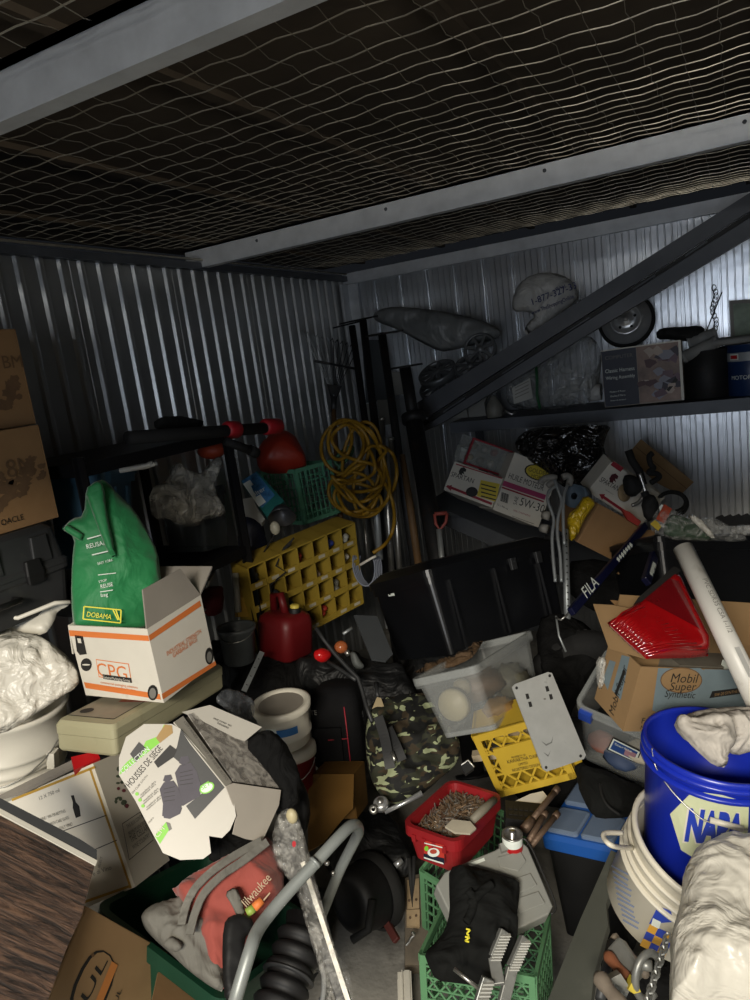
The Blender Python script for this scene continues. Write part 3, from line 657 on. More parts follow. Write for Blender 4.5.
mb = MB(); Pl.slab(mb, [(226, 786), (233, 783), (281, 790), (279, 805), (262, 842), (246, 839), (233, 834), (237, 815)], mat('white_inner_card', '#a9a297', .7, var=.08, bump=.1, bs=20), .003); part('end_flap', mb, t, world=True)
Pu = Plane((184, 713, 1.68), (210, 705, 1.72), (262, 728, 1.74))
mb = MB(); Pu.slab(mb, [(182, 712), (210, 705), (262, 727), (245, 741), (236, 738), (205, 722)], m_wc, .002); Pu.text(mb, 'seat cover set', (213, 719), (231, 727), m_ink); Pu.text(mb, 'housses', (217, 724), (228, 729), m_ink); part('top_flap', mb, t, world=True)
m_bcloth = wrinkly('black_cloth', soft=True, col='#0e0e0e', rough=.9, scale=10, strength=.7, dist=.03, var=.3, spec=.2)
mb = MB(); pillow(mb, [(243, 742), (262, 730), (280, 740), (292, 765), (300, 800), (290, 818), (278, 800), (262, 768)], Plane((262, 760, 1.72), (295, 790, 1.72), (262, 740, 1.76)), .04, m_bcloth, amp=.02, seed=4); solo('seat_cover', 'black fabric seat cover bunched out of the torn package beside the white pail', 'fabric', mb)
mb = MB(); pillow(mb, [(205, 858), (215, 838), (228, 832), (262, 838), (262, 856), (240, 868), (222, 866)], Plane((205, 860, 1.6), (262, 840, 1.66), (240, 868, 1.6)), .03, m_bcloth, amp=.02, seed=5); solo('black_cloth', 'black cloth showing beneath the torn bottom corner of the seat-cover package', 'fabric', mb)
# ---------------------------------------------------------------- wood-grain panel bottom left
m_wood = bpy.data.materials.new('wood_grain'); m_wood.use_nodes = True; nt = m_wood.node_tree; N = nt.nodes; L = nt.links
tc = N.new('ShaderNodeTexCoord'); mp = N.new('ShaderNodeMapping'); mp.inputs['Scale'].default_value = (9, 95, 30); L.new(tc.outputs['Object'], mp.inputs[0])
n1 = N.new('ShaderNodeTexNoise'); n1.inputs['Scale'].default_value = 1; n1.inputs['Detail'].default_value = 10; n1.inputs['Roughness'].default_value = .75; n1.inputs['Distortion'].default_value = .8; L.new(mp.outputs[0], n1.inputs['Vector'])
cr = N.new('ShaderNodeValToRGB'); L.new(n1.outputs['Fac'], cr.inputs[0]); e = cr.color_ramp.elements
e[0].position = .42; e[0].color = (*lin('#1d140e'), 1); e[1].position = .60; e[1].color = (*lin('#6e5442'), 1); q_ = e.new(.5); q_.color = (*lin('#48352a'), 1)
L.new(cr.outputs[0], N['Principled BSDF'].inputs['Base Color']); N['Principled BSDF'].inputs['Roughness'].default_value = .6
bp = N.new('ShaderNodeBump'); bp.inputs['Strength'].default_value = .8; bp.inputs['Distance'].default_value = .006; L.new(n1.outputs['Fac'], bp.inputs['Height']); L.new(bp.outputs[0], N['Principled BSDF'].inputs['Normal'])
Pw = Plane((0, 815, 1.32), (97, 862, 1.38), (40, 1000, 1.16))
A, _l = Pw.fr((0, 815), (97, 862)); Ai = A.inverted()
t = thing('laminate_panel', 'dark wood-grain laminate board with a black and white edge in the bottom left corner', 'board', A)
mb = MB(); q = MB(); Pw.slab(q, [(-60, 786), (0, 816), (95, 864), (82, 915), (66, 950), (48, 1000), (40, 1040), (-60, 1040)], m_wood, .025); merge(mb, q, Ai); part('board', mb, t)
mb = MB(); q = MB(); Pw.slab(q, [(-60, 782), (-60, 777), (97, 861), (95, 866)], m_whitep, .03, up=.002); merge(mb, q, Ai); part('edge_strip', mb, t, label='white edge strip')
mb = MB(); q = MB(); Plane(Pw.at(97, 860), Pw.at(0, 812), Pw.at(0, 812)+V((-.05, .06, .14))).slab(q, [(-60, 776), (97, 860), (97, 850), (80, 839), (-60, 767)], m_char, .02); merge(mb, q, Ai); part('edge_band', mb, t, label='charcoal edge band')
# ---------------------------------------------------------------- printed carton bottom
M, dm = fitbox((.30, .22, .24), {(-1, -1, 1): (88, 906), (1, -1, 1): (166, 953), (1, -1, 0): (143, 1035), (-1, -1, 0): (45, 1000)}, 1.34, name='ul', ws=.08)
t = thing('carton', 'brown carton with a black and orange logo at the bottom left', 'box', M); w, d, h = dm
mb = MB(); carton(mb, dm, m_kraft2, open_top=False); q = MB(); Pf = fpl(M, dm, 'front')
m_or2 = mat('orange_print', '#c07a3c', .7, var=.05)
o1 = smooth_poly([(92, 943), (121, 962), (96, 1024), (62, 1010)], 2); o2 = smooth_poly([(94, 946), (118, 962), (94, 1020), (66, 1008)], 2)
Pf.poly(q, o1, m_ink); Pf.poly(q, o2, m_kraft2, .0014); Pf.poly(q, [(111, 961), (117, 965), (97, 1014), (91, 1010)], m_or2, .002)
Pf.text(q, 'UL', (86, 1003), (107, 961), m_ink, z=.0024, ysc=.62); blob(Pf, q, 92, 955, 1.6, 2, m_kraftd, .002); Pf.text(q, 'HAUL', (110, 1020), (121, 990), m_ink, z=.002)
merge(mb, q, M.inverted()); part('body', mb, t, bevel=.002)
mb = MB(); Plane((155, 980, 1.45), (210, 1000, 1.45), (165, 968, 1.5)).slab(mb, [(150, 1010), (158, 972), (172, 975), (196, 988), (214, 1003), (210, 1030)], m_kraft, .006); solo('cardboard_flap', 'loose piece of brown cardboard at the bottom edge under the grey tool bag', 'cardboard', mb)
# ================================================================ black shelving unit against the left wall
m_blksh = mat('black_shelf_metal', '#141416', .45, metal=.3, var=.2, vs=6)
XS = -1.70; XB = -2.14
pa = onX(88, 468, XS); pb = onX(224, 433, XS); z1 = onX(160, 446, XS).z; z2 = onX(200, 566, XS).z
y0, y1 = pa.y-.02, pb.y
t = thing('shelving_unit', 'black metal shelving unit standing against the left wall behind the green bag', 'shelf', ((XS+XB)/2, (y0+y1)/2, 0))
for zz, nm in ((z1, 'shelf'), (z2, 'shelf'), (.62, 'shelf'), (.14, 'shelf')):
    mb = MB(); mb.box(((XS+XB)/2, (y0+y1)/2, zz-.004), (XS-XB, y1-y0, .008), m_blksh)
    for x in (XS, XB): mb.box((x, (y0+y1)/2, zz-.02), (.012, y1-y0, .038), m_blksh)
    for y in (y0, y1): mb.box(((XS+XB)/2, y, zz-.02), (XS-XB, .012, .038), m_blksh)
    for k in range(9): mb.box(((XS+XB)/2, y0+(k+.5)*(y1-y0)/9, zz-.012), (XS-XB, .004, .014), m_blksh)
    part(nm, mb, t, world=True)
for x in (XS+.008, XB-.008):
    for y in (y0-.008, y1+.008):
        mb = MB(); mb.box((x, y, (z1+.01)/2), (.034, .006, z1+.03), m_blksh); mb.box((x+(.014 if x < -2 else -.014), y, (z1+.01)/2), (.006, .034, z1+.03), m_blksh); part('post', mb, t, world=True)
# bar with red grips on the shelf top
m_redg = mat('red_rubber', '#b21f2a', .5, var=.1)
t = thing('clamp_bar', 'long black bar with red grips lying along the top of the black shelving', 'tool', onX(205, 434, XS+.03))
mb = MB(); mb.tube([onX(128, 438, XS+.03), onX(226, 431, XS+.03), onX(280, 427, XS+.03)], .022, m_blkm, 10); part('bar', mb, t, world=True)
for a, b in (((226, 430), (238, 429.5)), ((264, 427), (279, 426))):
    mb = MB(); A_ = onX(*a, XS+.03); B_ = onX(*b, XS+.03); L_ = (B_-A_).length
    mb.lathe([(0, 0), (.026, 0), (.032, .008), (.032, L_-.008), (.026, L_), (0, L_)], m_redg, 16, axis(A_, B_-A_)); part('grip', mb, t, world=True, label='red rubber grip')
mb = MB(); pillow(mb, [(152, 423), (160, 418), (178, 418), (190, 421), (204, 424), (200, 429), (160, 430)], Plane(onX(150, 425, XS-.05), onX(200, 425, XS-.05), onX(170, 400, XS-.12)), .03, m_blkm, amp=.01, step=2); solo('work_glove', 'crumpled black glove lying on top of the black shelving', 'glove', mb)
mb = MB(); mb.tube([onX(225, 441, XS+.06), onX(252, 451, XS+.1)], .016, m_blkm, 10); mb.tube([onX(250, 450, XS+.1), onX(256, 453, XS+.1)], .021, m_blkm, 10); solo('rubber_hose', 'short black rubber hose end poking out past the shelving post', 'hose', mb)
mb = MB(); mb.ball((0, 0, 0), (.06, .05, .035), mat('dark_orange', '#8e3419', .6), Mx.Translation(onX(212, 450, XS-.12))); solo('float_ball', 'dull orange ball half hidden under the top of the black shelving', 'ball', mb)
# white rod, blue tote, clear bag, smoky box on the shelf
mb = MB(); mb.tube([W(108, 472, 2.26), W(146, 466, 2.3), W(153, 463.5, 2.3)], .010, m_whitep, 10); mb.tube([W(153, 463.5, 2.3), W(154, 466, 2.3)], .012, m_whitep, 10); solo('curtain_rod', 'white plastic rod lying across the blue tote behind the green bag', 'rod', mb)
m_blt = mat('blue_tote', '#2b4f63', .5, var=.1, bump=.05)
M, dm = fitbox((.21, .2, .29), {(-1, -1, 1): (104, 474), (1, -1, 1): (134, 471), (1, -1, 0): (139, 560), (-1, -1, 0): (112, 566)}, 2.3, name='bluetote')
t = thing('storage_tote', 'dull blue plastic tote on the shelving behind the green bag', 'tote', M); w, d, h = dm
mb = MB(); mb.loft([(w*.9, d*.9, .03, 0), (w, d, .03, h*.9), (w+.02, d+.02, .03, h*.9), (w+.02, d+.02, .03, h)], m_blt, caps=(True, True))
for x in (-w*.2, w*.2): mb.box((x, -d/2+.002, h*.45), (.012, .02, h*.8), m_blt)
part('body', mb, t)
mb = MB(); mb.loft([(w+.03, d+.03, .03, h*.99), (w+.03, d+.03, .03, h*1.04), (w, d, .03, h*1.05)], m_blt); part('lid', mb, t)
mb = MB(); pillow(mb, [(178, 462), (182, 466), (200, 476), (212, 460), (220, 455), (221, 464), (213, 490), (228, 512), (218, 518), (202, 519), (200, 526), (178, 528), (170, 518), (152, 520), (148, 490), (168, 480), (172, 466)], Plane((178, 500, 2.5), (228, 500, 2.62), (190, 450, 2.55)), .05, wrinkly('clear_bag', '#bab7ac', .2, scale=14, strength=1, dist=.03, alpha=.55, amap=10, spec=.8), step=2.6, amp=.03, sc=12, seed=9); solo('plastic_bag', 'clear crinkled plastic bag on the shelving to the right of the green bag', 'bag', mb)
m_smoke = mat('smoky_plastic', '#33383a', .25, alpha=.75, var=.1)
M, dm = fitbox((.15, .2, .20), {(-1, -1, 1): (199, 489), (1, -1, 1): (224, 484), (1, -1, 0): (233, 545), (-1, -1, 0): (206, 552)}, 2.7, name='smoky')
mb = MB(); w, d, h = dm; mb.loft([(w*.92, d*.92, .015, 0), (w, d, .015, h*.85), (w+.01, d+.01, .015, h*.86), (w+.01, d+.01, .015, h)], m_smoke); solo('storage_box', 'smoky clear plastic box on the shelving below the clear bag', 'box', mb, M)
# things on the lower shelf
m_mus = mat('mustard_wood', '#9a7a2c', .6, var=.15)
mb = MB(); Plane((234, 580, 2.75), (248, 576, 2.8), (240, 615, 2.75)).slab(mb, [(237, 577), (247, 572), (251, 617), (238, 617)], m_mus, .02); solo('yellow_board', 'yellow painted board standing upright beside the shelving post', 'board', mb)
mb = MB(); mb.tube([W(235, 573, 2.72), W(238, 612, 2.72)], .013, mat('grey_pvc', '#8b8a80', .5), 12); solo('plastic_pipe', 'short pale grey pipe standing against the yellow board', 'pipe', mb)
mb = MB(); pillow(mb, [(198, 592), (212, 588), (223, 589), (224, 606), (220, 615), (204, 616)], Plane((200, 600, 2.7), (223, 600, 2.75), (205, 590, 2.75)), .05, mat('dark_red_cloth', '#5a1216', .8), amp=.01); solo('red_bag', 'dark red cloth bundle on the shelving below the clear bag', 'bag', mb)
mb = MB(); mb.tube([W(206, 588, 2.66), W(214, 572, 2.7)], .006, m_steel, 6); mb.tube([W(192, 607, 2.6), W(206, 610, 2.6)], .005, m_steel, 6); solo('steel_rod', 'thin shiny rod sticking up in front of the dark red bundle', 'rod', mb)
t, M, H, _ = pail('bucket', 'dark grey empty bucket behind the white and orange box', (236, 626, 2.5), (240, 662, 2.52), .062, .054, mat('grey_bucket', '#4b4f50', .45, var=.15))
mb = MB(); mb.tube([(.064*math.cos(a), .064*math.sin(a), H-.01-.03*abs(math.sin(a))) for a in [PI+PI*i/10 for i in range(11)]], .002, m_steel, 5); part('wire_handle', mb, t)
mb = MB(); mb.bar(W(244, 691, 2.35), W(262, 652, 2.48), .018, .004, m_alu, RF)
for k in range(4): p = W(244, 691, 2.35).lerp(W(262, 652, 2.48), .15+.22*k); mb.lathe([(0, .0035), (.003, .003)], m_ink, 8, axis(p-RF*.0, -RF))
solo('metal_strip', 'grey slotted metal strip leaning below the dark grey bucket', 'metal bar', mb)
# ---------------------------------------------------------------- green milk crate with red container, blue pack
m_gcr = mat('milk_crate_green', '#6cae8c', .5, var=.12, dirt='#26503c', ds=8)
def crate(nm, lab, pts, dims, d, m, cat='crate', nx=9, nz=5, sides=('front', 'back', 'left', 'right'), diag=(), floor_=True, name='', grip=True, **kw):
    M, dm = fitbox(dims, pts, d, name=name, **kw); w, dd, h = dm; t = thing(nm, lab, cat, M)
    sd = {'front': (Mx.Translation((0, -dd/2, 0)), w), 'back': (Mx.Translation((0, dd/2, 0)), w), 'left': (Mx.Translation((-w/2, 0, 0)) @ Mx.Rotation(PI/2, 4, 'Z'), dd), 'right': (Mx.Translation((w/2, 0, 0)) @ Mx.Rotation(PI/2, 4, 'Z'), dd)}
    for s_ in sides:
        A_, W_ = sd[s_]; mb = MB(); lattice_wall(mb, A_, W_, h, m, nx, nz, diag=(s_ in diag))
        if grip:
            mb.box((-.055, 0, h-.04), (.006, .012, .06), m, A_); mb.box((.055, 0, h-.04), (.006, .012, .06), m, A_); mb.box((0, 0, h-.068), (.11, .012, .006), m, A_)
        part('side_wall', mb, t)
    if floor_:
        mb = MB()
        for i in range(nx+1): mb.box((-w/2+w*i/nx, 0, .004), (.006, dd, .006), m)
        for i in range(nx+1): mb.box((0, -dd/2+dd*i/nx, .004), (w, .006, .006), m)
        part('crate_floor', mb, t)
    return t, M, dm
t, M, dm = crate('milk_crate', 'green milk crate sitting above the yellow bin organizer, a red container in it', {(-1, -1, 1): (263, 471.5), (1, -1, 1): (293, 470), (1, -1, 0): (307, 524), (1, 1, 1): (331, 459), (1, 1, 0): (337.5, 513)}, (.33, .33, .28), 3.3, m_gcr, name='milk', nx=8, nz=6)
m_redor = mat('faded_red_plastic', '#a83220', .4, var=.1, vs=3)
mb = MB(); pillow(mb, [(256, 462), (258, 447), (268, 437), (283, 432), (295, 438), (302, 450), (307, 462), (306, 470), (285, 474), (262, 473)], Plane((258, 462, 3.3), (305, 462, 3.36), (280, 435, 3.4)), .11, m_redor, D=.12, amp=.004, sc=5, step=2.4)
solo('plastic_container', 'faded red rounded plastic container resting in the green milk crate', 'container', mb)
m_bpack = mat('blue_pack', '#3f78a8', .45, var=.5, vs=30); m_teal = mat('teal_pack', '#1f6a66', .5)
P = Plane((241, 481, 2.98), (257, 471, 3.0), (267, 517, 2.9)); t = thing('package', 'blue and white printed carton tilted against the left side of the milk crate', 'package', P.at(262, 495))
mb = MB(); P.slab(mb, [(241, 481), (257, 471), (284, 501), (267, 517)], m_teal, .05); P.poly(mb, [(241.5, 481), (256, 472), (275, 495), (262, 508)], m_bpack); P.poly(mb, [(243, 484), (250, 480), (266, 502), (259, 507)], m_wink, .0012); P.poly(mb, [(251, 486), (256, 484), (261, 494), (256, 497)], m_bpack, .0016)
P.text(mb, 'filter', (254, 497), (266, 490), m_wink, z=.002); part('body', mb, t, world=True)
P = Plane((237, 500, 2.94), (256, 497, 2.96), (264, 522, 2.9)); mb = MB(); P.slab(mb, [(237, 500), (253, 497), (257, 508), (265, 519), (262, 523), (244, 514), (240, 517)], mat('grey_white', '#a9a9a2', .6, var=.1), .03); solo('bottle_box', 'small off-white carton below the blue and white printed carton', 'box', mb)
mb = MB(); pillow(mb, [(238, 518), (250, 514), (262, 524), (266, 560), (258, 572), (242, 570), (238, 545)], Plane((240, 540, 2.9), (264, 540, 2.98), (250, 520, 2.95)), .06, m_navy, amp=.015); solo('navy_bag', 'dark navy cloth bag hanging beside the shelving post', 'bag', mb)
t = thing('clamp_light', 'dark round clamp light with clear bulb hanging in front of the milk crate', 'lamp', W(282, 520, 2.85))
mb = MB(); mb.lathe([(.012, .05), (.03, .04), (.055, 0), (.058, 0), (.033, .044), (.012, .055)], mat('lamp_shade_dark', '#4a4c50', .35, metal=.6), 24, axis(W(282, 518, 2.85), V((-.3, .5, .5)))); part('shade', mb, t, world=True)
mb = MB(); mb.ball(tuple(W(275, 528, 2.82)), (.02, .02, .028), mat('frosted_glass', '#c8c4b0', .15, alpha=.6)); part('bulb', mb, t, world=True)
mb = MB(); mb.tube([W(*p) for p in ((275, 535, 2.82), (268, 545, 2.82), (264, 552, 2.8), (275, 556, 2.8), (290, 545, 2.8), (294, 538, 2.8), (284, 548, 2.8), (276, 566, 2.78), (286, 572, 2.78), (270, 585, 2.78), (272, 598, 2.78))], .004, m_blkm, 6); part('cord', mb, t, world=True)
# ---------------------------------------------------------------- yellow bin organizer
m_ybin = mat('yellow_bins', '#9d8430', .55, var=.1, vs=5, dirt='#7f6a22', ds=6, dt=.6)
M, dm = fitbox((.50, .12, .32), {(-1, -1, 1): (247, 568), (1, -1, 1): (355, 521), (1, -1, 0): (364, 604), (-1, -1, 0): (262, 657)}, 2.95, name='bins'); w, d, h = dm
t = thing('parts_organizer', 'tilted yellow rack of small open bins beneath the green milk crate', 'organizer', M)
mb = MB(); nc, nr = 7, 4; th = .006
mb.box((0, d/2-th/2, h/2), (w, th, h), m_ybin)
for i in range(nc+1): mb.box((-w/2+th/2+(w-th)*i/nc, 0, h/2), (th, d, h), m_ybin)
for k in range(nr+1): mb.box((0, 0, th/2+(h-th)*k/nr), (w, d, th), m_ybin)
part('frame', mb, t)
m_lab = mat('faded_label', '#b5ae98', .7, var=.2)
for k in range(nr):
    mb = MB(); z = (h-th)*k/nr
    for i in range(nc):
        x = -w/2+(w)*(i+.5)/nc; mb.box((x, -d/2+.003, z+.016), (w/nc-.006, .005, .022), m_ybin)
        if (i*3+k*5) % 4: mb.rect(x, z+.016, .034, .014, m_lab, Mx(((1, 0, 0, 0), (0, 0, -1, -d/2), (0, 1, 0, 0), (0, 0, 0, 1))))
    part('bin_lip_strip', mb, t)
rn = random.Random(11)
cols = [('#2f3f8f', 5, 3), ('#8a2620', 3, 3), ('#22252a', 1, 2), ('#9a9a90', 6, 3), ('#7a6a5a', 4, 2), ('#b8b4a6', 6, 2), ('#23303a', 2, 1), ('#6b6a60', 5, 1), ('#a33427', 4, 0), ('#30343a', 0, 3)]
for q_, (c, i, k) in enumerate(cols):
    mb = MB(); mm = mat('bin_item_%d' % q_, c, .6); z = (h-th)*k/nr+th
    for j in range(3): mb.ball((-w/2+w*(i+.5)/nc+rn.uniform(-.012, .012), rn.uniform(-.03, .02), z+.014+j*.010), (.018, .022, .014), mm, nu=8, nv=5)
    mb.v = [tuple(M @ V(v)) for v in mb.v]
    solo('hardware_bundle', ['blue cloth bundle in a top row bin of the yellow organizer', 'dark red bundle in a top row bin of the yellow organizer', 'black bundle in the second row bin of the yellow organizer', 'grey fittings in the top right bin of the yellow organizer', 'brown fittings in a right-hand bin of the yellow organizer', 'pale fittings in the far right bin of the yellow organizer', 'dark blue fittings in a middle bin of the yellow organizer', 'grey fittings in a lower right bin of the yellow organizer', 'red fittings in the lowest row of the yellow organizer', 'dark fittings in the top left bin of the yellow organizer'][q_], 'hardware', mb, group='hardware in the yellow bins')
# ---------------------------------------------------------------- gas can
m_gas = mat('gas_can_red', '#640f13', .5, var=.12, vs=4, bump=.04, bs=20)
M, dm = fitbox((.17, .19, .19), {(-1, -1, 1): (257, 618), (1, -1, 1): (288, 626), (1, -1, 0): (287, 664), (1, 1, 1): (309, 617), (1, 1, 0): (313, 655), (-1, -1, 0): (261, 655)}, 2.6, name='gas'); dm = tuple(v*1.14 for v in dm); w, d, h = dm
t = thing('gas_can', 'red plastic gas can with a yellow cap in front of the yellow bin organizer', 'gas can', M)
mb = MB(); mb.loft([(w-.03, d-.03, .03, 0), (w, d, .035, .015), (w, d, .035, h*.75), (w-.012, d-.012, .035, h*.92), (w-.05, d-.05, .03, h)], m_gas, smooth=True, n=6)
mb.tube([(-w*.32, -.0, h*.9), (-w*.33, 0, h+.055), (-w*.1, 0, h+.065), (w*.02, 0, h*.96)], .016, m_gas, 10); part('body', mb, t, bevel=0)
mb = MB(); mb.lathe([(.022, 0), (.022, .02), (.020, .024), (0, .024)], m_blk, 20, Mx.Translation((w*.22, d*.1, h-.005))); mb.lathe([(.018, .024), (.018, .034), (.012, .037), (0, .037)], mat('yellow_cap', '#c7b24a', .5), 20, Mx.Translation((w*.22, d*.1, h-.005))); part('cap', mb, t, label='yellow cap on a black neck')
# ---------------------------------------------------------------- small things in the dark middle
mb = MB(); pillow(mb, [(313, 652), (319, 648), (329, 652), (331, 659), (324, 663), (316, 660)], Plane((314, 655, 2.5), (330, 655, 2.55), (320, 645, 2.55)), .025, mat('red_lens', '#c01a1c', .15, spec=.8), amp=.001, step=1.6); solo('tail_light_lens', 'small shiny red lens lying to the right of the gas can', 'lamp', mb)
mb = MB(); mb.ball(tuple(W(341, 647, 2.5)), (.024, .024, .022), mat('amber_glass', '#b5653a', .12, alpha=.75, spec=.9), fn=lambda u: 1+.05*math.sin(9*math.atan2(u.y, u.x))); mb.tube([W(346, 651, 2.5), W(349, 655, 2.5)], .010, m_steel, 10); solo('amber_bulb', 'round amber glass bulb with metal base in the dark heap', 'bulb', mb)
mb = MB(); pillow(mb, [(350, 651), (356, 652), (361, 661), (365, 666), (362, 670), (354, 668), (351, 660)], Plane((350, 660, 2.48), (364, 660, 2.5), (356, 650, 2.5)), .015, mat('grey_rubber', '#4e514f', .6), amp=.002, step=1.6); solo('trowel', 'grey rounded metal piece below the amber bulb', 'tool', mb)
for q_, (pts, lab) in enumerate(((((316, 628, 2.5), (324, 640, 2.48), (335, 654, 2.46), (348, 668, 2.42), (358, 678, 2.4), (362, 690, 2.38), (366, 705, 2.35), (372, 722, 2.3)), 'black cable running down from the gas can to the camouflage bag'), (((328, 662, 2.48), (338, 668, 2.45), (350, 676, 2.42), (356, 680, 2.4)), 'short dark cable below the small red lens'), (((343, 634, 2.6), (352, 628, 2.62)), 'grey rod end beside the dark grey panel'))):
    mb = MB(); mb.tube([W(*p) for p in pts], .007 if q_ < 2 else .006, m_char if q_ < 2 else m_alu, 8); solo('cable' if q_ < 2 else 'metal_rod', lab, 'cable' if q_ < 2 else 'rod', mb)
mb = MB(); Plane((354, 615, 2.62), (377, 616, 2.64), (393, 655, 2.5)).slab(mb, [(354, 615), (377, 616), (393, 654), (386, 661), (372, 659)], mat('grey_sheet', '#3f4244', .55, var=.1), .008); solo('metal_sheet', 'dark grey flat sheet leaning to the left of the big black tote', 'panel', mb)
t = thing('paint_brush', 'paint brush with pale bristles standing above the camouflage bag', 'brush', W(378, 705, 2.36)); mb = MB(); Plane((372, 708, 2.36), (385, 708, 2.36), (378, 695, 2.38)).slab(mb, [(372, 709), (385, 709), (381, 698), (377, 697)], mat('bristle', '#9b8b6a', .8), .012); part('bristles', mb, t, world=True)
mb = MB(); mb.tube([W(378, 697, 2.38), W(377, 692, 2.39), W(376, 683, 2.42)], [.008, .006, .008], m_char, 8); part('handle', mb, t, world=True)
# pails
m_lab2 = mat('blue_label', '#2f6fb0', .5)
t, M, H, _ = pail('pail', 'small lidded white pail with a blue label stacked on the dark red pail', (281, 704, 2.215), (287, 741, 2.245), .083, .075, m_whitep, lid=True, ribs=(.045,))
mb = MB(); Mi = M.inverted(); aa = math.atan2((Mi.to_3x3() @ (-RF)).y, (Mi.to_3x3() @ (-RF)).x)
mb.lathe([(.0815, .062), (.0835, .088)], m_lab2, 12, None, a0=aa-.15, a1=aa+.65); mb.lathe([(.081, .052), (.0845, .094)], m_wink, 12, None, a0=aa-.55, a1=aa-.15); part('printed_label', mb, t, label='blue and white label')
t, M, H, _ = pail('pail', 'dark red pail with a dirty white lid, underneath the small white pail', (291, 749, 2.27), (297, 792, 2.28), .072, .066, mat('dark_red_pail', '#6d1216', .4, var=.15), lid=False)
mb = MB(); mb.lathe([(.070, H-.02), (.079, H-.02), (.081, H-.004), (.079, H+.012), (.066, H+.014), (0, H+.012)], m_whitep, 40); part('lid', mb, t, label='white lid')
mb = MB(); mb.tube([(.078*math.cos(a), .078*math.sin(a), H*.8-.05*math.sin((a-aa+1.3)/2.6*PI)) for a in [aa-1.3+2.6*i/10 for i in range(11)]], .0018, m_steel, 5); part('wire_handle', mb, t)
# black tool bag with red piping
m_nyl = mat('black_nylon', '#111113', .85, var=.2, vs=20, bump=.15, bs=150, spec=.2); m_pip = mat('red_piping', '#a02b3a', .6)
M, dm = fitbox((.19, .22, .27), {(-1, -1, 1): (304, 692), (1, -1, 1): (356, 690), (1, -1, 0): (362, 772), (-1, -1, 0): (313, 774)}, 2.36, name='bag'); w, d, h = dm
t = thing('tool_bag', 'black soft bag with red piping behind the white pail', 'bag', M)
mb = MB(); mb.loft([(w-.03, d-.03, .04, 0), (w, d, .04, .02), (w, d, .04, h*.55), (w-.01, d-.01, .04, h*.85), (w-.04, d-.06, .04, h*.97), (w-.09, d-.1, .03, h)], m_nyl, smooth=True, n=6); mb.box((-.02, -d/2-.006, h*.36), (w*.55, .014, h*.4), m_nyl); part('bag_body', mb, t, bevel=.003)
mb = MB(); mb.tube([(w*.28, -d/2-.004, .01), (w*.27, -d/2-.005, h*.5), (w*.25, -d/2-.001, h*.8)], .0022, m_pip, 6); part('piping', mb, t, label='red piping')
mb = MB(); mb.tube([(-w*.1, -d/2-.014, h*.42), (w*.28, -d/2-.005, h*.42)], .002, m_pip, 6); part('piping', mb, t, label='red piping')
mb = MB(); mb.text('TE', mat('grey_thread', '#8b8b88', .7), Mx(((1, 0, 0, -w*.42), (0, 0, -1, -d/2-.002), (0, 1, 0, h*.72), (0, 0, 0, 1))), size=.022); part('lettering', mb, t, label='pale grey lettering')
# mustard box
m_must = mat('mustard_card', '#6e4e1b', .7, var=.12, vs=5)
M, dm = fitbox((.15, .12, .14), {(-1, -1, 1): (312, 776), (1, -1, 1): (354, 773), (1, -1, 0): (355, 820), (1, 1, 1): (364, 761), (1, 1, 0): (369, 803)}, 2.25, name='mustard')
t = thing('carton', 'mustard brown cardboard box below the black soft bag', 'box', M); w, d, h = dm; mb = MB(); carton(mb, dm, m_must, open_top=False); part('body', mb, t, bevel=.002)
mb = MB(); Plane((312, 778, 2.2), (354, 775, 2.2), (310, 850, 2.02)).slab(mb, [(308, 790), (322, 774), (354, 774), (353, 808), (340, 822), (324, 842), (308, 852)], m_must, .004); part('flap', mb, t, world=True)
mb = MB(); pillow(mb, [(214, 700), (224, 687), (240, 692), (254, 700), (255, 714), (250, 722), (240, 716), (226, 708)], Plane((220, 700, 1.95), (265, 710, 2.1), (240, 690, 2.05)), .02, mat('smoky_film', '#6c7076', .2, alpha=.6, spec=.8, amap=20), amp=.015, step=2.4); solo('plastic_sheet', 'smoky clear plastic sheet between the beige case and the white pail', 'plastic', mb)
# ================================================================ long tools standing in the back corner
m_dkp = mat('dark_painted_steel', '#1f1f20', .6, metal=.3, var=.3, vs=15, dirt='#3a2a20', ds=14, dt=.58)
def jack_post(lab, top, bot, pl, r, collar):
    A_ = W(*bot); B_ = W(*top); A_ = B_+(A_-B_)*((B_.z-.012)/(B_.z-A_.z)); ax = (B_-A_).normalized(); t = thing('jack_post', lab, 'post', A_, 'steel posts in the back corner')
    mb = MB(); mb.tube([A_, A_.lerp(B_, collar)], r, m_dkp, 14); part('outer_tube', mb, t, world=True)
    mb = MB(); mb.tube([A_.lerp(B_, collar-.02), B_], r*.68, m_dkp, 12); part('inner_screw', mb, t, world=True)
    mb = MB(); c = A_.lerp(B_, collar); mb.tube([c-ax*.02, c+ax*.02], r*1.35, m_dkp, 14); mb.bar(c, c+RR*.07, .012, .012, m_dkp); part('collar', mb, t, world=True)
    mb = MB(); p = W(*pl[0]); q = W(*pl[1]); mb.bar(p, q, .11, .008, m_dkp, (0, 0, 1)); part('top_plate', mb, t, world=True)
    mb = MB(); mb.tube([A_-ax*.012, A_], [r*1.9, r*1.9], m_dkp, 14); part('foot', mb, t, world=True)
jack_post('tallest dark steel jack post in the back corner, flat plate on top', (363, 321, 3.75), (400, 640, 3.35), ((344, 323, 3.7), (373, 317, 3.78)), .030, .35)
jack_post('dark steel jack post leaning behind the tallest one, left of it', (352, 326, 3.85), (372, 470, 3.8), ((337, 327, 3.82), (362, 321, 3.88)), .028, .3)
jack_post('dark steel jack post with narrow top plate, second in height', (382, 334, 3.6), (425, 640, 3.25), ((368, 336, 3.58), (400, 331, 3.62)), .030, .38)
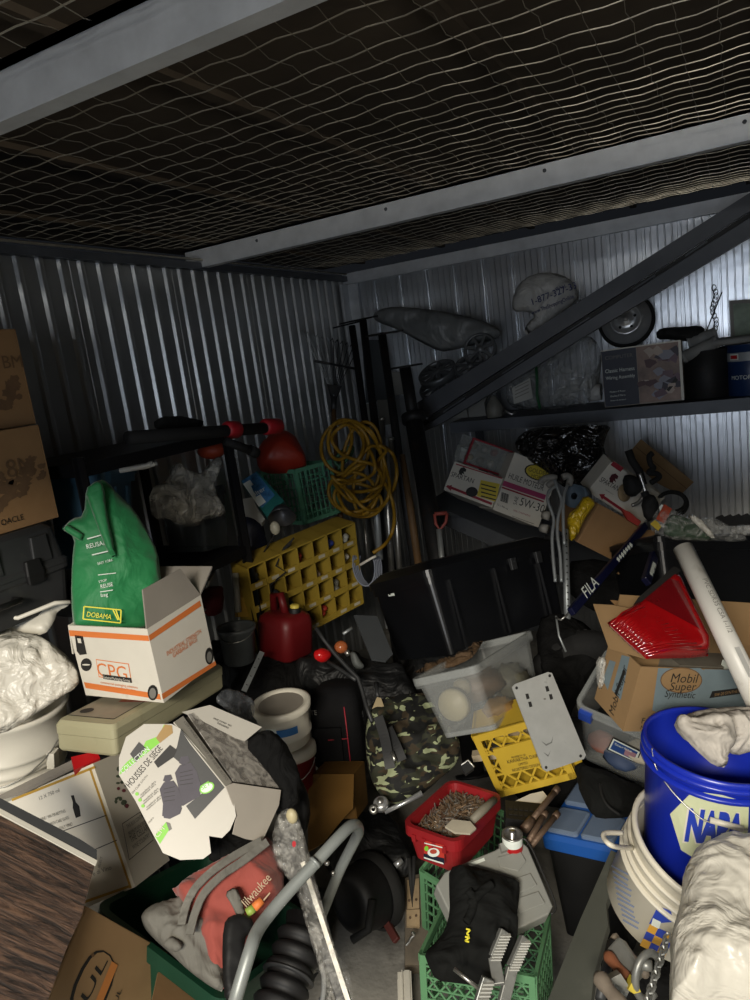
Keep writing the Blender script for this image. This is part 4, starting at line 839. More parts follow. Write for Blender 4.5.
jack_post('shortest and thickest dark steel jack post, ringed by a collar', (405, 368, 3.45), (448, 620, 3.15), ((390, 369, 3.44), (420, 364, 3.46)), .042, .86)
# steel pipes
for a, b, r, mm, lab in (((382, 420, 3.5), (392, 575, 3.3), .014, m_steel, 'shiny steel pipe standing behind the yellow cord'), ((391, 440, 3.45), (400, 575, 3.25), .013, m_steel, 'shiny steel pipe right beside the tallest post'), ((371, 430, 3.5), (380, 560, 3.35), .016, m_alu, 'dull grey pipe behind the coiled yellow cord'), ((362, 500, 3.4), (368, 560, 3.3), .010, m_steel, 'thin chrome rod with a hook below the yellow cord')):
    t = mb = MB(); mb.tube([W(*a), W(*b)], r, mm, 12); mb.tube([W(*a), W(*a)+V((0, 0, .012))], r*1.25, mm, 12); solo('steel_pipe', lab, 'pipe', mb, group='pipes in the back corner')
mb = MB(); mb.tube([W(402, 455, 3.35), W(410, 505, 3.3), W(420, 575, 3.2)], [.014, .018, .017], mat('old_wood', '#5c4428', .7, var=.3, vs=12, bump=.2), 12); solo('wooden_pole', 'worn brown wooden pole between the dark posts', 'pole', mb)
t = thing('shovel', 'shovel handle with a faded red D grip beside the big black tote', 'shovel', W(442, 560, 3.1)); mb = MB()
mb.tube([W(*p) for p in ((434.5, 514, 3.1), (447, 513, 3.1))], .009, mat('faded_red', '#8c4037', .6), 8); mb.tube([W(*p) for p in ((447, 513, 3.1), (446, 522, 3.1), (440, 530, 3.1), (436, 524, 3.1), (434.5, 514, 3.1))], .007, MATS['faded_red'], 8); part('grip', mb, t, world=True, label='faded red D-shaped grip')
mb = MB(); mb.tube([W(439, 529, 3.1), W(442, 560, 3.08), W(447, 610, 3.02)], .013, m_alu, 10); part('shaft', mb, t, world=True)
# leaf rake
t = thing('leaf_rake', 'metal leaf rake standing tines up against the left wall in the corner', 'rake', W(345, 560, 3.6)); hub = W(334, 396, 3.72)
tips = [W(304+i*4.9, 334+i*1.3, 3.74+.03*i) for i in range(12)]
for i, tp in enumerate(tips):
    mb = MB(); mid = hub.lerp(tp, .5); k = tp+(tp-hub).normalized()*.0+V((0, 0, .012)); mb.tube([hub, mid, tp, tp+V((.008, -.02, .018)), tp+V((.006, -.045, .004))], .0028, m_alu if i < 6 else m_char, 5); part('tine', mb, t, world=True)
mb = MB(); mb.tube([W(315, 361, 3.7), W(357, 369, 3.95)], .007, m_char, 8); part('brace_bar', mb, t, world=True)
mb = MB(); mb.add([hub+V((0, -.004, -.02)), W(327, 384, 3.70), W(342, 386, 3.74), W(333, 408, 3.7)], [(0, 1, 2), (0, 2, 1), (0, 3, 1), (0, 2, 3)], m_char); mb.tube([W(334, 398, 3.7), W(333.5, 412, 3.7)], .016, m_char, 10); part('socket', mb, t, world=True)
mb = MB(); mb.tube([W(333.5, 408, 3.7), W(338, 480, 3.62), W(344, 570, 3.5)], .014, MATS['old_wood'], 10); part('handle', mb, t, world=True)
# yellow extension cord in loops
m_cord = mat('yellow_cord', '#96721c', .5, var=.12, vs=20)
def cat_(pts, closed=True, n=6):
    out = []; k = len(pts)
    for i in range(k if closed else k-1):
        p0, p1, p2, p3 = [V(pts[(i+j) % k]) if closed else V(pts[max(0, min(k-1, i+j))]) for j in (-1, 0, 1, 2)]
        for j in range(n):
            s_ = j/n; out.append(.5*((2*p1)+(p2-p0)*s_+(2*p0-5*p1+4*p2-p3)*s_*s_+(3*p1-p0-3*p2+p3)*s_**3))
    if not closed: out.append(V(pts[-1]))
    return out
def K(x, y): return (330+x/5.357, 420+y/5.357)
L1 = [(0, 40), (60, 0), (150, 15), (215, 70), (270, 160), (300, 260), (320, 360), (300, 440), (240, 490), (160, 510), (95, 490), (60, 440), (40, 360), (90, 270), (160, 200), (180, 120), (150, 60), (90, 25), (30, 60), (10, 110), (60, 180), (140, 215), (230, 240), (275, 300), (270, 370), (200, 430), (120, 435), (70, 400), (20, 330), (60, 320), (130, 330), (200, 310), (240, 270), (230, 200), (190, 120), (170, 40), (220, 60), (260, 140), (290, 230), (285, 330), (240, 370), (150, 385), (80, 370), (10, 300), (60, 345), (130, 300), (190, 240), (150, 245), (80, 300), (50, 340), (110, 390), (180, 470), (250, 480), (310, 420), (350, 340), (357, 260), (340, 190), (300, 150), (265, 135), (300, 165), (255, 230), (290, 330), (330, 420), (345, 520), (330, 610), (290, 670), (230, 712)]
pts = []
for i, (x, y) in enumerate(L1):
    px, py = K(x, y); pts.append(W(px, py, 3.22+.05*math.sin(i*1.7)))
mb = MB(); mb.tube(cat_(pts, False, 5), .0085, m_cord, 7)
for q_, (cx, cy, rx, ry, ph) in enumerate(((345, 448, 24, 26, 0), (362, 462, 20, 40, .3), (352, 492, 24, 20, .2), (368, 480, 15, 34, .5), (340, 440, 19, 18, 1), (358, 500, 26, 16, .4))):
    mb.tube([W(cx+rx*math.cos(a)*math.cos(ph)-ry*math.sin(a)*math.sin(ph)*.4, cy+ry*math.sin(a)+rx*math.cos(a)*math.sin(ph)*.5, 3.26+.03*math.sin(a*2+q_)) for a in [2*PI*i/28 for i in range(28)]], .0085, m_cord, 7, closed=True)
solo('extension_cord', 'yellow extension cord hung in tangled loops above the yellow organizer', 'cord', mb)
mb = MB(); mb.tube(cat_([W(*p) for p in ((345, 470, 3.3), (335, 462, 3.3), (342, 452, 3.3), (352, 447, 3.3), (350, 456, 3.3), (340, 466, 3.3), (338, 474, 3.3))], False), .009, mat('green_cord', '#2f5a3a', .5), 7); solo('green_cord', 'short green cord tangled inside the yellow cord loops', 'cord', mb)
t = mb = MB()
for k in range(5): mb.tube([W(364+k*1.6+11*math.cos(a)+2*math.sin(a), 566+20*math.sin(a), 3.05+.01*k) for a in [-.5+4.2*i/16 for i in range(17)]], .0045, mat('grey_cable', '#6f7480', .45), 6)
mb.tube([W(360, 565, 3.02), W(372, 558, 3.0), W(376, 556, 3.0)], .006, m_whitep, 6); solo('cable_coil', 'coil of grey cable tied in white beside the yellow organizer', 'cable', mb)
# pale boards behind the posts
for q_, (pl, lab) in enumerate(((((362, 404), (371, 404), (376, 426), (366, 427)), 'pale board end behind the posts, lowest of three'), (((377, 400), (388, 400), (391, 424), (380, 426)), 'pale board behind the posts, between the two tallest'), (((392, 372), (401, 372), (403, 394), (394, 396)), 'small pale board beside the wire basket wheel'))):
    mb = MB(); P = Plane(onY(380, 400, 3.98), n=V((0, -1, 0))); P.slab(mb, pl, mat('pale_board', '#8d8c86', .7, var=.1), .02); solo('board', lab, 'board', mb, group='pale boards on the back wall')
mb = MB(); P = Plane(onY(380, 400, 4.0), n=V((0, -1, 0))); P.slab(mb, [(362, 340), (378, 340), (388, 400), (366, 403)], mat('grey_panel', '#54595c', .6, var=.1), .012); solo('grey_sheet', 'dull grey sheet standing between the dark posts on the back wall', 'panel', mb)
# ================================================================ steel shelf on the back wall
YS = 3.65; zt, zb = 1.377, 1.318; xl = -1.42
t = thing('wall_shelf', 'long grey steel shelf along the back wall at the right', 'shelf', ((xl+1)/2, (YS+YB)/2, zb))
mb = MB(); mb.box(((xl+.98)/2, (YS+YB)/2-.01, zt-.006), (.98-xl, YB-YS-.03, .012), m_shelf); part('deck', mb, t, world=True)
mb = MB(); mb.box(((xl+.98)/2, YS, (zt+zb)/2), (.98-xl, .03, zt-zb), m_shelf); part('front_beam', mb, t, world=True)
mb = MB(); mb.box(((xl+.98)/2, YB-.03, (zt+zb)/2), (.98-xl, .03, zt-zb), m_shelf); part('rear_beam', mb, t, world=True)
mb = MB(); mb.box((.955, YS, 1.1), (.045, .045, 2.2), m_shelf); mb.box((.955, YB-.035, 1.1), (.045, .045, 2.2), m_shelf); part('upright', mb, t, world=True)
for xx in (xl+.02,):
    mb = MB(); mb.box((xx, YB-.03, .66), (.04, .04, 1.32), m_shelf); part('upright', mb, t, world=True)
# fallen shelf deck running diagonally across
P = Plane(onY(600, 310, 3.5), n=V((0, -1, .05)))
A, _l = P.fr((418, 418), (750, 222)); Ai = A.inverted()
t = thing('fallen_shelf_beam', 'long dark grey slotted steel shelf panel fallen diagonally across the back wall', 'beam', A)
m_bm = mat('dark_beam', '#54575c', .5, metal=.25, var=.2, vs=5, dirt='#55524c', ds=9, dt=.68)
q = MB(); P.slab(q, [(415, 405), (418, 402), (500, 352), (600, 288), (732, 204), (790, 167), (790, 190), (745, 214), (600, 306), (500, 370), (417, 424)], m_bm, .035); mb = MB(); merge(mb, q, Ai); part('upper_flange', mb, t)
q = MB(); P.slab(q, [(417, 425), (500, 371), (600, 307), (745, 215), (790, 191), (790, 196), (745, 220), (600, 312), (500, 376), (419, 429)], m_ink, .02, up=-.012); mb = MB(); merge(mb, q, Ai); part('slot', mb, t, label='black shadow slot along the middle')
q = MB(); P.slab(q, [(419, 430), (500, 377), (600, 313), (745, 221), (790, 197), (790, 214), (745, 240), (600, 327), (500, 388), (440, 424), (420, 433)], m_bm, .035); mb = MB(); merge(mb, q, Ai); part('lower_flange', mb, t)
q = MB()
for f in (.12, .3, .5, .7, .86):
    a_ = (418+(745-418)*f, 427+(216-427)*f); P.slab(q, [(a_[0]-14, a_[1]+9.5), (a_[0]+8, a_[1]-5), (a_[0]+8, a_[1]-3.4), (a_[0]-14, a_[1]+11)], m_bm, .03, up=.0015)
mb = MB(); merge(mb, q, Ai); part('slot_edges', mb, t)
# white printed bag
m_wb2 = wrinkly('white_bag_dim', soft=True, col='#b9b9b6', rough=.45, scale=9, strength=.8, dist=.02, var=.06)
t = thing('plastic_bag', 'white plastic bag with blue lettering hanging above the fallen shelf panel', 'bag', onY(545, 330, 3.62))
Pb = Plane(onY(545, 300, 3.66), n=V((.1, -1, .15))); mb = MB(); pillow(mb, [(512, 300), (518, 284), (532, 274), (552, 272), (570, 278), (578, 290), (578, 300), (556, 316), (538, 332), (522, 335), (528, 322), (536, 316), (526, 311), (513, 312)], Pb, .06, m_wb2, amp=.02, sc=9, seed=12, step=2.5); part('bag_body', mb, t, world=True)
m_bi = mat('blue_ink', '#1e2a66', .6); mb = MB(); P2 = Pb.shift(.074); P2.text(mb, '1-877-327-33', (533, 305), (577, 288), m_bi, ysc=1.1); P2.text(mb, 'www.TheShoppingOnline', (532, 315), (574, 298), m_bi, ysc=1.4); P2.text(mb, 'CALL', (556, 291), (567, 287), m_bi); part('printed_lettering', mb, t, world=True, label='dark blue lettering')
# clear bag with green strap
m_cb = wrinkly('clear_bag_big', '#a7aaa8', .2, scale=9, strength=1, dist=.04, alpha=.6, amap=6, spec=.8)
Pb = Plane(onY(550, 370, 3.74), n=V((0, -1, .1))); t = thing('plastic_bag', 'large clear plastic bag of soft goods on the wall shelf, tied with a green strap', 'bag', onY(550, 408, 3.74))
mb = MB(); pillow(mb, [(505, 388), (512, 378), (540, 362), (562, 340), (588, 334), (600, 345), (602, 365), (598, 385), (594, 403), (560, 410), (525, 411), (508, 406)], Pb, .08, m_cb, amp=.02, sc=8, seed=20, step=2.8); part('bag_body', mb, t, world=True)
mb = MB(); mb.tube([Pb.shift(.095).at(*p) for p in ((536, 366), (537, 380), (537, 395), (540, 409))], .008, mat('green_strap', '#14532c', .6), 6); part('strap', mb, t, world=True, label='green strap')
mb = MB(); P2 = Pb.shift(.088); P2.poly(mb, [(512, 388), (530, 378), (533, 398), (514, 404)], mat('paper_slip', '#b0b0aa', .7)); 
for i in range(4): P2.line(mb, (515, 388+i*3.4), (529, 381+i*3.6), .004, m_inkg, .002)
part('paper_slip', mb, t, world=True)
# chrome dish / hub cap at the end of the beam
t = thing('hub_cap', 'shiny chrome hub cap leaning on the back wall above the printed box', 'hub cap', onY(627, 340, 3.9)); c = onY(626, 320, 3.88); A = axis(c, V((.05, -1, .18)), (1, 0, 0))
m_chr = mat('chrome', '#c9cbcc', .3, metal=.7, var=.1)
mb = MB(); mb.lathe([(0, .035), (.02, .034), (.03, .025), (.062, .02), (.07, .035), (.078, .03), (.09, .008), (.118, .004), (.122, -.004), (.0, -.004)], m_chr, 48, A); part('disc', mb, t, world=True)
mb = MB(); mb.lathe([(0, .05), (.014, .047), (.018, .034)], m_chr, 24, A); part('hub', mb, t, world=True)
for k in range(5): mb = MB(); a = k*2*PI/5+.3; mb.lathe([(0, .028), (.006, .027), (.008, .02)], m_ink, 12, A @ Mx.Translation((.046*math.cos(a), .046*math.sin(a), 0))); part('bolt_hole', mb, t, world=True)
mb = MB(); mb.tube([A @ V((.126*math.cos(a), .126*math.sin(a), -.01)) for a in [2*PI*i/40 for i in range(40)]], .012, m_blkm, 8, closed=True); part('rim_band', mb, t, world=True)
# printed engine-parts box
M, dm = fitbox((.40, .10, .27), {(-1, -1, 1): (601, 349), (1, -1, 1): (680, 339), (1, -1, 0): (683, 398), (-1, -1, 0): (605, 407), (1, 1, 1): (682, 338)}, 3.42, name='harness')
M = Mx.Translation(V((0, 0, zt+.003-min((M @ V((x*dm[0]/2, y*dm[1]/2, 0))).z for x in (-1, 1) for y in (-1, 1))))) @ M
t = thing('printed_box', 'dark blue and photo-printed parts box standing on the wall shelf under the hub cap', 'box', M); w, d, h = dm
m_pb = mat('print_navy', '#1d2436', .45, var=.1); m_ph = mat('print_photo', '#8b7468', .45, var=.5, vs=9)
mb = MB(); carton(mb, dm, mat('box_cream', '#a39a8c', .6), open_top=False); fr = Mx(((1, 0, 0, 0), (0, 0, -1, -d/2), (0, 1, 0, 0), (0, 0, 0, 1)))
mb.rect(-w*.27, h/2, w*.45, h*.98, m_pb, fr); mb.rect(w*.225, h/2, w*.53, h*.96, m_ph, fr)
mb.text('COMPUTER', m_inkg, fr, width=w*.36, x=-w*.45, y=h*.83, z=.002); mb.text('Classic Harness', m_wink, fr, width=w*.38, x=-w*.46, y=h*.6, z=.002, ysc=1.2); mb.text('Wiring Assembly', m_wink, fr, width=w*.38, x=-w*.46, y=h*.48, z=.002, ysc=1.2)
for i in range(3): mb.text(('Modern E Fuses', 'Quality E Parts', 'Modern E Standard')[i], m_wink, fr, width=w*.2, x=-w*.42, y=h*(.25-.075*i), z=.002)
rn = random.Random(2)
for i in range(26):
    c_ = ('#3a3440', '#6d5560', '#b7a79a', '#52363a', '#8d8e9a')[i % 5]; x = w*(.0+.46*rn.random()); y = h*(.12+.76*rn.random()); n_ = rn.randint(5, 9)
    mb.quad([(x+rn.uniform(.015, .04)*math.cos(2*PI*k/n_), y+rn.uniform(.008, .03)*math.sin(2*PI*k/n_), .0012+i*5e-5) for k in range(n_)], mat('photo%d' % (i % 5), c_, .5), fr)
mb.quad([(w*.3, h*.2, .003), (w*.33, h*.17, .003), (w*.45, h*.35, .003), (w*.42, h*.4, .003)], m_ink, fr); mb.rect(w*.375, h*.28, .03, .014, MATS['photo2'], fr @ Mx.Identity(4), .0034)
part('body', mb, t, bevel=.002)
mb = MB(); mb.box((w/2-.002, -d/2-.002, h/2), (.012, .006, h), m_whitep); mb.box((0, -d/2-.001, h-.002), (w, .006, .006), m_whitep); part('edge_trim', mb, t)
# cans
def can(lab, px, py_b, y, r, h, m, extra=None, nm='paint_can'):
    p = onY(px, py_b, y); p.z = zt+.001; t = thing(nm, lab, 'can', p); mb = MB(); mb.lathe([(0, 0), (r-.002, 0), (r, .003), (r, .006), (r-.002, .008), (r-.002, h-.008), (r, h-.006), (r, h)], m, 40); part('body', mb, t)
    mb = MB(); mb.lathe([(r, h), (r-.003, h+.002), (r-.01, h-.004), (0, h-.004)], m_dkp if extra is None else m_steel, 40); part('lid', mb, t)
    return t, r, h
can('dark unlabelled gallon can on the wall shelf beside the printed box', 708, 397, 3.82, .108, .225, m_dkp)
t, r, h = can('blue oil can with a white logo band at the right end of the wall shelf', 752, 394, 3.80, .105, .235, mat('oil_blue', '#1c3560', .35, var=.1), 1, 'oil_can')
mb = MB(); mb.lathe([(r+.0003, h*.68), (r+.0003, h*.85)], mat('grey_band', '#9aa0a4', .4), 24, None, a0=-PI, a1=0); part('printed_band', mb, t, label='grey band')
mb = MB(); A = Mx(((1, 0, 0, 0), (0, 0, -1, 0), (0, 1, 0, 0), (0, 0, 0, 1)))
def curved_text(mb, s, r, z, size, a0, m, ysc=1, M=None, inward=False):
    vs, fs, w_ = textmesh(s); mb.add([((r+.0012)*math.cos(a0+v.x*size/r), (r+.0012)*math.sin(a0+v.x*size/r), z+v.y*size*ysc) for v in vs], fs, m, M)
curved_text(mb, 'MOTOR OIL', r, h*.33, .026, -PI*.78, m_wink); part('lettering', mb, t, label='white lettering')
mb = MB(); mb.lathe([(r+.002, h*.71), (r+.002, h*.83)], m_wink, 8, None, a0=-PI*.80, a1=-PI*.66); mb.lathe([(r+.003, h*.735), (r+.003, h*.805)], m_red, 8, None, a0=-PI*.785, a1=-PI*.675); part('logo', mb, t, label='red and white oval logo')
# things piled on the cans
mb = MB(); A = axis(onY(640, 335, 3.8), V((0, -1, 0)))
def lying(lab, a, b, r, m, nm, cat, y=3.8, hollow=False):
    p = onY(*a, y); q = onY(*b, y); mb = MB(); mb.tube([p, q], r, m, 16)
    e = (q-p).normalized()
    for c in (p, q): mb.tube([c-e*.008, c+e*.008], r*1.08, m, 16)
    return solo(nm, lab, cat, mb)
m_tape = mat('grey_rubber2', '#8d8e8c', .6, var=.1)
lying('grey ribbed tube stacked on the dark can, upper of two', (690, 343), (715, 334), .030, m_tape, 'flexible_tube', 'tube'); lying('grey ribbed tube leaning over the printed box, lower of two', (684, 357), (716, 342), .028, m_tape, 'flexible_tube', 'tube', 3.74)
mb = MB(); pillow(mb, [(656, 330), (668, 327), (684, 327), (700, 325), (706, 330), (700, 340), (686, 342), (668, 339), (657, 340)], Plane(onY(680, 335, 3.82), n=V((0, -1, 0))), .04, m_blkm, amp=.02, sc=20, step=1.8); solo('black_hose', 'tangled black hose lying over the printed box and the back wall shelf things', 'hose', mb)
p = onY(732, 349, 3.82); p.z = zt+.242; mb = MB(); mb.lathe([(0, 0), (.125, 0), (.135, .006), (.135, .022), (.125, .03), (.11, .026), (0, .024)], m_tape, 40, Mx.Translation(p)); solo('baking_pan', 'flat round grey pan lid resting on top of the two cans', 'lid', mb)
mb = MB(); mb.lathe([(.02, 0), (.042, 0), (.042, .06), (.02, .06)], m_wb2, 24, axis(onY(601, 392, 3.72), (-1, 0, 0))); mb.lathe([(.02, 0), (.02, .06)], m_char, 20, axis(onY(601, 392, 3.72), (-1, 0, 0))); solo('tape_roll', 'white roll of tape on the wall shelf between the clear bag and the printed box', 'tape', mb)
# framed picture
P = Plane(onY(740, 320, 3.98), n=V((0, -1, 0))); t = thing('picture_frame', 'framed picture with pale green cloth image at the far right edge on the back wall', 'picture', onY(745, 345, 4.0))
mb = MB()
for q_ in ([(729, 300.5), (790, 297), (790, 301), (733, 304)], [(729, 300.5), (733, 304), (735, 342), (731, 346)], [(731, 346), (735, 342), (790, 339), (790, 343)]): P.slab(mb, q_, mat('frame_wood', '#7d7a72', .5), .02)
part('frame', mb, t, world=True)
mb = MB(); P.slab(mb, [(732, 303), (790, 300), (790, 341), (734, 344)], mat('picture_art', '#8a9c86', .5, var=.5, vs=7), .008, up=-.006); part('picture', mb, t, world=True)
# chain hanging on the wall
mb = MB()
for i in range(14): p = onY(714+2*math.sin(i*.9)+i*.05, 288+i*4, 4.04); mb.tube([p+V((.010*math.cos(a), 0, .016*math.sin(a))) for a in [2*PI*j/8 for j in range(8)]], .0022, m_dkp, 4, closed=True)
mb.tube([onY(706, 332, 4.03), onY(722, 292, 4.03)], .003, m_dkp, 5); solo('chain', 'thin dark chain hanging on the back wall near the framed picture', 'chain', mb)
# grey tarp, wheels and bits behind the fallen panel
m_tarp = wrinkly('grey_tarp', soft=True, col='#7d8080', rough=.4, scale=5, strength=.8, dist=.03, var=.1, alpha=.93)
Pb = Plane(onY(430, 330, 3.8), n=V((.05, -1, .1))); mb = MB(); pillow(mb, [(372, 314), (385, 307), (410, 307), (440, 311), (470, 317), (492, 324), (502, 332), (498, 339), (480, 343), (455, 350), (440, 352), (420, 342), (395, 328), (376, 322)], Pb, .05, m_tarp, amp=.03, sc=6, seed=30, step=3); solo('tarp', 'grey folded plastic tarp bunched along the back wall above the wheels', 'tarp', mb)
def wheel(lab, px, py, y, r, tilt, nsp, squash=.5):
    c = onY(px, py, y); A = axis(c, tilt, (1, 0, 0)); t = thing('wheel_cover', lab, 'wheel', c, 'plastic wheel covers behind the fallen shelf panel'); mb = MB()
    mb.lathe([(r*.86, -.01), (r*.84, .006), (r*.92, .012), (r, .006), (r, -.025), (r*.95, -.03), (r*.86, -.01)], m_tw, 36, A); part('rim', mb, t, world=True)
    mb = MB(); mb.lathe([(0, .012), (r*.22, .010), (r*.28, -.004), (0, -.004)], m_tw, 20, A); part('hub', mb, t, world=True)
    for k in range(nsp):
        mb = MB(); a = k*2*PI/nsp+.3; mb.bar((r*.2*math.cos(a), r*.2*math.sin(a), .003), (r*.88*math.cos(a), r*.88*math.sin(a), .003), r*.16, .010, m_tw, (0, 0, 1), A); part('spoke', mb, t, world=True)
m_tw = mat('dull_silver', '#6f7274', .4, metal=.5, var=.15)
wheel('silver spoked wheel cover, uppermost behind the fallen shelf panel', 480, 349, 3.72, .088, V((.1, -1, .35)), 7)
wheel('silver spoked wheel cover below the uppermost one', 470, 366, 3.66, .085, V((.1, -.7, .8)), 7)
wheel('silver spoked wheel cover nearest the dark posts, lying flatter', 437, 372, 3.72, .110, V((-.1, -.55, .9)), 9)
wheel('lower silver spoked wheel cover nearest the dark posts', 438, 386, 3.68, .110, V((-.1, -.6, .9)), 9)
# small items on the left end of the wall shelf
mb = MB(); P = Plane(onY(470, 410, 3.8), n=V((0, -1, 0)));
for q_, pl in enumerate(([(452, 419), (466, 406), (468, 417.5)], [(469, 417.5), (468, 404), (487, 396), (484, 403), (486, 416)])): mb = MB(); P.slab(mb, pl, MATS['pale_board'], .03); solo('white_block', ('pale wedge of foam at the left end of the wall shelf', 'pale block of foam beside the grey bottle on the wall shelf')[q_], 'foam', mb)
t = thing('spray_bottle', 'grey squat bottle on the left end of the wall shelf under the fallen panel', 'bottle', onY(494, 416, 3.72)); c = onY(495, 415, 3.72); c.z = zt+.001; mb = MB(); mb.lathe([(0, 0), (.04, 0), (.045, .008), (.046, .05), (.03, .085), (.018, .1), (.018, .115), (0, .115)], mat('grey_bottle', '#77756c', .5), 24, Mx.Translation(c)); part('body', mb, t, world=True)
mb = MB(); mb.tube([c+V((.05, -.02, .01)), c+V((.07, -.03, .03)), c+V((.1, -.03, .01)), c+V((.12, -.02, .02))], .008, m_steel, 8); solo('hose_clamp', 'shiny metal clamp lying beside the grey squat bottle on the shelf', 'clamp', mb)
# ================================================================ collapsed lower shelf on the back wall and what lies on it
YT = 3.22
a_ = onY(427, 501, YT); b_ = onY(655, 598, YT)
t = thing('sagging_shelf', 'dark grey steel shelf sagging down to the right below the wall shelf', 'shelf', b_)
u_ = (b_-a_).normalized(); A = frame(a_, u_, V((0, -1, 0))); L_ = (b_-a_).length
mb = MB(); mb.box((L_/2, 0, -.01), (L_, .075, .025), m_shelf, A @ Mx.Translation((0, -.045, 0))); part('front_beam', mb, t, world=True)
mb = MB(); mb.box((L_/2, -.012, -.30), (L_, .012, .60), m_shelf, A); part('deck', mb, t, world=True)
mb = MB(); mb.box((L_/2, -.04, -.60), (L_, .06, .02), m_shelf, A); part('rear_beam', mb, t, world=True)
def local_on(P, mb, M): merge(mb, P, M.inverted())
m_card_w = mat('white_box_dim', '#cdc8bb', .6, var=.05); m_maroon = mat('maroon_print', '#8f2230', .6); m_ylab = mat('yellow_print', '#c9b53a', .6, var=.1)
# clementine-style box with a helmet logo
def helmet(P, q, cx, cy, s, m):
    P.poly(q, [(cx-4*s, cy+3*s), (cx-4.5*s, cy-1*s), (cx-2*s, cy-5*s), (cx+2*s, cy-6*s), (cx+5*s, cy-3*s), (cx+4*s, cy), (cx+1.5*s, cy-.5*s), (cx+2.5*s, cy+3.5*s), (cx, cy+1.5*s), (cx-1*s, cy+4*s)], m, .0015)
M, dm = fitbox((.24, .30, .15), {(-1, -1, 1): (454.7, 462.7), (1, -1, 1): (503, 477), (1, -1, 0): (492, 509), (-1, -1, 0): (443.5, 488)}, 3.35, yaws=(0,), name='spartL')
t = thing('fruit_box', 'white fruit box with helmet logo and yellow patch on the sagging shelf', 'box', M, 'fruit boxes with a helmet logo'); mb = MB(); carton(mb, dm, m_card_w, open_top=False); q = MB(); P = fpl(M, dm, 'front')
P.text(q, 'SPARTAN', (450.5, 476), (473, 483.5), m_ink, ysc=1.2); helmet(P, q, 462.5, 472, .8, m_ink)
P.line(q, (447, 486), (492, 504), .012, m_maroon); P.poly(q, [(446, 486.5), (452, 485), (451, 491)], m_maroon, .0016); P.poly(q, [(481, 480), (500, 484), (496, 502), (477, 496)], m_ylab, .0018)
blob(P, q, 472, 492, 6, 5, m_ink, .002)
for i in range(4): P.line(q, (481, 484+i*4), (496, 488+i*4), .006, m_ink, .0022)
P.line(q, (456, 464), (502, 478.5), .006, m_maroon); merge(mb, q, M.inverted()); part('body', mb, t, bevel=.002)
# clear organizer with red trim, bottle on it
M2, dm2 = fitbox((.22, .15, .13), {(-1, -1, 1): (474, 438), (1, -1, 1): (513, 451), (1, -1, 0): (503, 477), (-1, -1, 0): (464, 463)}, 3.38, yaws=(0,), name='orgclear')
t = thing('clear_organizer', 'clear small-parts organizer with red trim lying on the left fruit box', 'organizer', M2); w, d, h = dm2
mb = MB(); 
for x in (-w/2, w/2): mb.box((x, -d/2, h/2), (.008, .01, h), m_maroon)
for z in (.004, h-.004): mb.box((0, -d/2, z), (w, .01, .008), m_maroon)
part('trim', mb, t, label='dark red trim')
m_clr = mat('clear_plastic', '#b9bdb9', .15, alpha=.35, spec=.8, var=.05); mb = MB(); mb.box((0, 0, h/2), (w-.01, d-.01, h-.01), m_clr); part('case', mb, t)
mb = MB()
for i in range(1, 4): mb.box((-w/2+w*i/4, 0, h/2), (.003, d-.02, h-.02), m_clr)
mb.box((0, 0, h/2), (w-.02, d-.02, .003), m_clr); part('dividers', mb, t)
rn = random.Random(4)
for i in range(6):
    mb = MB(); c = M2 @ V((-w/2+w*(i % 3+.6)/3.6, rn.uniform(-.03, 0), h*(.25 if i < 3 else .7))); mb.ball(tuple(c), (.024, .02, .018), mat('fitting%d' % i, ('#9c8a5a', '#6b665c', '#a9a49a', '#574b3a', '#8d8f8c', '#7a2c24')[i], .5, metal=.3), nu=10, nv=6); solo('pipe_fitting', ('brass', 'dark grey', 'pale', 'brown', 'silver', 'rust red')[i]+' fitting inside the clear organizer with red trim', 'fitting', mb, group='fittings in the clear organizer')
t = thing('pill_bottle', 'small white ribbed bottle standing beside the clear organizer', 'bottle', onY(462, 462, 3.3)); A = axis(onY(461, 463, 3.3), onY(464, 443, 3.3)-onY(461, 463, 3.3)); mb = MB(); mb.lathe([(0, 0), (.033, 0), (.035, .004), (.035, .055), (.03, .068), (.03, .07)], mat('white_bottle', '#c3c4bf', .45), 24, A); part('body', mb, t, world=True)
mb = MB(); mb.lathe([(.031, .068), (.031, .085), (.028, .088), (0, .088)], m_wink, 24, A); part('cap', mb, t, world=True)
# motor oil carton
M, dm = fitbox((.24, .26, .28), {(-1, -1, 1): (514.7, 453), (1, -1, 1): (560, 470), (1, -1, 0): (538, 528), (-1, -1, 0): (493, 509)}, 3.3, yaws=(0,), name='golden')
t = thing('oil_carton', 'white motor oil carton with yellow oval logo on the sagging shelf', 'box', M); mb = MB(); carton(mb, dm, m_card_w, open_top=False); q = MB(); P = fpl(M, dm, 'front')
blob(P, q, 538, 472.5, 14, 8, m_ink, rot=.25); blob(P, q, 538, 472.5, 12.5, 6.8, m_ylab, .0014, rot=.25); P.text(q, 'GOLDEN', (528, 471), (548, 476.5), m_ink, z=.002, ysc=1.1); P.text(q, 'HORSE', (531, 477), (545, 481), m_ink, z=.002, ysc=1)
P.text(q, 'HUILE MOTEUR', (508, 478), (543, 491), m_ink, ysc=1.5); P.poly(q, [(504, 480.5), (546, 495), (544.5, 500), (502, 485.5)], mat('magenta_print', '#a03560', .6)); P.poly(q, [(502, 486.5), (544, 501), (543.5, 502.5), (501.5, 488)], m_maroon)
P.text(q, '5W-30', (519, 505), (543, 513), m_ink, ysc=1.25); P.text(q, 'SAE', (516.5, 505), (518.5, 497), m_ink); P.text(q, '100% SYNTHETIC', (513, 511), (530, 517), m_maroon); P.text(q, '12 x 946 mL', (497, 505), (508, 510), m_ink)
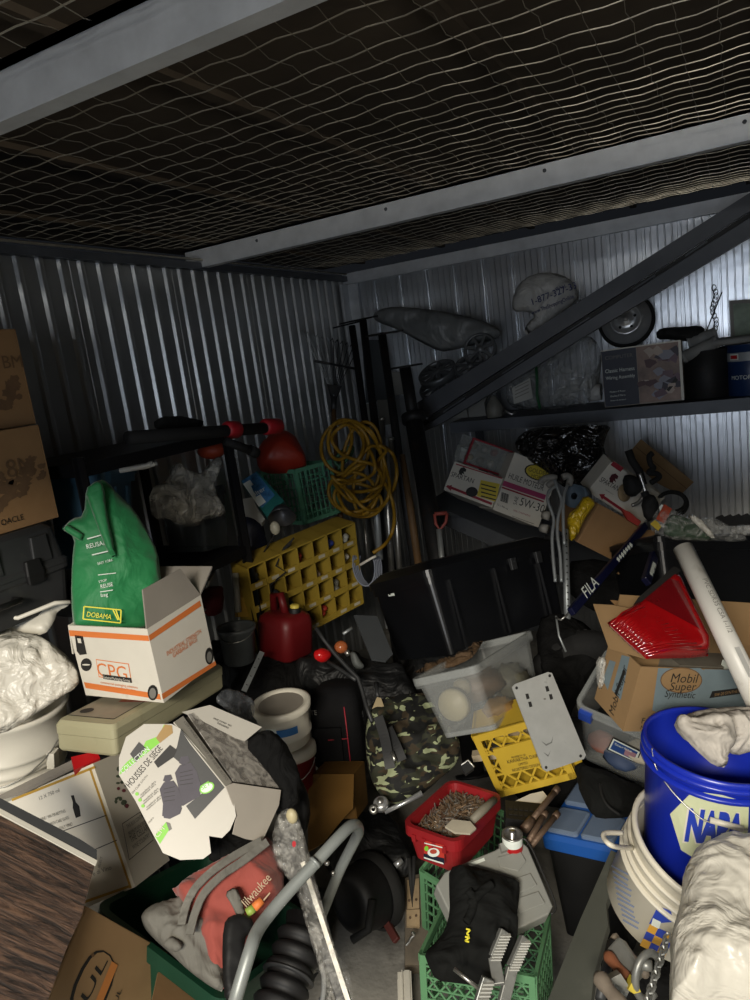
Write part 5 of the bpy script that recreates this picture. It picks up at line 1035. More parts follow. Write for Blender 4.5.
for i in range(7): P.line(q, (502+i*1.1, 492+i*.4), (500.5+i*1.1, 501+i*.4), .003+.002*(i % 2), m_ink)
for i in range(2): P.line(q, (512, 516+i*3), (534, 524+i*2), .003, m_inkg)
merge(mb, q, M.inverted()); part('body', mb, t, bevel=.002)
# black garbage bag
m_garb = wrinkly('garbage_bag', '#0c0c0d', .18, scale=9, strength=1, dist=.04, spec=.8, var=.2)
mb = MB(); pillow(mb, [(513, 446), (520, 434), (535, 427), (560, 426), (590, 424), (612, 425), (606, 436), (603, 450), (612, 462), (606, 476), (590, 486), (575, 492), (558, 484), (545, 470), (528, 460)], Plane(onY(560, 455, 3.25), n=V((0, -1, .2))), .07, m_garb, amp=.045, sc=9, seed=41, D=.14, step=2.6); solo('garbage_bag', 'shiny black garbage bag slumped on the sagging shelf under the wall shelf', 'bag', mb)
# crutches
t = thing('folding_crutches', 'pair of grey metal crutches with pale padded tops leaning on the big black tote', 'crutches', W(565, 650, 2.62)); m_pad = mat('crutch_pad', '#8d8a82', .6, var=.1, dirt='#6b6860', ds=30)
def G(x, y, d): return W(520+x/5.357, 440+y/5.357, d)
for pts in ([(110, 235), (125, 212), (160, 200), (195, 205)], [(150, 250), (165, 235), (195, 225)], [(228, 200), (250, 192), (268, 205), (262, 245)]): mb = MB(); mb.tube(cat_([G(x, y, 2.9) for x, y in pts], False), .014, m_pad, 10); part('arm_pad', mb, t, world=True)
for pts in ([(185, 215), (190, 245), (155, 275), (150, 330), (180, 420), (172, 520), (178, 640), (190, 760)], [(190, 225), (205, 270), (222, 330), (205, 410), (200, 500), (215, 620), (222, 760)], [(255, 240), (235, 300), (232, 420), (238, 560)]): mb = MB(); mb.tube(cat_([G(x, y, 2.9-.0003*y) for x, y in pts], False), .0065, m_alu, 8); part('side_tube', mb, t, world=True)
mb = MB(); p = G(242, 480, 2.8); q = W(568, 640, 2.66); mb.tube([p, q], .013, m_alu, 12)
for i in range(16): c = p.lerp(q, .04+.06*i); mb.tube([c-RF*.0125, c-RF*.0138], .004, m_ink, 8)
part('lower_leg', mb, t, world=True)
mb = MB(); mb.tube([W(567, 636, 2.66), W(569, 656, 2.62)], .009, m_whitep, 10); part('rubber_tip', mb, t, world=True, label='white tip')
for (x, y) in ((125, 400), (115, 470)): mb = MB(); mb.tube([G(x, y, 2.88), G(x+32, y+8, 2.86)], .018, m_pad, 12); part('hand_grip', mb, t, world=True)
mb = MB(); mb.tube([G(135, 522, 2.8), G(190, 528, 2.76), G(248, 520, 2.8)], .009, m_blkm, 8); part('band', mb, t, world=True, label='black band')
# yellow bag and roll
mb = MB(); pillow(mb, [(585, 494), (597, 502), (590, 512), (583, 523), (577, 537), (570, 542), (567, 530), (568, 514), (576, 508)], Plane(W(580, 520, 2.84), n=-RF+V((0, 0, .2))), .03, wrinkly('yellow_bag', '#c6a51c', .3, scale=14, strength=.9, spec=.7), amp=.015, step=1.8, sc=14); solo('yellow_bag', 'small yellow plastic bag beside the crutch tops', 'bag', mb)
A = axis(W(574, 496, 2.9), V((-.2, -1, .3))); mb = MB(); mb.lathe([(.014, 0), (.046, 0), (.048, .004), (.048, -.07), (.014, -.07), (.014, 0)], mat('blue_grey_roll', '#4d5c68', .6), 28, A); solo('tape_roll', 'blue grey roll behind the yellow plastic bag', 'tape', mb)
# right-hand boxes
M, dm = fitbox((.30, .10, .15), {(-1, -1, 1): (611.5, 462), (-1, -1, 0): (587, 491), (1, -1, 0): (641, 526), (1, -1, 1): (665, 497)}, 3.0, yaws=(0,), name='spartR', ws=.15)
t = thing('fruit_box', 'white fruit box with a helmet logo steeply tilted beside the black garbage bag', 'box', M, 'fruit boxes with a helmet logo'); mb = MB(); carton(mb, dm, m_card_w); q = MB(); P = fpl(M, dm, 'front')
P.text(q, 'SPARTAN', (599, 481), (617, 491), m_ink, ysc=1.4); helmet(P, q, 613.5, 479, .95, mat('dark_maroon', '#4d151c', .6)); P.text(q, 'clementines', (605, 490), (613, 495), m_inkg)
P.line(q, (602, 496), (640, 522), .012, m_maroon); P.poly(q, [(599, 494), (605, 494), (602, 500)], m_maroon, .0016); P.line(q, (612, 463), (622, 470), .02, m_maroon); merge(mb, q, M.inverted()); part('body', mb, t, bevel=.002)
M, dm = fitbox((.22, .22, .20), {(-1, -1, 1): (598, 503), (1, -1, 1): (641, 527), (1, -1, 0): (617, 562), (-1, -1, 0): (578, 543)}, 2.92, yaws=(0,), name='kraftR', ws=.15)
t = thing('carton', 'plain brown cardboard box tilted below the white fruit box at the right', 'box', M); mb = MB(); carton(mb, dm, m_kraft, open_top=False); part('body', mb, t, bevel=.002)
mb = MB(); Plane(W(645, 560, 2.85), n=-RF+V((.2, 0, .1))).slab(mb, [(624, 560), (636, 530), (655, 530), (653, 568), (640, 582), (618, 574)], m_kraft, .012); solo('cardboard_piece', 'folded brown cardboard behind the two navy shafts', 'cardboard', mb)
mb = MB(); P = Plane(onY(660, 470, 3.6), n=V((-.2, -1, .4))); P.slab(mb, [(641, 439), (668, 461), (693.5, 482), (680, 495), (655, 482), (627, 455)], m_kraft2, .005); P.line(mb, (636, 447), (687, 489), .003, m_kraftd); solo('box_flap', 'open brown cardboard flap standing up against the bright back wall', 'cardboard', mb)
# black and silver tools on the boxes
t = thing('caulking_gun', 'tangle of a black and silver hand tool on top of the tilted fruit box', 'tool', W(635, 500, 2.95))
def H(x, y, d=2.92): return W(520+x/5.357, 440+y/5.357, d)
mb = MB(); pillow(mb, [(622, 476), (632, 474), (641, 480), (643, 490), (634, 498), (624, 494)], Plane(W(632, 486, 2.9), n=-RF), .035, m_blkm, amp=.01, step=1.8); part('handle_body', mb, t, world=True)
mb = MB(); mb.tube([H(580, 55), H(600, 110), H(640, 170), H(660, 240)], .016, m_blkm, 8); part('barrel', mb, t, world=True)
mb = MB(); mb.tube(cat_([H(x, y) for x, y in ((710, 70), (692, 90), (700, 130), (715, 150), (690, 175), (730, 180), (745, 200), (700, 230))], False), .012, m_blkm, 8); part('trigger', mb, t, world=True)
mb = MB(); mb.tube(cat_([H(x, y, 2.88) for x, y in ((640, 180), (660, 240), (668, 280), (640, 330), (600, 350))], False), .008, m_steel, 8); mb.tube([H(668, 280, 2.88), H(690, 370, 2.86)], .016, m_char, 8); part('frame_rod', mb, t, world=True)
mb = MB(); pillow(mb, [(640, 500), (652, 492), (660, 505), (658, 520), (645, 522)], Plane(W(650, 508, 2.86), n=-RF), .03, m_blkm, amp=.015, step=1.8); solo('black_strap', 'bunched black strap beside the clear gift bag', 'strap', mb)
mb = MB(); A = axis(W(624, 493, 2.94), -RF+RR*.5); mb.lathe([(.006, 0), (.036, 0), (.036, .004), (.006, .004)], mat('tan_disc', '#8f7a5a', .7), 24, A); solo('sanding_disc', 'tan sanding disc lying on the tilted fruit box', 'disc', mb)
mb = MB(); P = Plane(W(632, 515, 2.88), n=-RF); P.slab(mb, [(622, 509), (630, 512), (641, 522), (638, 526), (628, 520)], mat('red_tool', '#9c2a22', .5), .02); solo('utility_knife', 'red-handled tool lying on the lower edge of the tilted fruit box', 'tool', mb)
mb = MB(); A = axis(W(651, 505, 2.85), -RF); mb.lathe([(0, .01), (.012, .008), (.016, 0), (0, -.005)], m_whitep, 16, A); solo('white_button', 'small white round cap among the black tools', 'cap', mb)
mb = MB()
for k in range(3): mb.tube([W(672+(13+k*1.5)*math.cos(a), 502+(9+k*2)*math.sin(a)+k, 2.95) for a in [-2.6+3.9*i/16 for i in range(17)]], .005, m_blkm, 6)
solo('cable_loop', 'loops of black cable above the clear gift bag', 'cable', mb)
# gift bag
m_film2 = wrinkly('light_film', '#dcdcd6', .15, scale=20, strength=1, dist=.02, alpha=.16, amap=24, spec=.9)
t = thing('gift_bag', 'green gift wrap roll in clear film lying on the black tote at the right', 'bag', W(690, 540, 2.7)); P = Plane(W(690, 528, 2.55), n=-RF+V((0, 0, .5)))
mb = MB(); pillow(mb, [(662, 531), (668, 514), (684, 516), (700, 525), (715, 538), (706, 541), (668, 538)], P, .02, mat('wrap_green', '#27452c', .5, var=.1), amp=.003, step=2, D=.02); part('green_wrap', mb, t, world=True)
mb = MB(); P2 = P.shift(.024); P2.poly(mb, [(656, 519), (664, 504), (672, 509), (664, 524)], mat('red_label', '#a8452c', .5)); P2.poly(mb, [(650, 524), (655, 520), (662, 526), (658, 531)], mat('cream_label', '#b8a03a', .5)); P2.poly(mb, [(659, 507), (662, 504), (664, 507), (660, 512)], m_wink); part('printed_label', mb, t, world=True, label='red and yellow label')
mb = MB(); pillow(mb, [(649, 524), (657, 508), (665, 503), (680, 514), (700, 518), (714, 517), (732, 528), (750, 539), (740, 542), (715, 541), (690, 541), (664, 539), (652, 532)], P.shift(.0), .03, m_film2, amp=.012, step=2.2, sc=16); part('clear_film', mb, t, world=True)
mb = MB(); pillow(mb, [(686, 515), (696, 515), (708, 526), (716, 538), (710, 538), (700, 528)], P.shift(.035), .01, m_whitebag, amp=.01, step=1.8); part('tissue', mb, t, world=True, label='white tissue')
mb = MB(); P = Plane(W(735, 526, 2.72), n=V((0, -1, .3))); pl = [(714, 521)]+[(716+i*4.2+(2 if i % 2 else 0), 517-i*.25-(2.2 if i % 2 else 0)) for i in range(12)]+[(775, 524), (716, 526)]; P.slab(mb, pl, m_blkm, .05); solo('foam_mat', 'black mat with a jagged edge against the bright back wall at the right edge', 'mat', mb)
mb = MB(); pillow(mb, [(727, 531), (736, 525), (752, 524), (775, 526), (775, 540), (745, 538)], Plane(W(745, 532, 2.6), n=-RF+V((0, 0, .4))), .02, m_film, amp=.015, step=2); solo('plastic_wrap', 'crumpled clear plastic wrap on the black tote at the right edge', 'plastic', mb)
# black tote at right
m_crim = mat('clear_rim', '#b4b8b6', .2, alpha=.32, var=.05, spec=.8)
m_tblk = mat('black_tote', '#101114', .35, var=.2, vs=4, bump=.03, bs=20)
def tote(nm, lab, pts, dims, d, m, name='', taper=.9, lid=None, rim=.012, kids=True, cat='tote', grow=1, **kw):
    M, dm = fitbox(dims, pts, d, name=name, **kw); dm = (dm[0]*grow, dm[1]*grow, dm[2]); w, dd, h = dm; t = thing(nm, lab, cat, M); mb = MB(); k = taper; i = .004
    mb.loft([(w*k, dd*k, .02, 0), (w-.004, dd-.004, .025, h-.03), (w+rim, dd+rim, .03, h-.03), (w+rim, dd+rim, .03, h), (w-i*2-.004, dd-i*2-.004, .025, h), (w*k-i*2, dd*k-i*2, .02, i)], m, caps=(True, True), smooth=False, n=5); part('body', mb, t)
    if 'clear' in m.name: mb = MB(); mb.loft([(w+rim+.002, dd+rim+.002, .03, h-.022), (w+rim+.002, dd+rim+.002, .03, h+.001), (w-.006, dd-.006, .025, h+.001), (w-.006, dd-.006, .025, h-.022)], m_crim, n=5, closed=True, caps=(False, False)); mb.loft([(w*k+.001, dd*k+.001, .02, 0), (w*k+.004, dd*k+.004, .02, .014), (w*k-.008, dd*k-.008, .02, .014), (w*k-.01, dd*k-.01, .02, 0)], m_crim, n=5, closed=True, caps=(False, False)); part('rim', mb, t)
    return t, M, dm
t, M, dm = tote('storage_tote', 'black plastic tote at the right edge under the clear gift bag', {(-1, -1, 1): (658, 542), (1, -1, 1): (790, 541), (-1, -1, 0): (668, 650)}, (.52, .36, .36), 2.55, m_tblk, name='toteR'); w, d, h = dm
mb = MB(); mb.loft([(w+.02, d+.02, .03, h), (w+.02, d+.02, .03, h+.02), (w-.02, d-.02, .03, h+.03)], m_tblk); part('lid', mb, t)
mb = MB(); mb.loft([(w*.3, .012, .005, h*.3), (w*.34, .012, .005, h*.7)], m_tblk, Mx.Translation((0, -d/2+.002, 0))); part('moulded_panel', mb, t)
# navy shafts
m_nv = mat('navy_gloss', '#0d1030', .35, var=.15)
def shaft(lab, p, q, w_, txt, tpos, gx):
    P_ = W(*p); Q_ = W(*q); t = thing('hockey_stick', lab, 'stick', P_); mb = MB(); mb.bar(P_, Q_, w_, .022, m_nv, RF); part('shaft', mb, t, world=True, bevel=.004)
    ax = (Q_-P_).normalized(); z = (-RF); z = (z-ax*z.dot(ax)).normalized(); fr = frame(P_+z*.0125, ax, z); L = (Q_-P_).length; mb = MB()
    if txt: mb.text(txt, m_wink, fr, width=L*.15, x=L*.14, y=-.006, z=.001)
    for k in range(7): x = L*(gx+.03*k); mb.add([(x, -.010+.003*math.sin(k*2), .001), (x+.014, -.004, .001), (x+.006, .010, .001), (x-.006, .004, .001)], [(0, 1, 2, 3)], m_wink, fr)
    part('white_lettering', mb, t, world=True); return t
shaft('dark navy shaft with white lettering slanting down toward the big black tote', (571, 612, 2.35), (645, 526, 2.8), .028, 'FILA', .1, .55)
shaft('dark navy shaft with white scroll marks hidden behind the red tail light', (646, 582, 2.4), (662, 530, 2.75), .032, None, .3, .1)
mb = MB(); mb.tube([W(556, 616, 2.45), W(559, 636, 2.42), W(566, 652, 2.4)], .004, m_alu, 6); mb.tube([W(568, 614, 2.42), W(561, 620, 2.42), W(556, 618, 2.44)], .004, m_steel, 6); solo('wire_bracket', 'thin bent silver wire below the navy shaft', 'wire', mb)
# ---------------------------------------------------------------- white pipe, brown printed box with tail light
A_ = W(683, 548, 1.98); B_ = W(770, 728, 1.66); mb = MB(); ax = (B_-A_).normalized(); L_ = (B_-A_).length; Q = axis(A_, ax, RR)
mb.lathe([(.020, 0), (.027, 0), (.027, L_), (.020, L_), (.020, 0)], mat('pvc_white', '#d3d1ca', .4, var=.05, dirt='#a6a294', ds=8), 28, Q)
q = (-RF-ax*(-RF).dot(ax)).normalized(); fr = frame(A_+q*.0275, ax, q); mb.text('PVC SDR35 CSA 1-1/2', m_inkg, fr, width=.16, x=.12, y=-.003, ysc=1.0); mb.rect(.36, 0, .08, .012, mat('silver_sticker', '#b0b0ac', .3), fr); solo('pvc_pipe', 'white plastic pipe slanting across the open brown oil box', 'pipe', mb)
M, dm = fitbox((.40, .26, .215), {(-1, -1, 1): (645, 659.4), (-1, -1, 0): (617, 736), (1, -1, 1): (800, 671), (-1, 1, 1): (610, 649.6), (-1, 1, 0): (596, 692)}, 1.92, name='mobil')
t = thing('carton', 'open brown motor oil box with a red tail light lying in it', 'box', M); w, d, h = dm
mb = MB(); carton(mb, dm, m_kraft2); q = MB(); P = fpl(M, dm, 'front'); PL = fpl(M, dm, 'left'); m_gb = mat('grey_blue_print', '#6f7f86', .7, var=.1, vs=10)
P.poly(q, [(658, 668), (700, 668), (715, 676), (760, 682), (760, 712), (680, 724), (652, 710)], m_gb); P.poly(q, [(704, 669), (760, 670), (760, 684), (706, 681)], m_gb, .001)
blob(P, q, 681, 680, 21, 13, m_kraftd, .0012, 24); blob(P, q, 681, 680, 20, 12, m_kraft2, .0014, 24)
P.text(q, 'Mobil', (670, 682), (696, 682.5), m_ink, z=.002, ysc=1.05); P.text(q, 'Super', (669, 690), (695, 690), m_ink, z=.002, ysc=1.0); P.text(q, 'Synthetic', (664, 696.5), (694, 698), m_ink, z=.002, ysc=1.15)
P.poly(q, [(712, 691), (745, 687), (744, 693), (709, 698)], m_ink, .0012); P.text(q, '5W-20 SYNTHETIC', (714, 696), (742, 691.5), m_kraft2, z=.002, ysc=1.3); P.text(q, 'Full', (641, 723), (651, 723), m_ink); P.text(q, 'Motor oil', (640, 729), (660, 730), m_ink)
PL.poly(q, [(622, 655), (630, 657), (621, 700), (612, 690)], m_gb); PL.line(q, (625, 670), (616, 695), .012, m_ink, .0012); PL.poly(q, [(610, 660), (616, 662), (608, 690), (603, 680)], m_gb)
PL.text(q, 'Mobil Super', (614, 716), (628, 668), m_ink, z=.0016, ysc=1.2)
merge(mb, q, M.inverted()); part('body', mb, t)
mb = MB(); Plane((609, 649, 1.98), (645, 659, 1.85), (595, 605, 2.02)).slab(mb, [(593, 604), (612, 605), (628, 608), (655, 636), (645, 659), (609, 649)], m_kraft2, .004); part('flap', mb, t, world=True)
mb = MB(); Plane((612, 601, 2.1), (634, 603, 2.12), (640, 640, 2.08)).slab(mb, [(611, 600), (632, 602), (640, 612), (640, 640), (622, 612)], m_kraft, .004); part('flap', mb, t, world=True)
mb = MB(); flap(mb, dm, 'back', .13, 100, m_kraft2); part('flap', mb, t)
mb = MB(); flap(mb, dm, 'right', .12, 115, m_kraft2); part('flap', mb, t)
mb = MB(); mb.box((.05, .04, h*.5), (w*.5, d*.6, h*.7), mat('grey_contents', '#6f6a60', .7, var=.3)); mb.box((.12, -.03, h*.86), (.10, .07, .03), m_wink); solo('paper_bundle', 'grey papers packed in the open brown oil box', 'papers', mb, M)
# tail light
m_tl = mat('tail_lens', '#8e0a0f', .12, var=.25, vs=7, spec=.9, coat=.6); m_tld = mat('tail_lens_dark', '#5f0a10', .12, var=.2, spec=.9, coat=.6)
P = Plane((608, 624, 1.86), (708, 650, 1.84), (672, 575, 2.0)); t = thing('tail_light', 'large red ribbed car tail light lying in the open brown oil box', 'tail light', P.at(660, 655))
mb = MB(); pillow(mb, [(607, 623), (634, 605), (650, 592), (669, 574), (679, 578), (694, 610), (709, 641), (708, 656), (690, 658), (646, 659), (625, 640)], P, .035, m_tl, D=.03, amp=.001, step=2.4, sm=0); part('lens', mb, t, world=True)
mb = MB(); P2 = P.shift(.033)
for i in range(15):
    f = i/14; a = (611+37*f, 624+32*f); b = (640+66*f, 604+46*f); mid = (a[0]*.5+b[0]*.5-3, a[1]*.5+b[1]*.5-1.5-2*f); mb.tube([P2.at(*a), P2.at(*mid), P2.at(*b)], .0024, m_tl, 6)
part('lens_ribs', mb, t, world=True)
mb = MB(); P2.poly(mb, [(644, 600), (669, 579), (678, 582), (690, 608), (700, 630), (672, 615)], m_tld, .004); part('upper_lens', mb, t, world=True, label='darker red smooth upper lens')
mb = MB(); P.slab(mb, [(634, 604), (650, 590), (669, 573), (673, 574), (676, 577), (660, 590), (637, 608)], m_ink, .05, up=.03); part('black_housing', mb, t, world=True, label='black plastic housing edge')
# clear tote below
m_ctote = mat('clear_tote_plastic', '#c4c8c6', .18, alpha=.17, var=.08, spec=.7, bump=.02)
t, M, dm = tote('storage_tote', 'clear plastic tote with blue handle and white label, under the open brown oil box', {(-1, -1, 1): (579, 702), (-1, -1, 0): (578, 760), (1, -1, 0): (652, 794), (-1, 1, 1): (607, 648), (1, -1, 1): (655, 740)}, (.34, .36, .17), 2.22, m_ctote, name='ctoteR', ws=.12); w, d, h = dm
P = fpl(M, dm, 'front', .006); mb = MB(); P.poly(mb, [(613, 737), (641.5, 751), (636.6, 763), (607, 749.5)], m_ink, .001); P.poly(mb, [(613.6, 738.3), (640.2, 751.5), (636, 761.8), (608.4, 749)], m_wink, .0015); P.poly(mb, [(614.6, 740), (638, 751.6), (634, 759.8), (610.4, 748.2)], mat('label_blue', '#2c4a86', .5), .002); P.text(mb, 'Sterilite', (615, 744), (632, 752), m_wink, z=.003); P.poly(mb, [(626, 748), (637, 753.5), (634, 759), (624, 754)], mat('label_pink', '#a9808a', .5), .0026); part('printed_label', mb, t, world=True, label='white and blue label')
mb = MB(); q = (M @ V((-w/2+.02, -d/2-.012, h-.01))); mb.box((-w*.36, -d/2-.01, h-.022), (w*.16, .02, .035), mat('blue_handle', '#2b4aa8', .4)); part('latch_handle', mb, t, label='blue handle')
mb = MB(); rn = random.Random(8)
for i, (c, x, y, z, s) in enumerate((('#8a5a4c', -.08, -.08, .05, .05), ('#30405e', .02, -.1, .05, .06), ('#b2aa98', .1, -.1, .09, .05), ('#9a958a', -.1, .02, .11, .05), ('#5d6470', .04, .05, .1, .06))): 
    mb = MB(); mb.ball((x*w/.34, y, z*h/.17), (s, s*.8, s*.45), mat('cont%d' % i, c, .7, var=.2), M, 12, 8, fn=lambda u: 1+.25*noise.noise(u*2.3)); solo('cloth_bundle', ('brown', 'dark blue', 'cream', 'grey', 'blue-grey')[i]+' bundle inside the clear tote with the white label', 'bundle', mb, group='bundles in the clear tote')
mb = MB(); pillow(mb, [(596, 656), (608, 658), (606, 680), (600, 692), (596, 680)], Plane(W(600, 670, 2.05), n=-RF), .012, m_film, amp=.01, step=2); solo('plastic_scrap', 'scrap of clear plastic hanging left of the open brown oil box', 'plastic', mb)
# tire and dark filler things behind
m_tire = mat('tire_rubber', '#151515', .85, var=.2, bump=.2, bs=60)
A = axis(W(584, 690, 2.5), V((-.2, -.6, .75))); mb = MB(); R0 = .21
mb.lathe([(R0-.09, -.05), (R0-.03, -.065), (R0, -.05), (R0, .05), (R0-.03, .065), (R0-.09, .05), (R0-.09, -.05)], m_tire, 48, A)
for k in range(48): mb.box((R0+.002, 0, 0), (.008, .012, .09), m_tire, A @ Mx.Rotation(2*PI*k/48, 4, 'Z'))
solo('tire', 'black rubber tire lying in the dark gap left of the clear tote', 'tire', mb)
# ================================================================ big black tote in the middle
t, M, dm = tote('storage_tote', 'large glossy black tote with lid, tilted in the middle of the heap', {(-1, -1, 1): (423, 577), (1, -1, 1): (556, 545), (-1, -1, 0): (454, 655), (1, -1, 0): (566, 616), (-1, 1, 1): (372, 590)}, (.58, .34, .33), 2.72, m_tblk, name='bigtote', taper=.93, ws=.12); w, d, h = dm
mb = MB(); mb.loft([(w+.03, d+.03, .035, h-.004), (w+.03, d+.03, .035, h+.022), (w+.005, d+.005, .03, h+.03), (w-.05, d-.05, .03, h+.05), (w-.12, d-.12, .03, h+.055)], m_tblk, n=5); part('lid', mb, t)
for x in (-w*.36, -w*.02, w*.34): mb = MB(); mb.bar((x, -d/2-.001, .01), (x*1.02, -d/2-.004, h-.03), .008, .012, m_tblk, (0, 1, 0)); part('corner_rib', mb, t)
for x in (w*.12, w*.34): mb = MB(); mb.loft([(.03, .014, .004, h-.055), (.03, .02, .004, h-.01)], m_char, Mx.Translation((x, -d/2-.012, 0))); part('latch', mb, t)
mb = MB(); P = fpl(M, dm, 'left', .004); P.poly(mb, [(387, 590), (393, 589), (395, 595.5), (389, 596.5)], m_wink, .001); P.poly(mb, [(388.5, 591.5), (390.5, 591), (391, 595), (389.5, 595)], m_ink, .002); part('sticker', mb, t, world=True, label='small white sticker')
# clear tote with junk
t, M, dm = tote('storage_tote', 'clear open tote of odds and ends in front of the large black tote', {(-1, -1, 1): (408, 681), (1, -1, 1): (476, 666), (1, 1, 1): (537, 628), (-1, -1, 0): (440, 745), (1, -1, 0): (492, 731), (1, 1, 0): (541, 690)}, (.24, .32, .2), 2.24, m_ctote, name='ctote', taper=.84, rim=.02, ws=.12); w, d, h = dm
for i, (c, x, y, z, sx, sy, sz, lab) in enumerate((('#7d745c', -.03, -.1, .12, .03, .025, .03, 'cream round plastic part inside the clear open tote'), ('#5f4a36', -.02, .0, .1, .08, .09, .05, 'brown crumpled cloth inside the clear open tote'), ('#5e5c4e', .06, .08, .07, .05, .07, .06, 'olive grey bundle inside the clear open tote'), ('#8a6b3e', .05, -.06, .03, .05, .06, .03, 'tan bundle at the bottom of the clear open tote'))):
    mb = MB(); mb.ball((x, y, z), (sx, sy, sz), mat('junk%d' % i, c, .6, var=.25, vs=15, bump=.3), M, 16, 10, fn=lambda u: 1+(.35*noise.noise(u*2.6) if i else .02)); solo('junk_bundle', lab, 'bundle', mb)
mb = MB(); A = M @ Mx.Translation((-.03, -d/2+.05, .09)) @ Mx.Rotation(PI/2, 4, 'X'); mb.lathe([(0, .02), (.02, .02), (.03, .012), (.045, .010), (.05, 0), (.05, -.02), (0, -.02)], mat('cream_disc', '#a39a7a', .5), 32, A); solo('plastic_disc', 'cream round plastic disc pressed against the front of the clear open tote', 'disc', mb)
m_leaf = wrinkly('brown_paper', soft=True, col='#4e3a24', rough=.8, scale=14, strength=1, dist=.03, var=.3)
mb = MB(); pillow(mb, [(412, 673), (424, 667), (440, 660), (458, 656), (468, 648), (480, 641), (484, 640), (478, 650), (470, 660), (450, 667), (428, 673)], Plane(M @ V((0, 0, h-.005)), n=M.to_3x3() @ V((0, -.35, 1))), .012, m_leaf, amp=.03, step=2.2, sc=18); solo('crumpled_paper', 'crumpled brown paper heaped on top of the clear open tote', 'paper', mb)
# metal plate
P = Plane((513.3, 686, 2.02), (551.7, 672, 2.06), (544, 771, 1.93)); A, _l = P.fr((513.3, 686), (551.7, 672)); m_pl = mat('brushed_plate', '#b3b5b2', .45, metal=.35, var=.08, vs=15, dirt='#7f817d', ds=14, dt=.66)
q = MB(); P.slab(q, [(512, 687), (515, 684), (548, 672), (552, 673), (586, 755), (584, 759), (547, 771.5), (543, 769)], m_pl, .004)
for (x, y) in ((516.5, 688), (549.6, 675.8), (580.5, 756), (546, 767.5)): blob(P, q, x, y, 1.4, 1.6, m_ink, .0008)
for (x, y) in ((527.2, 696.5), (530, 704.5), (547, 689), (550.7, 697)): P.poly(q, [(x-2, y-2.5), (x+1, y-3), (x+2.4, y+2), (x-.6, y+3)], m_ink, .0008)
blob(P, q, 544.6, 699, 1.4, .9, m_inkg, .0008)
m_scr = mat('scratch', '#6e706d', .6)
for pl in ([(541, 741), (546, 746), (552, 743), (553, 736), (551, 742), (546, 744)], [(543, 752), (548, 757), (551, 750), (548, 755)]): P.poly(q, pl, m_scr, .0008)
mb = MB(); merge(mb, q, A.inverted()); solo('metal_plate', 'bare aluminium plate with slots, lying across the yellow milk crate', 'plate', mb, A)
# yellow dairy crate
m_ycr = mat('dairy_yellow', '#c2a232', .45, var=.08, dirt='#9c8630', ds=8, dt=.62)
M, dm = fitbox((.30, .14, .24), {(-1, -1, 1): (473, 734), (1, -1, 1): (548, 716), (1, -1, 0): (576, 776), (-1, -1, 0): (500, 798)}, 2.1, yaws=(0,), name='dairy', ws=.12); w, d, h = dm
t = thing('milk_crate', 'yellow dairy crate lying on its side under the aluminium plate', 'crate', M)
A = Mx.Translation((0, -d/2, 0)); mb = MB(); lattice_wall(mb, A, w, h, m_ycr, 5, 3, t=.006, b=.006, diag=True, rim=.022); mb.box((0, -.002, h*.52), (w*.66, .008, h*.42), m_ycr, A)
q = MB(); P = fpl(M, dm, 'front', .004)
for s, a, b in (('PROPERTY OF', (512, 758), (526, 755)), ('KAWARTHA DAIRY', (508, 763), (541, 756)), ('LIMITED', (519, 765), (528, 763)), ('REGISTERED DESIGN', (513, 771), (540, 765))): P.text(q, s, a, b, m_ink, z=.004, ysc=1.5)
merge(mb, q, M.inverted()); part('front_wall', mb, t)
for s_ in (-1, 1): mb = MB(); lattice_wall(mb, Mx.Translation((s_*w/2, 0, 0)) @ Mx.Rotation(PI/2, 4, 'Z'), d, h, m_ycr, 4, 3, t=.005, b=.006); part('side_wall', mb, t)
mb = MB(); mb.box((0, 0, .004), (w, d, .008), m_ycr); mb.box((0, 0, h-.004), (w, d, .008), m_ycr); part('edge_panels', mb, t)
rn = random.Random(6)
for i in range(7):
    mb = MB(); mb.box((rn.uniform(-.1, .1), 0, h*(.2+.1*i)), (.16, .03, .022), mat('stick%d' % (i % 4), ('#c9a92c', '#8a7a5e', '#b3a58c', '#6e5a44')[i % 4], .6), M @ Mx.Rotation(rn.uniform(-.4, .4), 4, 'Y')); solo('wooden_stick', 'flat wooden piece stored inside the yellow dairy crate', 'wood', mb, group='wooden pieces inside the yellow dairy crate')
# ================================================================ camouflage bag
m_camo = bpy.data.materials.new('camouflage'); m_camo.use_nodes = True; nt = m_camo.node_tree; N = nt.nodes; L = nt.links; tc = N.new('ShaderNodeTexCoord')
mp = N.new('ShaderNodeMapping'); mp.inputs['Scale'].default_value = (1, 1, 2.6); mp.inputs['Rotation'].default_value = (.3, .4, 0); L.new(tc.outputs['Object'], mp.inputs[0]); prev = None
for sc_, off, th_, c_ in ((13, 0, .5, '#2b2d1f'), (15, 5, .56, '#3a3020'), (17, 9, .575, '#98a07c'), (16, 14, .56, '#101110')):
    n1 = N.new('ShaderNodeTexNoise'); n1.noise_dimensions = '4D'; n1.inputs['W'].default_value = off; n1.inputs['Scale'].default_value = sc_; n1.inputs['Detail'].default_value = 1; n1.inputs['Distortion'].default_value = .8; L.new(mp.outputs[0], n1.inputs['Vector'])
    g_ = N.new('ShaderNodeMath'); g_.operation = 'GREATER_THAN'; g_.inputs[1].default_value = th_; L.new(n1.outputs['Fac'], g_.inputs[0])
    mm = N.new('ShaderNodeMix'); mm.data_type = 'RGBA'; L.new(g_.outputs[0], mm.inputs[0]); mm.inputs[7].default_value = (*lin(c_), 1)
    if prev: L.new(prev, mm.inputs[6])
    else: mm.inputs[6].default_value = (*lin('#121311'), 1)
    prev = mm.outputs[2]
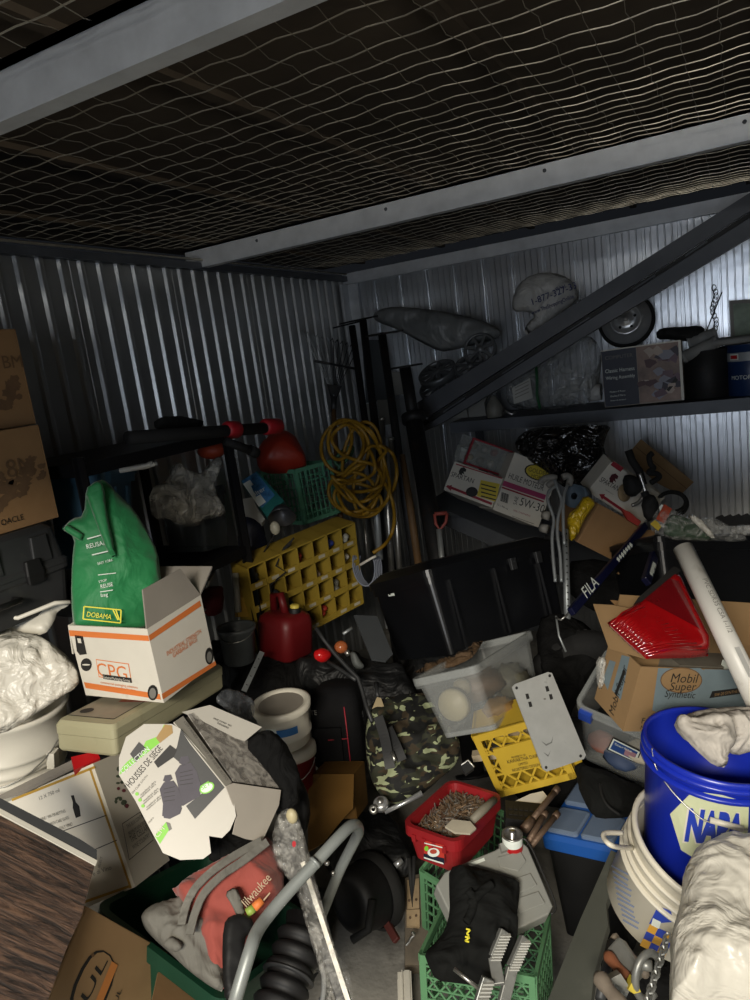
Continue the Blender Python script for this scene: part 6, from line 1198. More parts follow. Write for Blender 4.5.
L.new(prev, N['Principled BSDF'].inputs['Base Color']); N['Principled BSDF'].inputs['Roughness'].default_value = .8
t = thing('camouflage_bag', 'camouflage patterned bag slumped behind the red tub of nails', 'bag', W(410, 790, 2.25)); P = Plane((370, 720, 2.38), (450, 720, 2.36), (405, 800, 2.12))
mb = MB(); pillow(mb, [(366, 720), (375, 706), (392, 700), (405, 698), (418, 694), (432, 698), (442, 715), (452, 730), (462, 745), (458, 762), (445, 774), (428, 790), (410, 803), (395, 805), (380, 795), (370, 778), (365, 750)], P, .07, m_camo, amp=.035, sc=9, seed=50, step=2.8); part('bag_body', mb, t, world=True)
for pts in (((378, 716, 2.2), (384, 735, 2.16), (388, 755, 2.12), (390, 768, 2.1)), ((388, 728, 2.2), (396, 745, 2.15), (402, 760, 2.12))): mb = MB(); mb.ribbon(cat_([W(*p) for p in pts], False), .03, .006, m_char, -RF); part('strap', mb, t, world=True)
mb = MB(); mb.tube([W(392, 752, 2.12), W(395, 761, 2.1)], .006, m_steel, 6); part('buckle', mb, t, world=True)
# ratchet
t = thing('ratchet_wrench', 'chrome ratchet wrench lying below the camouflage bag', 'wrench', W(400, 806, 2.08)); A = axis(W(381, 804, 2.06), V((.1, -.4, 1)))
mb = MB(); mb.lathe([(0, .012), (.018, .012), (.022, .006), (.024, -.006), (0, -.006)], m_chr, 24, A); mb.lathe([(.0, .02), (.009, .019), (.010, .012)], m_steel, 16, A); part('head', mb, t, world=True)
mb = MB(); mb.tube([W(385, 812, 2.05), W(402, 804, 2.05), W(422, 793, 2.06)], [.007, .006, .009], m_chr, 10); part('handle', mb, t, world=True)
mb = MB(); A = axis(W(374, 810, 2.05), V((.3, -.6, .6))); mb.lathe([(.006, 0), (.013, 0), (.013, .02), (.006, .02)], m_steel, 14, A); solo('socket', 'chrome socket lying beside the ratchet head', 'socket', mb)
# ================================================================ crates in the middle foreground
m_gc = mat('green_crate', '#58875f', .45, var=.1, dirt='#256644', ds=9, dt=.6)
crate('produce_crate', 'green plastic crate beneath the red tub of nails', {(-1, -1, 1): (424, 866), (1, 1, 1): (524, 822), (1, -1, 1): (470, 905), (-1, -1, 0): (424, 945)}, (.26, .34, .22), 2.0, m_gc, nx=8, nz=8, name='crateB', grip=False)
t, M, dm = crate('produce_crate', 'green plastic crate at the bottom centre holding the black jacket', {(-1, -1, 1): (420, 953), (1, -1, 1): (535, 977), (1, 1, 1): (549, 912), (-1, 1, 1): (447, 897), (-1, -1, 0): (424, 1030)}, (.30, .30, .24), 1.72, m_gc, nx=9, nz=7, name='crateA', diag=('front', 'back'), grip=False, ws=.12)
# red tub with nails
m_rt = mat('red_tub', '#8e1a1f', .45, var=.1, vs=5, dirt='#8b1a1c', ds=6, dt=.62, bump=.04, bs=50)
t, M, dm = tote('tub', 'red plastic tub full of rusty nails and screws', {(-1, -1, 1): (402, 828), (1, -1, 1): (459, 843), (1, 1, 1): (509, 795), (-1, 1, 1): (446, 774), (1, -1, 0): (452, 872), (-1, -1, 0): (412, 862), (1, 1, 0): (501, 836)}, (.2, .28, .12), 1.93, m_rt, name='tub', taper=.84, rim=.012, cat='tub', ws=.12); w, d, h = dm; MT = M
P = fpl(M, dm, 'front', .008)
mb = MB(); P.poly(mb, [(424, 840), (444, 845), (445, 864), (424, 858)], mat('label_red', '#b5352a', .5), .001); P.poly(mb, [(424, 853), (444.6, 858), (445, 864), (424, 858.5)], m_navy, .002); blob(P, mb, 434, 852, 6, 4.5, m_wink, .0025); blob(P, mb, 434, 851, 3.6, 2.4, mat('bowl_red', '#a84436', .5), .003); blob(P, mb, 427, 848, 2, 2.6, m_lime, .0028); P.line(mb, (424.5, 857), (444, 863), .004, m_wink, .003); P.line(mb, (425, 842.5), (443, 847), .003, m_wink, .003); part('printed_label', mb, t, world=True, label='colourful food label')
for s_ in (-1, 1):
    mb = MB()
    for k in range(4): mb.box((-w*.28+w*.19*k, s_*(d/2+.004), h-.028), (.012, .012, .02), m_rt)
    part('grip_ribs', mb, t)
m_nail = mat('nail_steel', '#8f7860', .4, metal=.5, var=.4, vs=40, dirt='#5d4030', ds=30, dt=.5); m_nail2 = mat('nail_bright', '#a8a096', .35, metal=.7, var=.3, vs=50)
rn = random.Random(21); mb = MB(); mb.loft([(w*.86, d*.88, .02, h*.45), (w*.90, d*.91, .02, h*.70)], mat('nail_dark', '#2e231c', .8, var=.4, vs=60, bump=.5, bs=200), M)
for i in range(1100):
    x = rn.uniform(-.42, .42)*w; y = rn.uniform(-.44, .44)*d; hill = .70+.24*math.exp(-((x/w/.3)**2+(y/d/.35)**2)); z = h*(hill+rn.uniform(-.02, .06)); a = rn.uniform(0, PI); e_ = rn.uniform(-.5, .5); L_ = rn.uniform(.014, .03); u = V((math.cos(a)*math.cos(e_), math.sin(a)*math.cos(e_), math.sin(e_)))*L_
    p = V((x, y, z)); q = p+u
    if abs(q.x) > w*.46 or abs(q.y) > d*.46: continue
    mb.tube([M @ p, M @ q], rn.uniform(.0016, .0026), m_nail if rn.random() < .6 else m_nail2, 4); 
solo('nails', 'heap of rusty nails and screws filling the red tub', 'nails', mb, kind='stuff')
t = thing('scraper', 'dirty white plastic scraper lying on the nails in the red tub', 'scraper', W(470, 825, 1.85)); P = Plane((446, 828, 1.84), (472, 830, 1.84), (492, 806, 1.92))
mb = MB(); P.slab(mb, [(445, 828), (452, 821), (470, 823), (476, 830), (470, 835), (455, 834)], mat('old_white', '#b3ab98', .55, var=.15, vs=12), .006, up=.006); part('blade', mb, t, world=True)
mb = MB(); mb.tube([P.at(472, 823)+P.n*.01, P.at(482, 814)+P.n*.014, P.at(494, 803)+P.n*.012], [.010, .012, .010], mat('grey_handle', '#7d7768', .6, var=.15), 10); part('handle', mb, t, world=True)
# grey organizer case
m_gcase = mat('grey_case', '#8d8e88', .5, var=.06, dirt='#6f6f69', ds=6, dt=.62)
P = Plane((468, 862, 1.80), (524, 842, 1.86), (549, 912, 1.72)); A, _l = P.fr((468, 862), (524, 842)); t = thing('organizer_case', 'grey plastic organizer case standing in the green crate behind the black jacket', 'case', A)
def inA(fn, nm, t, A, **k): q = MB(); fn(q); mb = MB(); merge(mb, q, A.inverted()); return part(nm, mb, t, **k)
inA(lambda q: P.slab(q, [(436, 885), (445, 872), (468, 861), (495, 850), (503, 845), (520, 840), (528, 847), (540, 875), (553, 906), (549, 914), (520, 928), (480, 938), (450, 914)], m_gcase, .045), 'case_shell', t, A, bevel=.004)
def ridges(q):
    for pl in ([(497, 858), (520, 852), (526, 862), (518, 872), (500, 868)], [(512, 880), (530, 874), (537, 886), (520, 894)], [(514, 900), (538, 892), (545, 904), (520, 914)]): P.slab(q, pl, m_gcase, .004, up=.005)
inA(ridges, 'moulded_ridges', t, A, bevel=.002)
inA(lambda q: (P.slab(q, [(499, 846), (510, 843), (512, 850), (501, 854)], m_gcase, .016, up=.012)), 'latch', t, A)
inA(lambda q: q.tube(cat_([P.at(*p)+P.n*.004 for p in ((498, 846), (520, 839), (530, 847), (542, 873), (555, 905), (551, 915))], False), .003, mat('case_gasket', '#2b2b2a', .4), 6), 'gasket', t, A)
inA(lambda q: (P.slab(q, [(468, 864), (484, 858), (485, 861), (470, 867)], m_wink, .001, up=.002)), 'label', t, A, label='narrow white label')
# black jacket
m_jk = wrinkly('black_jacket_cloth', soft=True, col='#131413', rough=.9, scale=7, strength=.6, dist=.03, var=.2, spec=.2)
P = Plane((449, 867, 1.74), (519, 882, 1.74), (480, 985, 1.58)); t = thing('black_jacket', 'black fabric jacket with a small yellow mark, draped in the green crate', 'jacket', P.at(480, 985))
mb = MB(); pillow(mb, [(449, 868), (462, 864), (480, 868), (500, 874), (519, 880), (520, 890), (517, 915), (517, 945), (505, 965), (498, 978), (480, 986), (455, 983), (436, 981), (428, 965), (424, 953), (436, 942), (445, 930), (450, 912), (449, 890)], P, .05, m_jk, amp=.04, sc=8, seed=61, step=2.8, sm=1); part('jacket_body', mb, t, world=True)
mb = MB(); P2 = P.shift(.07); A, _l = P2.fr((467, 942), (470, 928)); 
for i, (a, b) in enumerate((((466, 929), (470, 930)), ((470, 930), (466.5, 934)), ((466.5, 934), (469, 935.5)), ((465, 937), (469.5, 937.5)), ((469.5, 937.5), (465, 941)), ((465, 941), (469, 942)))): P2.line(mb, a, b, .0035, m_yink)
part('yellow_mark', mb, t, world=True, label='small yellow stitched mark')
for pts in (((470, 905), (480, 893), (492, 884)), ((468, 890), (474, 900), (470, 915), (466, 922))): mb = MB(); mb.tube(cat_([P.shift(.06).at(*p) for p in pts], False), .010, m_jk, 8); part('fold', mb, t, world=True)
# ribbed steel strips in crate
m_dst = mat('dull_steel', '#8b8c88', .42, metal=.5, var=.2, vs=15, dirt='#5e5f5b', ds=14, dt=.6)
m_rib = mat('rib_steel', '#c4c4be', .35, metal=.3, var=.1)
def ribbed(lab, pts, w_, n_, nm='steel_file'):
    p = [W(*q) for q in pts]; mb = MB(); t = thing(nm, lab, 'tool', p[-1], 'ribbed steel tools in the green crate')
    for a, b in zip(p, p[1:]): mb.bar(a, b, w_, .016, m_dst, RF)
    part('bar', mb, t, world=True, bevel=.002); mb = MB(); a, b = p[0], p[1]
    for i in range(n_): c = a.lerp(b, (i+.5)/n_*.97); mb.bar(c-RF*.011-RR*w_*.46, c-RF*.011+RR*w_*.46, (b-a).length/n_*.4, .010, m_rib, RF)
    part('ribs', mb, t, world=True)
ribbed('ribbed steel strip, upper left of three beside the black jacket', ((505, 931, 1.60), (494, 958, 1.57), (499, 985, 1.53)), .026, 9)
ribbed('ribbed steel strip at the bottom edge, lowest of three', ((488, 978, 1.52), (478, 1010, 1.50)), .026, 8)
ribbed('ribbed steel strip leaning on the right rim of the green crate', ((525, 938, 1.60), (512, 968, 1.56), (502, 1008, 1.52)), .024, 11)
mb = MB(); mb.tube([W(454, 969, 1.48), W(468, 980, 1.46), (W(478, 988, 1.46))], .004, m_steel, 8); solo('steel_pin', 'thin steel pin lying on the lower folds of the black jacket', 'pin', mb)
# spray can, rusty pipes, tray
A = axis(W(513, 858, 1.86), W(512, 831, 1.84)-W(513, 858, 1.86)); t = thing('spray_can', 'white and red spray can standing behind the grey organizer case', 'can', A); H_ = .085
mb = MB(); mb.lathe([(0, -.04), (.026, -.04), (.026, H_*.75), (.024, H_*.8)], m_wink, 28); part('body', mb, t)
mb = MB(); mb.lathe([(.0263, H_*.15), (.0263, H_*.55)], m_red, 28); part('printed_band', mb, t, label='red band')
mb = MB(); mb.lathe([(.024, H_*.8), (.027, H_*.83), (.027, H_*.88), (.022, H_*.86), (.020, H_*.7), (.008, H_*.78), (.008, H_*.95), (0, H_*.97)], m_steel, 28); part('valve_cup', mb, t)
for q_, (a, b, r) in enumerate((((526, 827, 1.92), (558, 788, 2.02), .0085), ((528, 842, 1.88), (546, 812, 1.97), .008), ((531, 846, 1.87), (558, 813, 1.97), .008))):
    A_, B_ = W(*a), W(*b); mb = MB(); ax = (B_-A_).normalized(); mb.tube([A_, B_], r, m_rust, 12); mb.tube([B_-ax*.02, B_], r*1.15, m_rust, 12)
    if q_ == 0: mb.tube([A_-ax*.01, A_+ax*.03], r*1.6, m_rust, 6)
    solo('rusty_pipe', ('rusty pipe with a nut on its lower end, highest of three', 'shortest rusty pipe, between two longer ones', 'lowest rusty pipe, beside the blue toolbox')[q_], 'pipe', mb, group='rusty pipes beside the blue toolbox')
P = Plane((506, 802, 2.06), (546, 808, 2.04), (510, 820, 1.98)); t = thing('plastic_tray', 'black perforated plastic tray showing behind the rusty pipes', 'tray', P.at(520, 815)); mb = MB(); P.slab(mb, [(505, 800), (545, 804), (541, 822), (506, 818)], m_blk, .05)
for i in range(6):
    for j in range(2): x, y = 509+i*5.2, 806+j*5.5+i*.5; P.slab(mb, [(x, y), (x+3.6, y+.4), (x+3.4, y+3.6), (x, y+3.2)], m_ink, .002, up=.002)
part('tray_body', mb, t, world=True)
mb = MB(); Plane((518, 800, 2.08), (546, 796, 2.1), (530, 790, 2.12)).slab(mb, [(515, 801), (530, 794), (543, 791), (547, 796), (546, 804), (530, 803)], m_whitep, .006); solo('white_plate', 'rounded white plastic plate between the yellow dairy crate and the rusty pipes', 'plate', mb)
# wood block, level, aluminium profile on the floor
t = thing('scrap_board', 'weathered wooden board end with metal plates, left of the green crate', 'board', W(412, 960, 2.0)); P = Plane((405, 880, 2.2), (430, 880, 2.2), (412, 960, 2.02))
mb = MB(); P.slab(mb, [(405, 878), (426, 872), (430, 900), (431, 965), (405, 965)], mat('grey_wood', '#5e5548', .8, var=.3, vs=10, bump=.2), .06); part('board', mb, t, world=True)
mb = MB(); P.slab(mb, [(407, 882), (419, 880), (419, 910), (407, 911)], mat('light_wood', '#a08a6a', .7, var=.2, vs=20), .012, up=.012); P.slab(mb, [(406.5, 912), (419.5, 911.5), (419.5, 929), (406.5, 928)], MATS['light_wood'], .012, up=.014); part('wood_block', mb, t, world=True, label='pale wooden blocks')
mb = MB()
for (x, y) in ((409, 903), (416, 902), (410, 920), (416, 918)): blob(P, mb, x, y, 1.2, 1.5, m_rust, .0155)
part('screw_heads', mb, t, world=True, kind=None)
t = thing('garden_shears', 'thin black scissor blades lying on the wooden board end', 'scissors', W(410, 860, 2.05)); 
for pts in (((409, 858, 2.08), (411, 885, 2.06), (412.5, 907, 2.04)), ((414, 856, 2.09), (413.5, 880, 2.06), (412.5, 900, 2.04))): mb = MB(); mb.tube([W(*p) for p in pts], [.006, .006, .001], m_blkm, 6); part('blade', mb, t, world=True)
t = thing('aluminium_profile', 'silver aluminium channel with an open end, on the floor at the bottom', 'profile', W(410, 990, 1.95)); A_ = W(406, 976, 1.98); dr = (W(424, 1012, 1.90)-A_).normalized(); A = frame(A_, RR, dr); m_al2 = mat('bright_alu', '#cbc7ba', .4, metal=.25, var=.1)
A = frame(A_, RR, -dr); mb = MB(); L_ = .4
for (cx, cy, sx, sy) in ((-.012, 0, .003, .06), (.012, 0, .003, .05), (0, .022, .026, .003), (0, -.022, .026, .003), (-.018, .018, .012, .003), (-.018, -.018, .012, .003), (.002, .028, .014, .003), (.002, -.028, .014, .003)): mb.box((cx, cy, -L_/2), (sx, sy, L_), m_al2, A)
part('channel', mb, t, world=True)
mb = MB(); mb.tube(cat_([W(*p) for p in ((406, 945, 2.02), (409, 942, 2.02), (411, 938, 2.02), (414, 935, 2.02), (412, 932, 2.02))], False), .004, m_steel, 6); solo('steel_spring', 'small bright steel spring below the wooden board end', 'spring', mb)
# black round spotlight / machine
t = thing('shop_vacuum', 'dark round-bodied machine with a yellow label beside the bent grey tube', 'machine', W(365, 925, 2.3)); c = W(357, 900, 2.1); ax = V((-.35, -1, .25)).normalized(); A = axis(c+ax*-.12, ax)
mb = MB(); mb.lathe([(0, 0), (.07, 0), (.09, .02), (.095, .08), (.088, .12), (.09, .13), (.082, .15), (.06, .16), (.055, .152), (0, .145)], m_blk, 36, A); part('drum', mb, t, world=True)
mb = MB(); mb.lathe([(.094, .02), (.11, .03), (.112, .05), (.098, .065)], m_blkm, 36, A); part('ring', mb, t, world=True)
mb = MB(); A2 = axis(W(392, 868, 2.28), V((.5, -.6, .9))); c2 = W(383, 885, 2.24); mb.lathe([(0, -.09), (.055, -.08), (.062, 0), (.05, .07), (0, .08)], m_blk, 28, axis(c2, V((.2, -.2, 1)))); part('motor_housing', mb, t, world=True)
mb = MB(); mb.lathe([(.0635, -.03), (.063, .01), (.057, .045)], mat('yellow_olive', '#8d8a2e', .5, var=.2, vs=40), 10, axis(c2, V((.2, -.2, 1))), a0=-PI*.55, a1=-PI*.1); part('yellow_label', mb, t, world=True, label='faded yellow label')
mb = MB(); mb.bar(W(384, 918, 2.1), W(397, 941, 2.04), .022, .016, mat('dull_red_lever', '#54251f', .6, var=.2), RF); part('lever', mb, t, world=True, bevel=.003, label='dull red lever')
mb = MB(); mb.tube([W(402, 860, 2.14), W(395, 866, 2.13)], .009, m_chr, 10); part('bracket', mb, t, world=True); mb = MB(); mb.tube([W(372, 900, 2.02), W(368, 930, 1.98), W(352, 940, 1.98)], .012, m_blkm, 8); part('foot', mb, t, world=True)
# dark cloth heaps added to stand in for the shade in the gaps
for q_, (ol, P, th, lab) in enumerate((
  ([(330, 660), (352, 655), (372, 668), (392, 664), (412, 680), (420, 705), (400, 715), (372, 712), (362, 735), (345, 700), (300, 690), (290, 665)], Plane((300, 690, 2.6), (420, 690, 2.55), (360, 650, 2.75)), .08, 'added dark cloth fill under the grey sheet, behind the camouflage bag'),
  ([(250, 665), (285, 660), (330, 668), (350, 690), (345, 700), (300, 700), (270, 705), (240, 700), (228, 690), (240, 670)], Plane((240, 690, 2.62), (340, 690, 2.68), (280, 660, 2.78)), .06, 'added dark cloth fill between the gas can and the white pail'),
  ([(335, 800), (360, 812), (395, 818), (405, 840), (420, 865), (400, 880), (370, 870), (345, 885), (325, 870), (318, 840), (325, 815)], Plane((330, 850, 2.35), (410, 850, 2.25), (360, 810, 2.5)), .07, 'added dark cloth fill above the dark round machine'),
  ([(535, 620), (560, 612), (590, 625), (605, 650), (592, 690), (575, 700), (565, 740), (548, 720), (540, 680)], Plane((540, 660, 2.62), (600, 660, 2.6), (570, 620, 2.7)), .06, 'added dark cloth fill between the clear open tote and the brown oil box'),
  ([(440, 640), (470, 655), (480, 680), (460, 740), (430, 745), (400, 700), (400, 672)], Plane((400, 700, 2.75), (480, 700, 2.7), (440, 650, 2.85)), .1, 'added dark cloth fill behind the clear open tote'),
  ([(500, 790), (560, 770), (640, 770), (650, 800), (600, 810), (545, 800)], Plane((500, 790, 2.45), (640, 790, 2.4), (560, 770, 2.6)), .08, 'added dark cloth fill behind the blue toolbox, under the yellow dairy crate'),
  ([(200, 640), (250, 640), (262, 690), (240, 700), (215, 690)], Plane((200, 670, 2.75), (262, 670, 2.78), (230, 640, 2.85)), .05, 'added dark cloth fill below the dark grey bucket'),
  ([(575, 555), (650, 570), (665, 600), (640, 620), (600, 615), (575, 600), (560, 580)], Plane((570, 590, 2.95), (660, 590, 2.95), (610, 560, 3.0)), .08, 'added dark cloth fill under the sagging shelf'))):
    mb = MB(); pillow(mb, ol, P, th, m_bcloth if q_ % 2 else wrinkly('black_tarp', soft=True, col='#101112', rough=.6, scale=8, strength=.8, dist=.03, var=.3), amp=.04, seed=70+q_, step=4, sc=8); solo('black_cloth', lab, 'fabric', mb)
mb = MB(); mb.tube(cat_([W(*p) for p in ((385, 852, 2.2), (378, 862, 2.18), (366, 868, 2.18), (354, 862, 2.2), (345, 870, 2.2), (340, 885, 2.2))], False), .007, m_blkm, 8); solo('power_cable', 'black cable looping over the dark round machine', 'cable', mb)
t = thing('small_bracket', 'small black and silver square bracket left of the red tub', 'bracket', W(466, 768, 2.1)); P = Plane((460, 765, 2.1), (474, 765, 2.1), (466, 778, 2.06)); mb = MB(); P.slab(mb, [(461, 766), (468, 761), (474, 768), (466, 774)], m_char, .01); part('bracket_plate', mb, t, world=True)
mb = MB(); mb.tube([P.at(461, 766)+P.n*.004, P.at(468, 761)+P.n*.004, P.at(474, 768)+P.n*.004], .003, m_steel, 6); part('bright_edge', mb, t, world=True, label='bright worn edge')
# ================================================================ left foreground: green tote, tool bag, tube frame
t, M, dm = tote('storage_tote', 'dark green plastic tote holding the red and grey tool bag', {(-1, -1, 1): (100, 906), (1, -1, 1): (222, 998), (-1, 1, 1): (207, 852)}, (.34, .34, .28), 1.66, m_green_t, name='gtote', taper=.88, rim=.02)
t = thing('tool_bag', 'red and grey contractor tool bag sagging in the dark green tote', 'bag', W(220, 980, 1.5)); m_rb = wrinkly('red_canvas', soft=True, col='#93443a', rough=.85, scale=7, strength=.5, dist=.02, var=.15, dirt='#8a5146', ds=9, dt=.55, sheen=.2); m_gb2 = wrinkly('grey_canvas', soft=True, col='#6c6a63', rough=.85, scale=8, strength=.7, dist=.02, var=.2, dirt='#8f8c83', ds=12, dt=.58)
P = Plane((150, 920, 1.56), (280, 850, 1.62), (220, 985, 1.44))
mb = MB(); pillow(mb, [(173, 893), (185, 888), (200, 878), (230, 862), (262, 842), (270, 836), (280, 860), (285, 880), (280, 900), (262, 915), (250, 940), (240, 965), (226, 992), (215, 980), (205, 940), (190, 910)], P, .07, m_rb, amp=.035, sc=7, seed=80); part('bag_body', mb, t, world=True, label='red canvas body')
mb = MB(); pillow(mb, [(141, 918), (150, 908), (165, 901), (180, 897), (192, 892), (205, 893), (213, 910), (218, 935), (224, 960), (225, 993), (212, 988), (190, 972), (172, 955), (155, 940), (144, 928)], P.shift(.028), .045, m_gb2, amp=.035, sc=9, seed=81); part('end_panel', mb, t, world=True, label='dusty grey canvas end panel')
for pts in (((182, 925), (187, 905), (196, 888), (212, 872), (235, 856), (262, 841)), ((190, 935), (196, 912), (205, 893), (222, 876), (245, 860), (268, 842))): mb = MB(); mb.ribbon(cat_([P.shift(.086+.006*(pts[0][0] > 185)).at(*p) for p in pts], False), .017, .004, m_gb2, P.n); part('strap', mb, t, world=True, label='grey webbing strap')
mb = MB(); P2 = P.shift(.088); P2.text(mb, 'Milwaukee', (243, 912), (272, 879), mat('cream_ink', '#b9a58a', .7), ysc=1.5); P2.line(mb, (252, 914), (270, 893), .003, MATS['cream_ink']); part('lettering', mb, t, world=True, label='cream lettering')
mb = MB(); pillow(mb, [(224, 893), (236, 886), (242, 900), (246, 915), (238, 920), (232, 905)], P2, .006, m_gb2, amp=.004, step=2); part('strap', mb, t, world=True, label='short grey strap')
mb = MB(); pillow(mb, [(162, 944), (172, 935), (184, 944), (178, 953), (168, 950)], P.shift(.075), .012, m_gb2, amp=.008, step=2); part('buckle', mb, t, world=True)
# green lever handle
mb = MB(); mb.tube([P2.at(247, 913), P2.at(254, 908)], .009, mat('lime_handle', '#8fa64a', .5), 8); mb.tube([P2.at(254, 908), P2.at(262, 900)], .009, m_orange, 8); solo('marker', 'small green and orange tool tip poking out of the contractor tool bag', 'marker', mb)
# bent tube frame
m_tube = mat('grey_tube_paint', '#8d9290', .42, metal=.25, var=.06, vs=8, dirt='#71716c', ds=14, dt=.66)
def lerp_d(pts, d0, d1): n = len(pts)-1; return [W(x, y, d0+(d1-d0)*i/n) for i, (x, y) in enumerate(pts)]
t = thing('bent_tube_frame', 'bent grey steel tube frame arching over the tool bag', 'frame', W(236, 1000, 1.22))
mb = MB(); a = lerp_d([(228, 1030), (236, 998), (250, 951), (257, 932), (268, 916), (290, 890), (316, 862), (338, 838), (350, 826.5)], 1.22, 1.52); b = [W(356.5, 825.5, 1.56), W(358.5, 832, 1.62), W(354, 842, 1.66), W(340, 870, 1.7), W(327, 902, 1.76), W(316, 932, 1.8), W(300, 985, 1.9)]
mb.tube(cat_(a+b, False, 5), .0125, m_tube, 14); part('tube', mb, t, world=True)
mb = MB(); mb.tube([W(316, 861, 1.435), W(314, 863.5, 1.432)], .0135, m_tube, 14); part('joint_ring', mb, t, world=True)
for p in ((333, 873, 1.69), (327, 863, 1.53)): mb = MB(); mb.ball(tuple(W(*p)), (.006, .006, .006), m_steel, nu=8, nv=6); part('rivet', mb, t, world=True)
# film-wrapped bar
t = thing('wrapped_bar', 'long bar wrapped in crinkled clear film beneath the bent grey tube', 'bar', W(340, 1000, 1.5)); m_film3 = wrinkly('shrink_film', '#e2e0d8', .1, scale=26, strength=.8, dist=.02, alpha=.13, amap=30, spec=1)
mb = MB(); mb.bar(W(288, 820, 1.66), W(345, 1005, 1.48), .030, .018, m_blk, RF); mb.bar(W(283, 826, 1.66), W(302, 884, 1.6), .045, .03, m_blk, RF); part('black_bar', mb, t, world=True, bevel=.004)
mb = MB(); mb.bar(W(303, 862, 1.585), W(350, 1005, 1.45), .010, .008, m_al2, RF); part('silver_edge', mb, t, world=True)
mb = MB(); P = Plane((280, 810, 1.63), (300, 815, 1.63), (345, 1000, 1.44)); pillow(mb, [(278, 813), (290, 807), (297, 809), (300, 822), (308, 848), (316, 880), (328, 925), (340, 962), (354, 1005), (330, 1010), (318, 965), (306, 925), (297, 893), (286, 876), (274, 862), (271, 840), (274, 828)], P, .016, m_film3, amp=.010, sc=22, step=2.2, seed=90); part('film', mb, t, world=True)
mb = MB(); blob(P.shift(.028), mb, 294, 844, 2, 3.2, m_redg, .0); part('red_dot', mb, t, world=True, label='red mark')
mb = MB(); mb.ball(tuple(W(292, 816, 1.6)), (.014, .012, .018), mat('cream_knob', '#b7ac88', .5), nu=12, nv=8); part('end_knob', mb, t, world=True, label='cream end knob')
mb = MB(); pillow(mb, [(336, 955), (345, 962), (352, 975), (354, 1005), (342, 1005), (338, 980)], Plane(W(345, 980, 1.6), n=-RF), .02, m_film3, amp=.015, step=2); solo('plastic_scrap', 'loose crumpled clear film trailing on the floor beside the wrapped bar', 'plastic', mb)
# black corrugated hose, black case, post
t = thing('corrugated_boot', 'black ribbed rubber boot lying under the wrapped bar', 'boot', W(275, 1000, 1.55)); A_ = W(276, 1012, 1.44); B_ = W(304, 930, 1.56); A = axis(A_, B_-A_); L_ = (B_-A_).length; prof = [(0, -.04), (.044, -.04)]
for k in range(5): z = L_*k/5; prof += [(.049, z+.002), (.055, z+.012), (.051, z+.020), (.040, z+.025)]
prof += [(.05, L_+.02), (0, L_+.03)]; mb = MB(); mb.lathe(prof, m_blk, 32, A); part('ribbed_sleeve', mb, t, world=True)
mb = MB(); mb.lathe([(.045, L_*.4), (.057, L_*.41), (.057, L_*.43), (.045, L_*.44)], m_char, 32, A); part('clamp_ring', mb, t, world=True)
P = Plane((224, 920, 1.42), (255, 920, 1.44), (235, 1000, 1.33)); mb = MB(); pillow(mb, [(223, 925), (230, 915), (245, 914), (254, 920), (252, 932), (244, 938), (246, 960), (238, 1005), (225, 1005), (222, 965)], P, .012, m_blk, amp=.004, D=.012); solo('black_bracket', 'black plastic housing between the tool bag and the bent grey tube', 'housing', mb)
mb = MB(); A_ = W(285, 812, 1.74); B_ = W(284, 780, 1.8); mb.tube([A_, A_.lerp(B_, .8), B_], [.022, .022, .018], mat('dark_grey_pipe', '#3b3d3e', .45), 20); solo('pipe_end', 'dark grey pipe end above the film-wrapped bar', 'pipe', mb)
mb = MB(); P = Plane((285, 780, 1.95), (310, 800, 1.95), (290, 840, 1.9)); pillow(mb, [(285, 768), (300, 776), (309, 795), (311, 820), (300, 845), (294, 820), (290, 800)], P, .04, m_blk, amp=.02, step=3); solo('black_hose', 'black rubber hose bunched beside the dark grey pipe end', 'hose', mb)
mb = MB()
for k in range(3): mb.tube([W(318+(6+k*2)*math.cos(a), 985+(22-k*3)*math.sin(a), 1.55+.02*k) for a in [-2.2+3.6*i/14 for i in range(15)]], .006, m_tape, 8)
solo('grey_hose', 'grey hose loops on the floor between the black boot and the wrapped bar', 'hose', mb)
mb = MB(); pillow(mb, [(262, 912), (285, 905), (305, 900), (318, 910), (322, 935), (312, 960), (290, 965), (262, 950)], Plane(W(290, 940, 1.95), n=-RF+V((0, 0, .4))), .03, m_blkm, amp=.03, step=3.5); solo('black_sleeve', 'black rubber heap behind the ribbed boot', 'rubber', mb)
mb = MB(); mb.box((-1.42, 1.35, .11), (.5, .36, .22), m_char); solo('storage_bin', 'charcoal bin on the floor beneath the green tote', 'bin', mb)
# ================================================================ right foreground
M, dm = fitbox((.36, .34, .24), {(-1, -1, 1): (545, 836), (1, -1, 1): (614, 853), (-1, 1, 1): (577, 784), (-1, -1, 0): (556, 912)}, 2.0, name='tbox'); M = M @ Mx.Translation((0, 0, -(M.translation.z-.01))); dm = (dm[0], dm[1], dm[2]+.09); w, d, h = dm
m_bl = mat('toolbox_blue', '#1d55a5', .4, var=.08, dirt='#1a4480', ds=6, dt=.62); t = thing('toolbox', 'black toolbox with a blue lid of clear compartments, left of the white bucket', 'toolbox', M)
mb = MB(); mb.loft([(w*.92, d*.92, .02, 0), (w*.96, d*.96, .02, h-.05)], m_blk); part('body', mb, t)
mb = MB(); mb.loft([(w, d, .02, h-.05), (w+.01, d+.01, .02, h-.045), (w+.01, d+.01, .02, h-.012), (w-.01, d-.01, .02, h)], m_bl); part('lid', mb, t, label='blue lid')
m_cl2 = mat('compartment_lid', '#7d8fa8', .2, alpha=.75, var=.08, spec=.7)
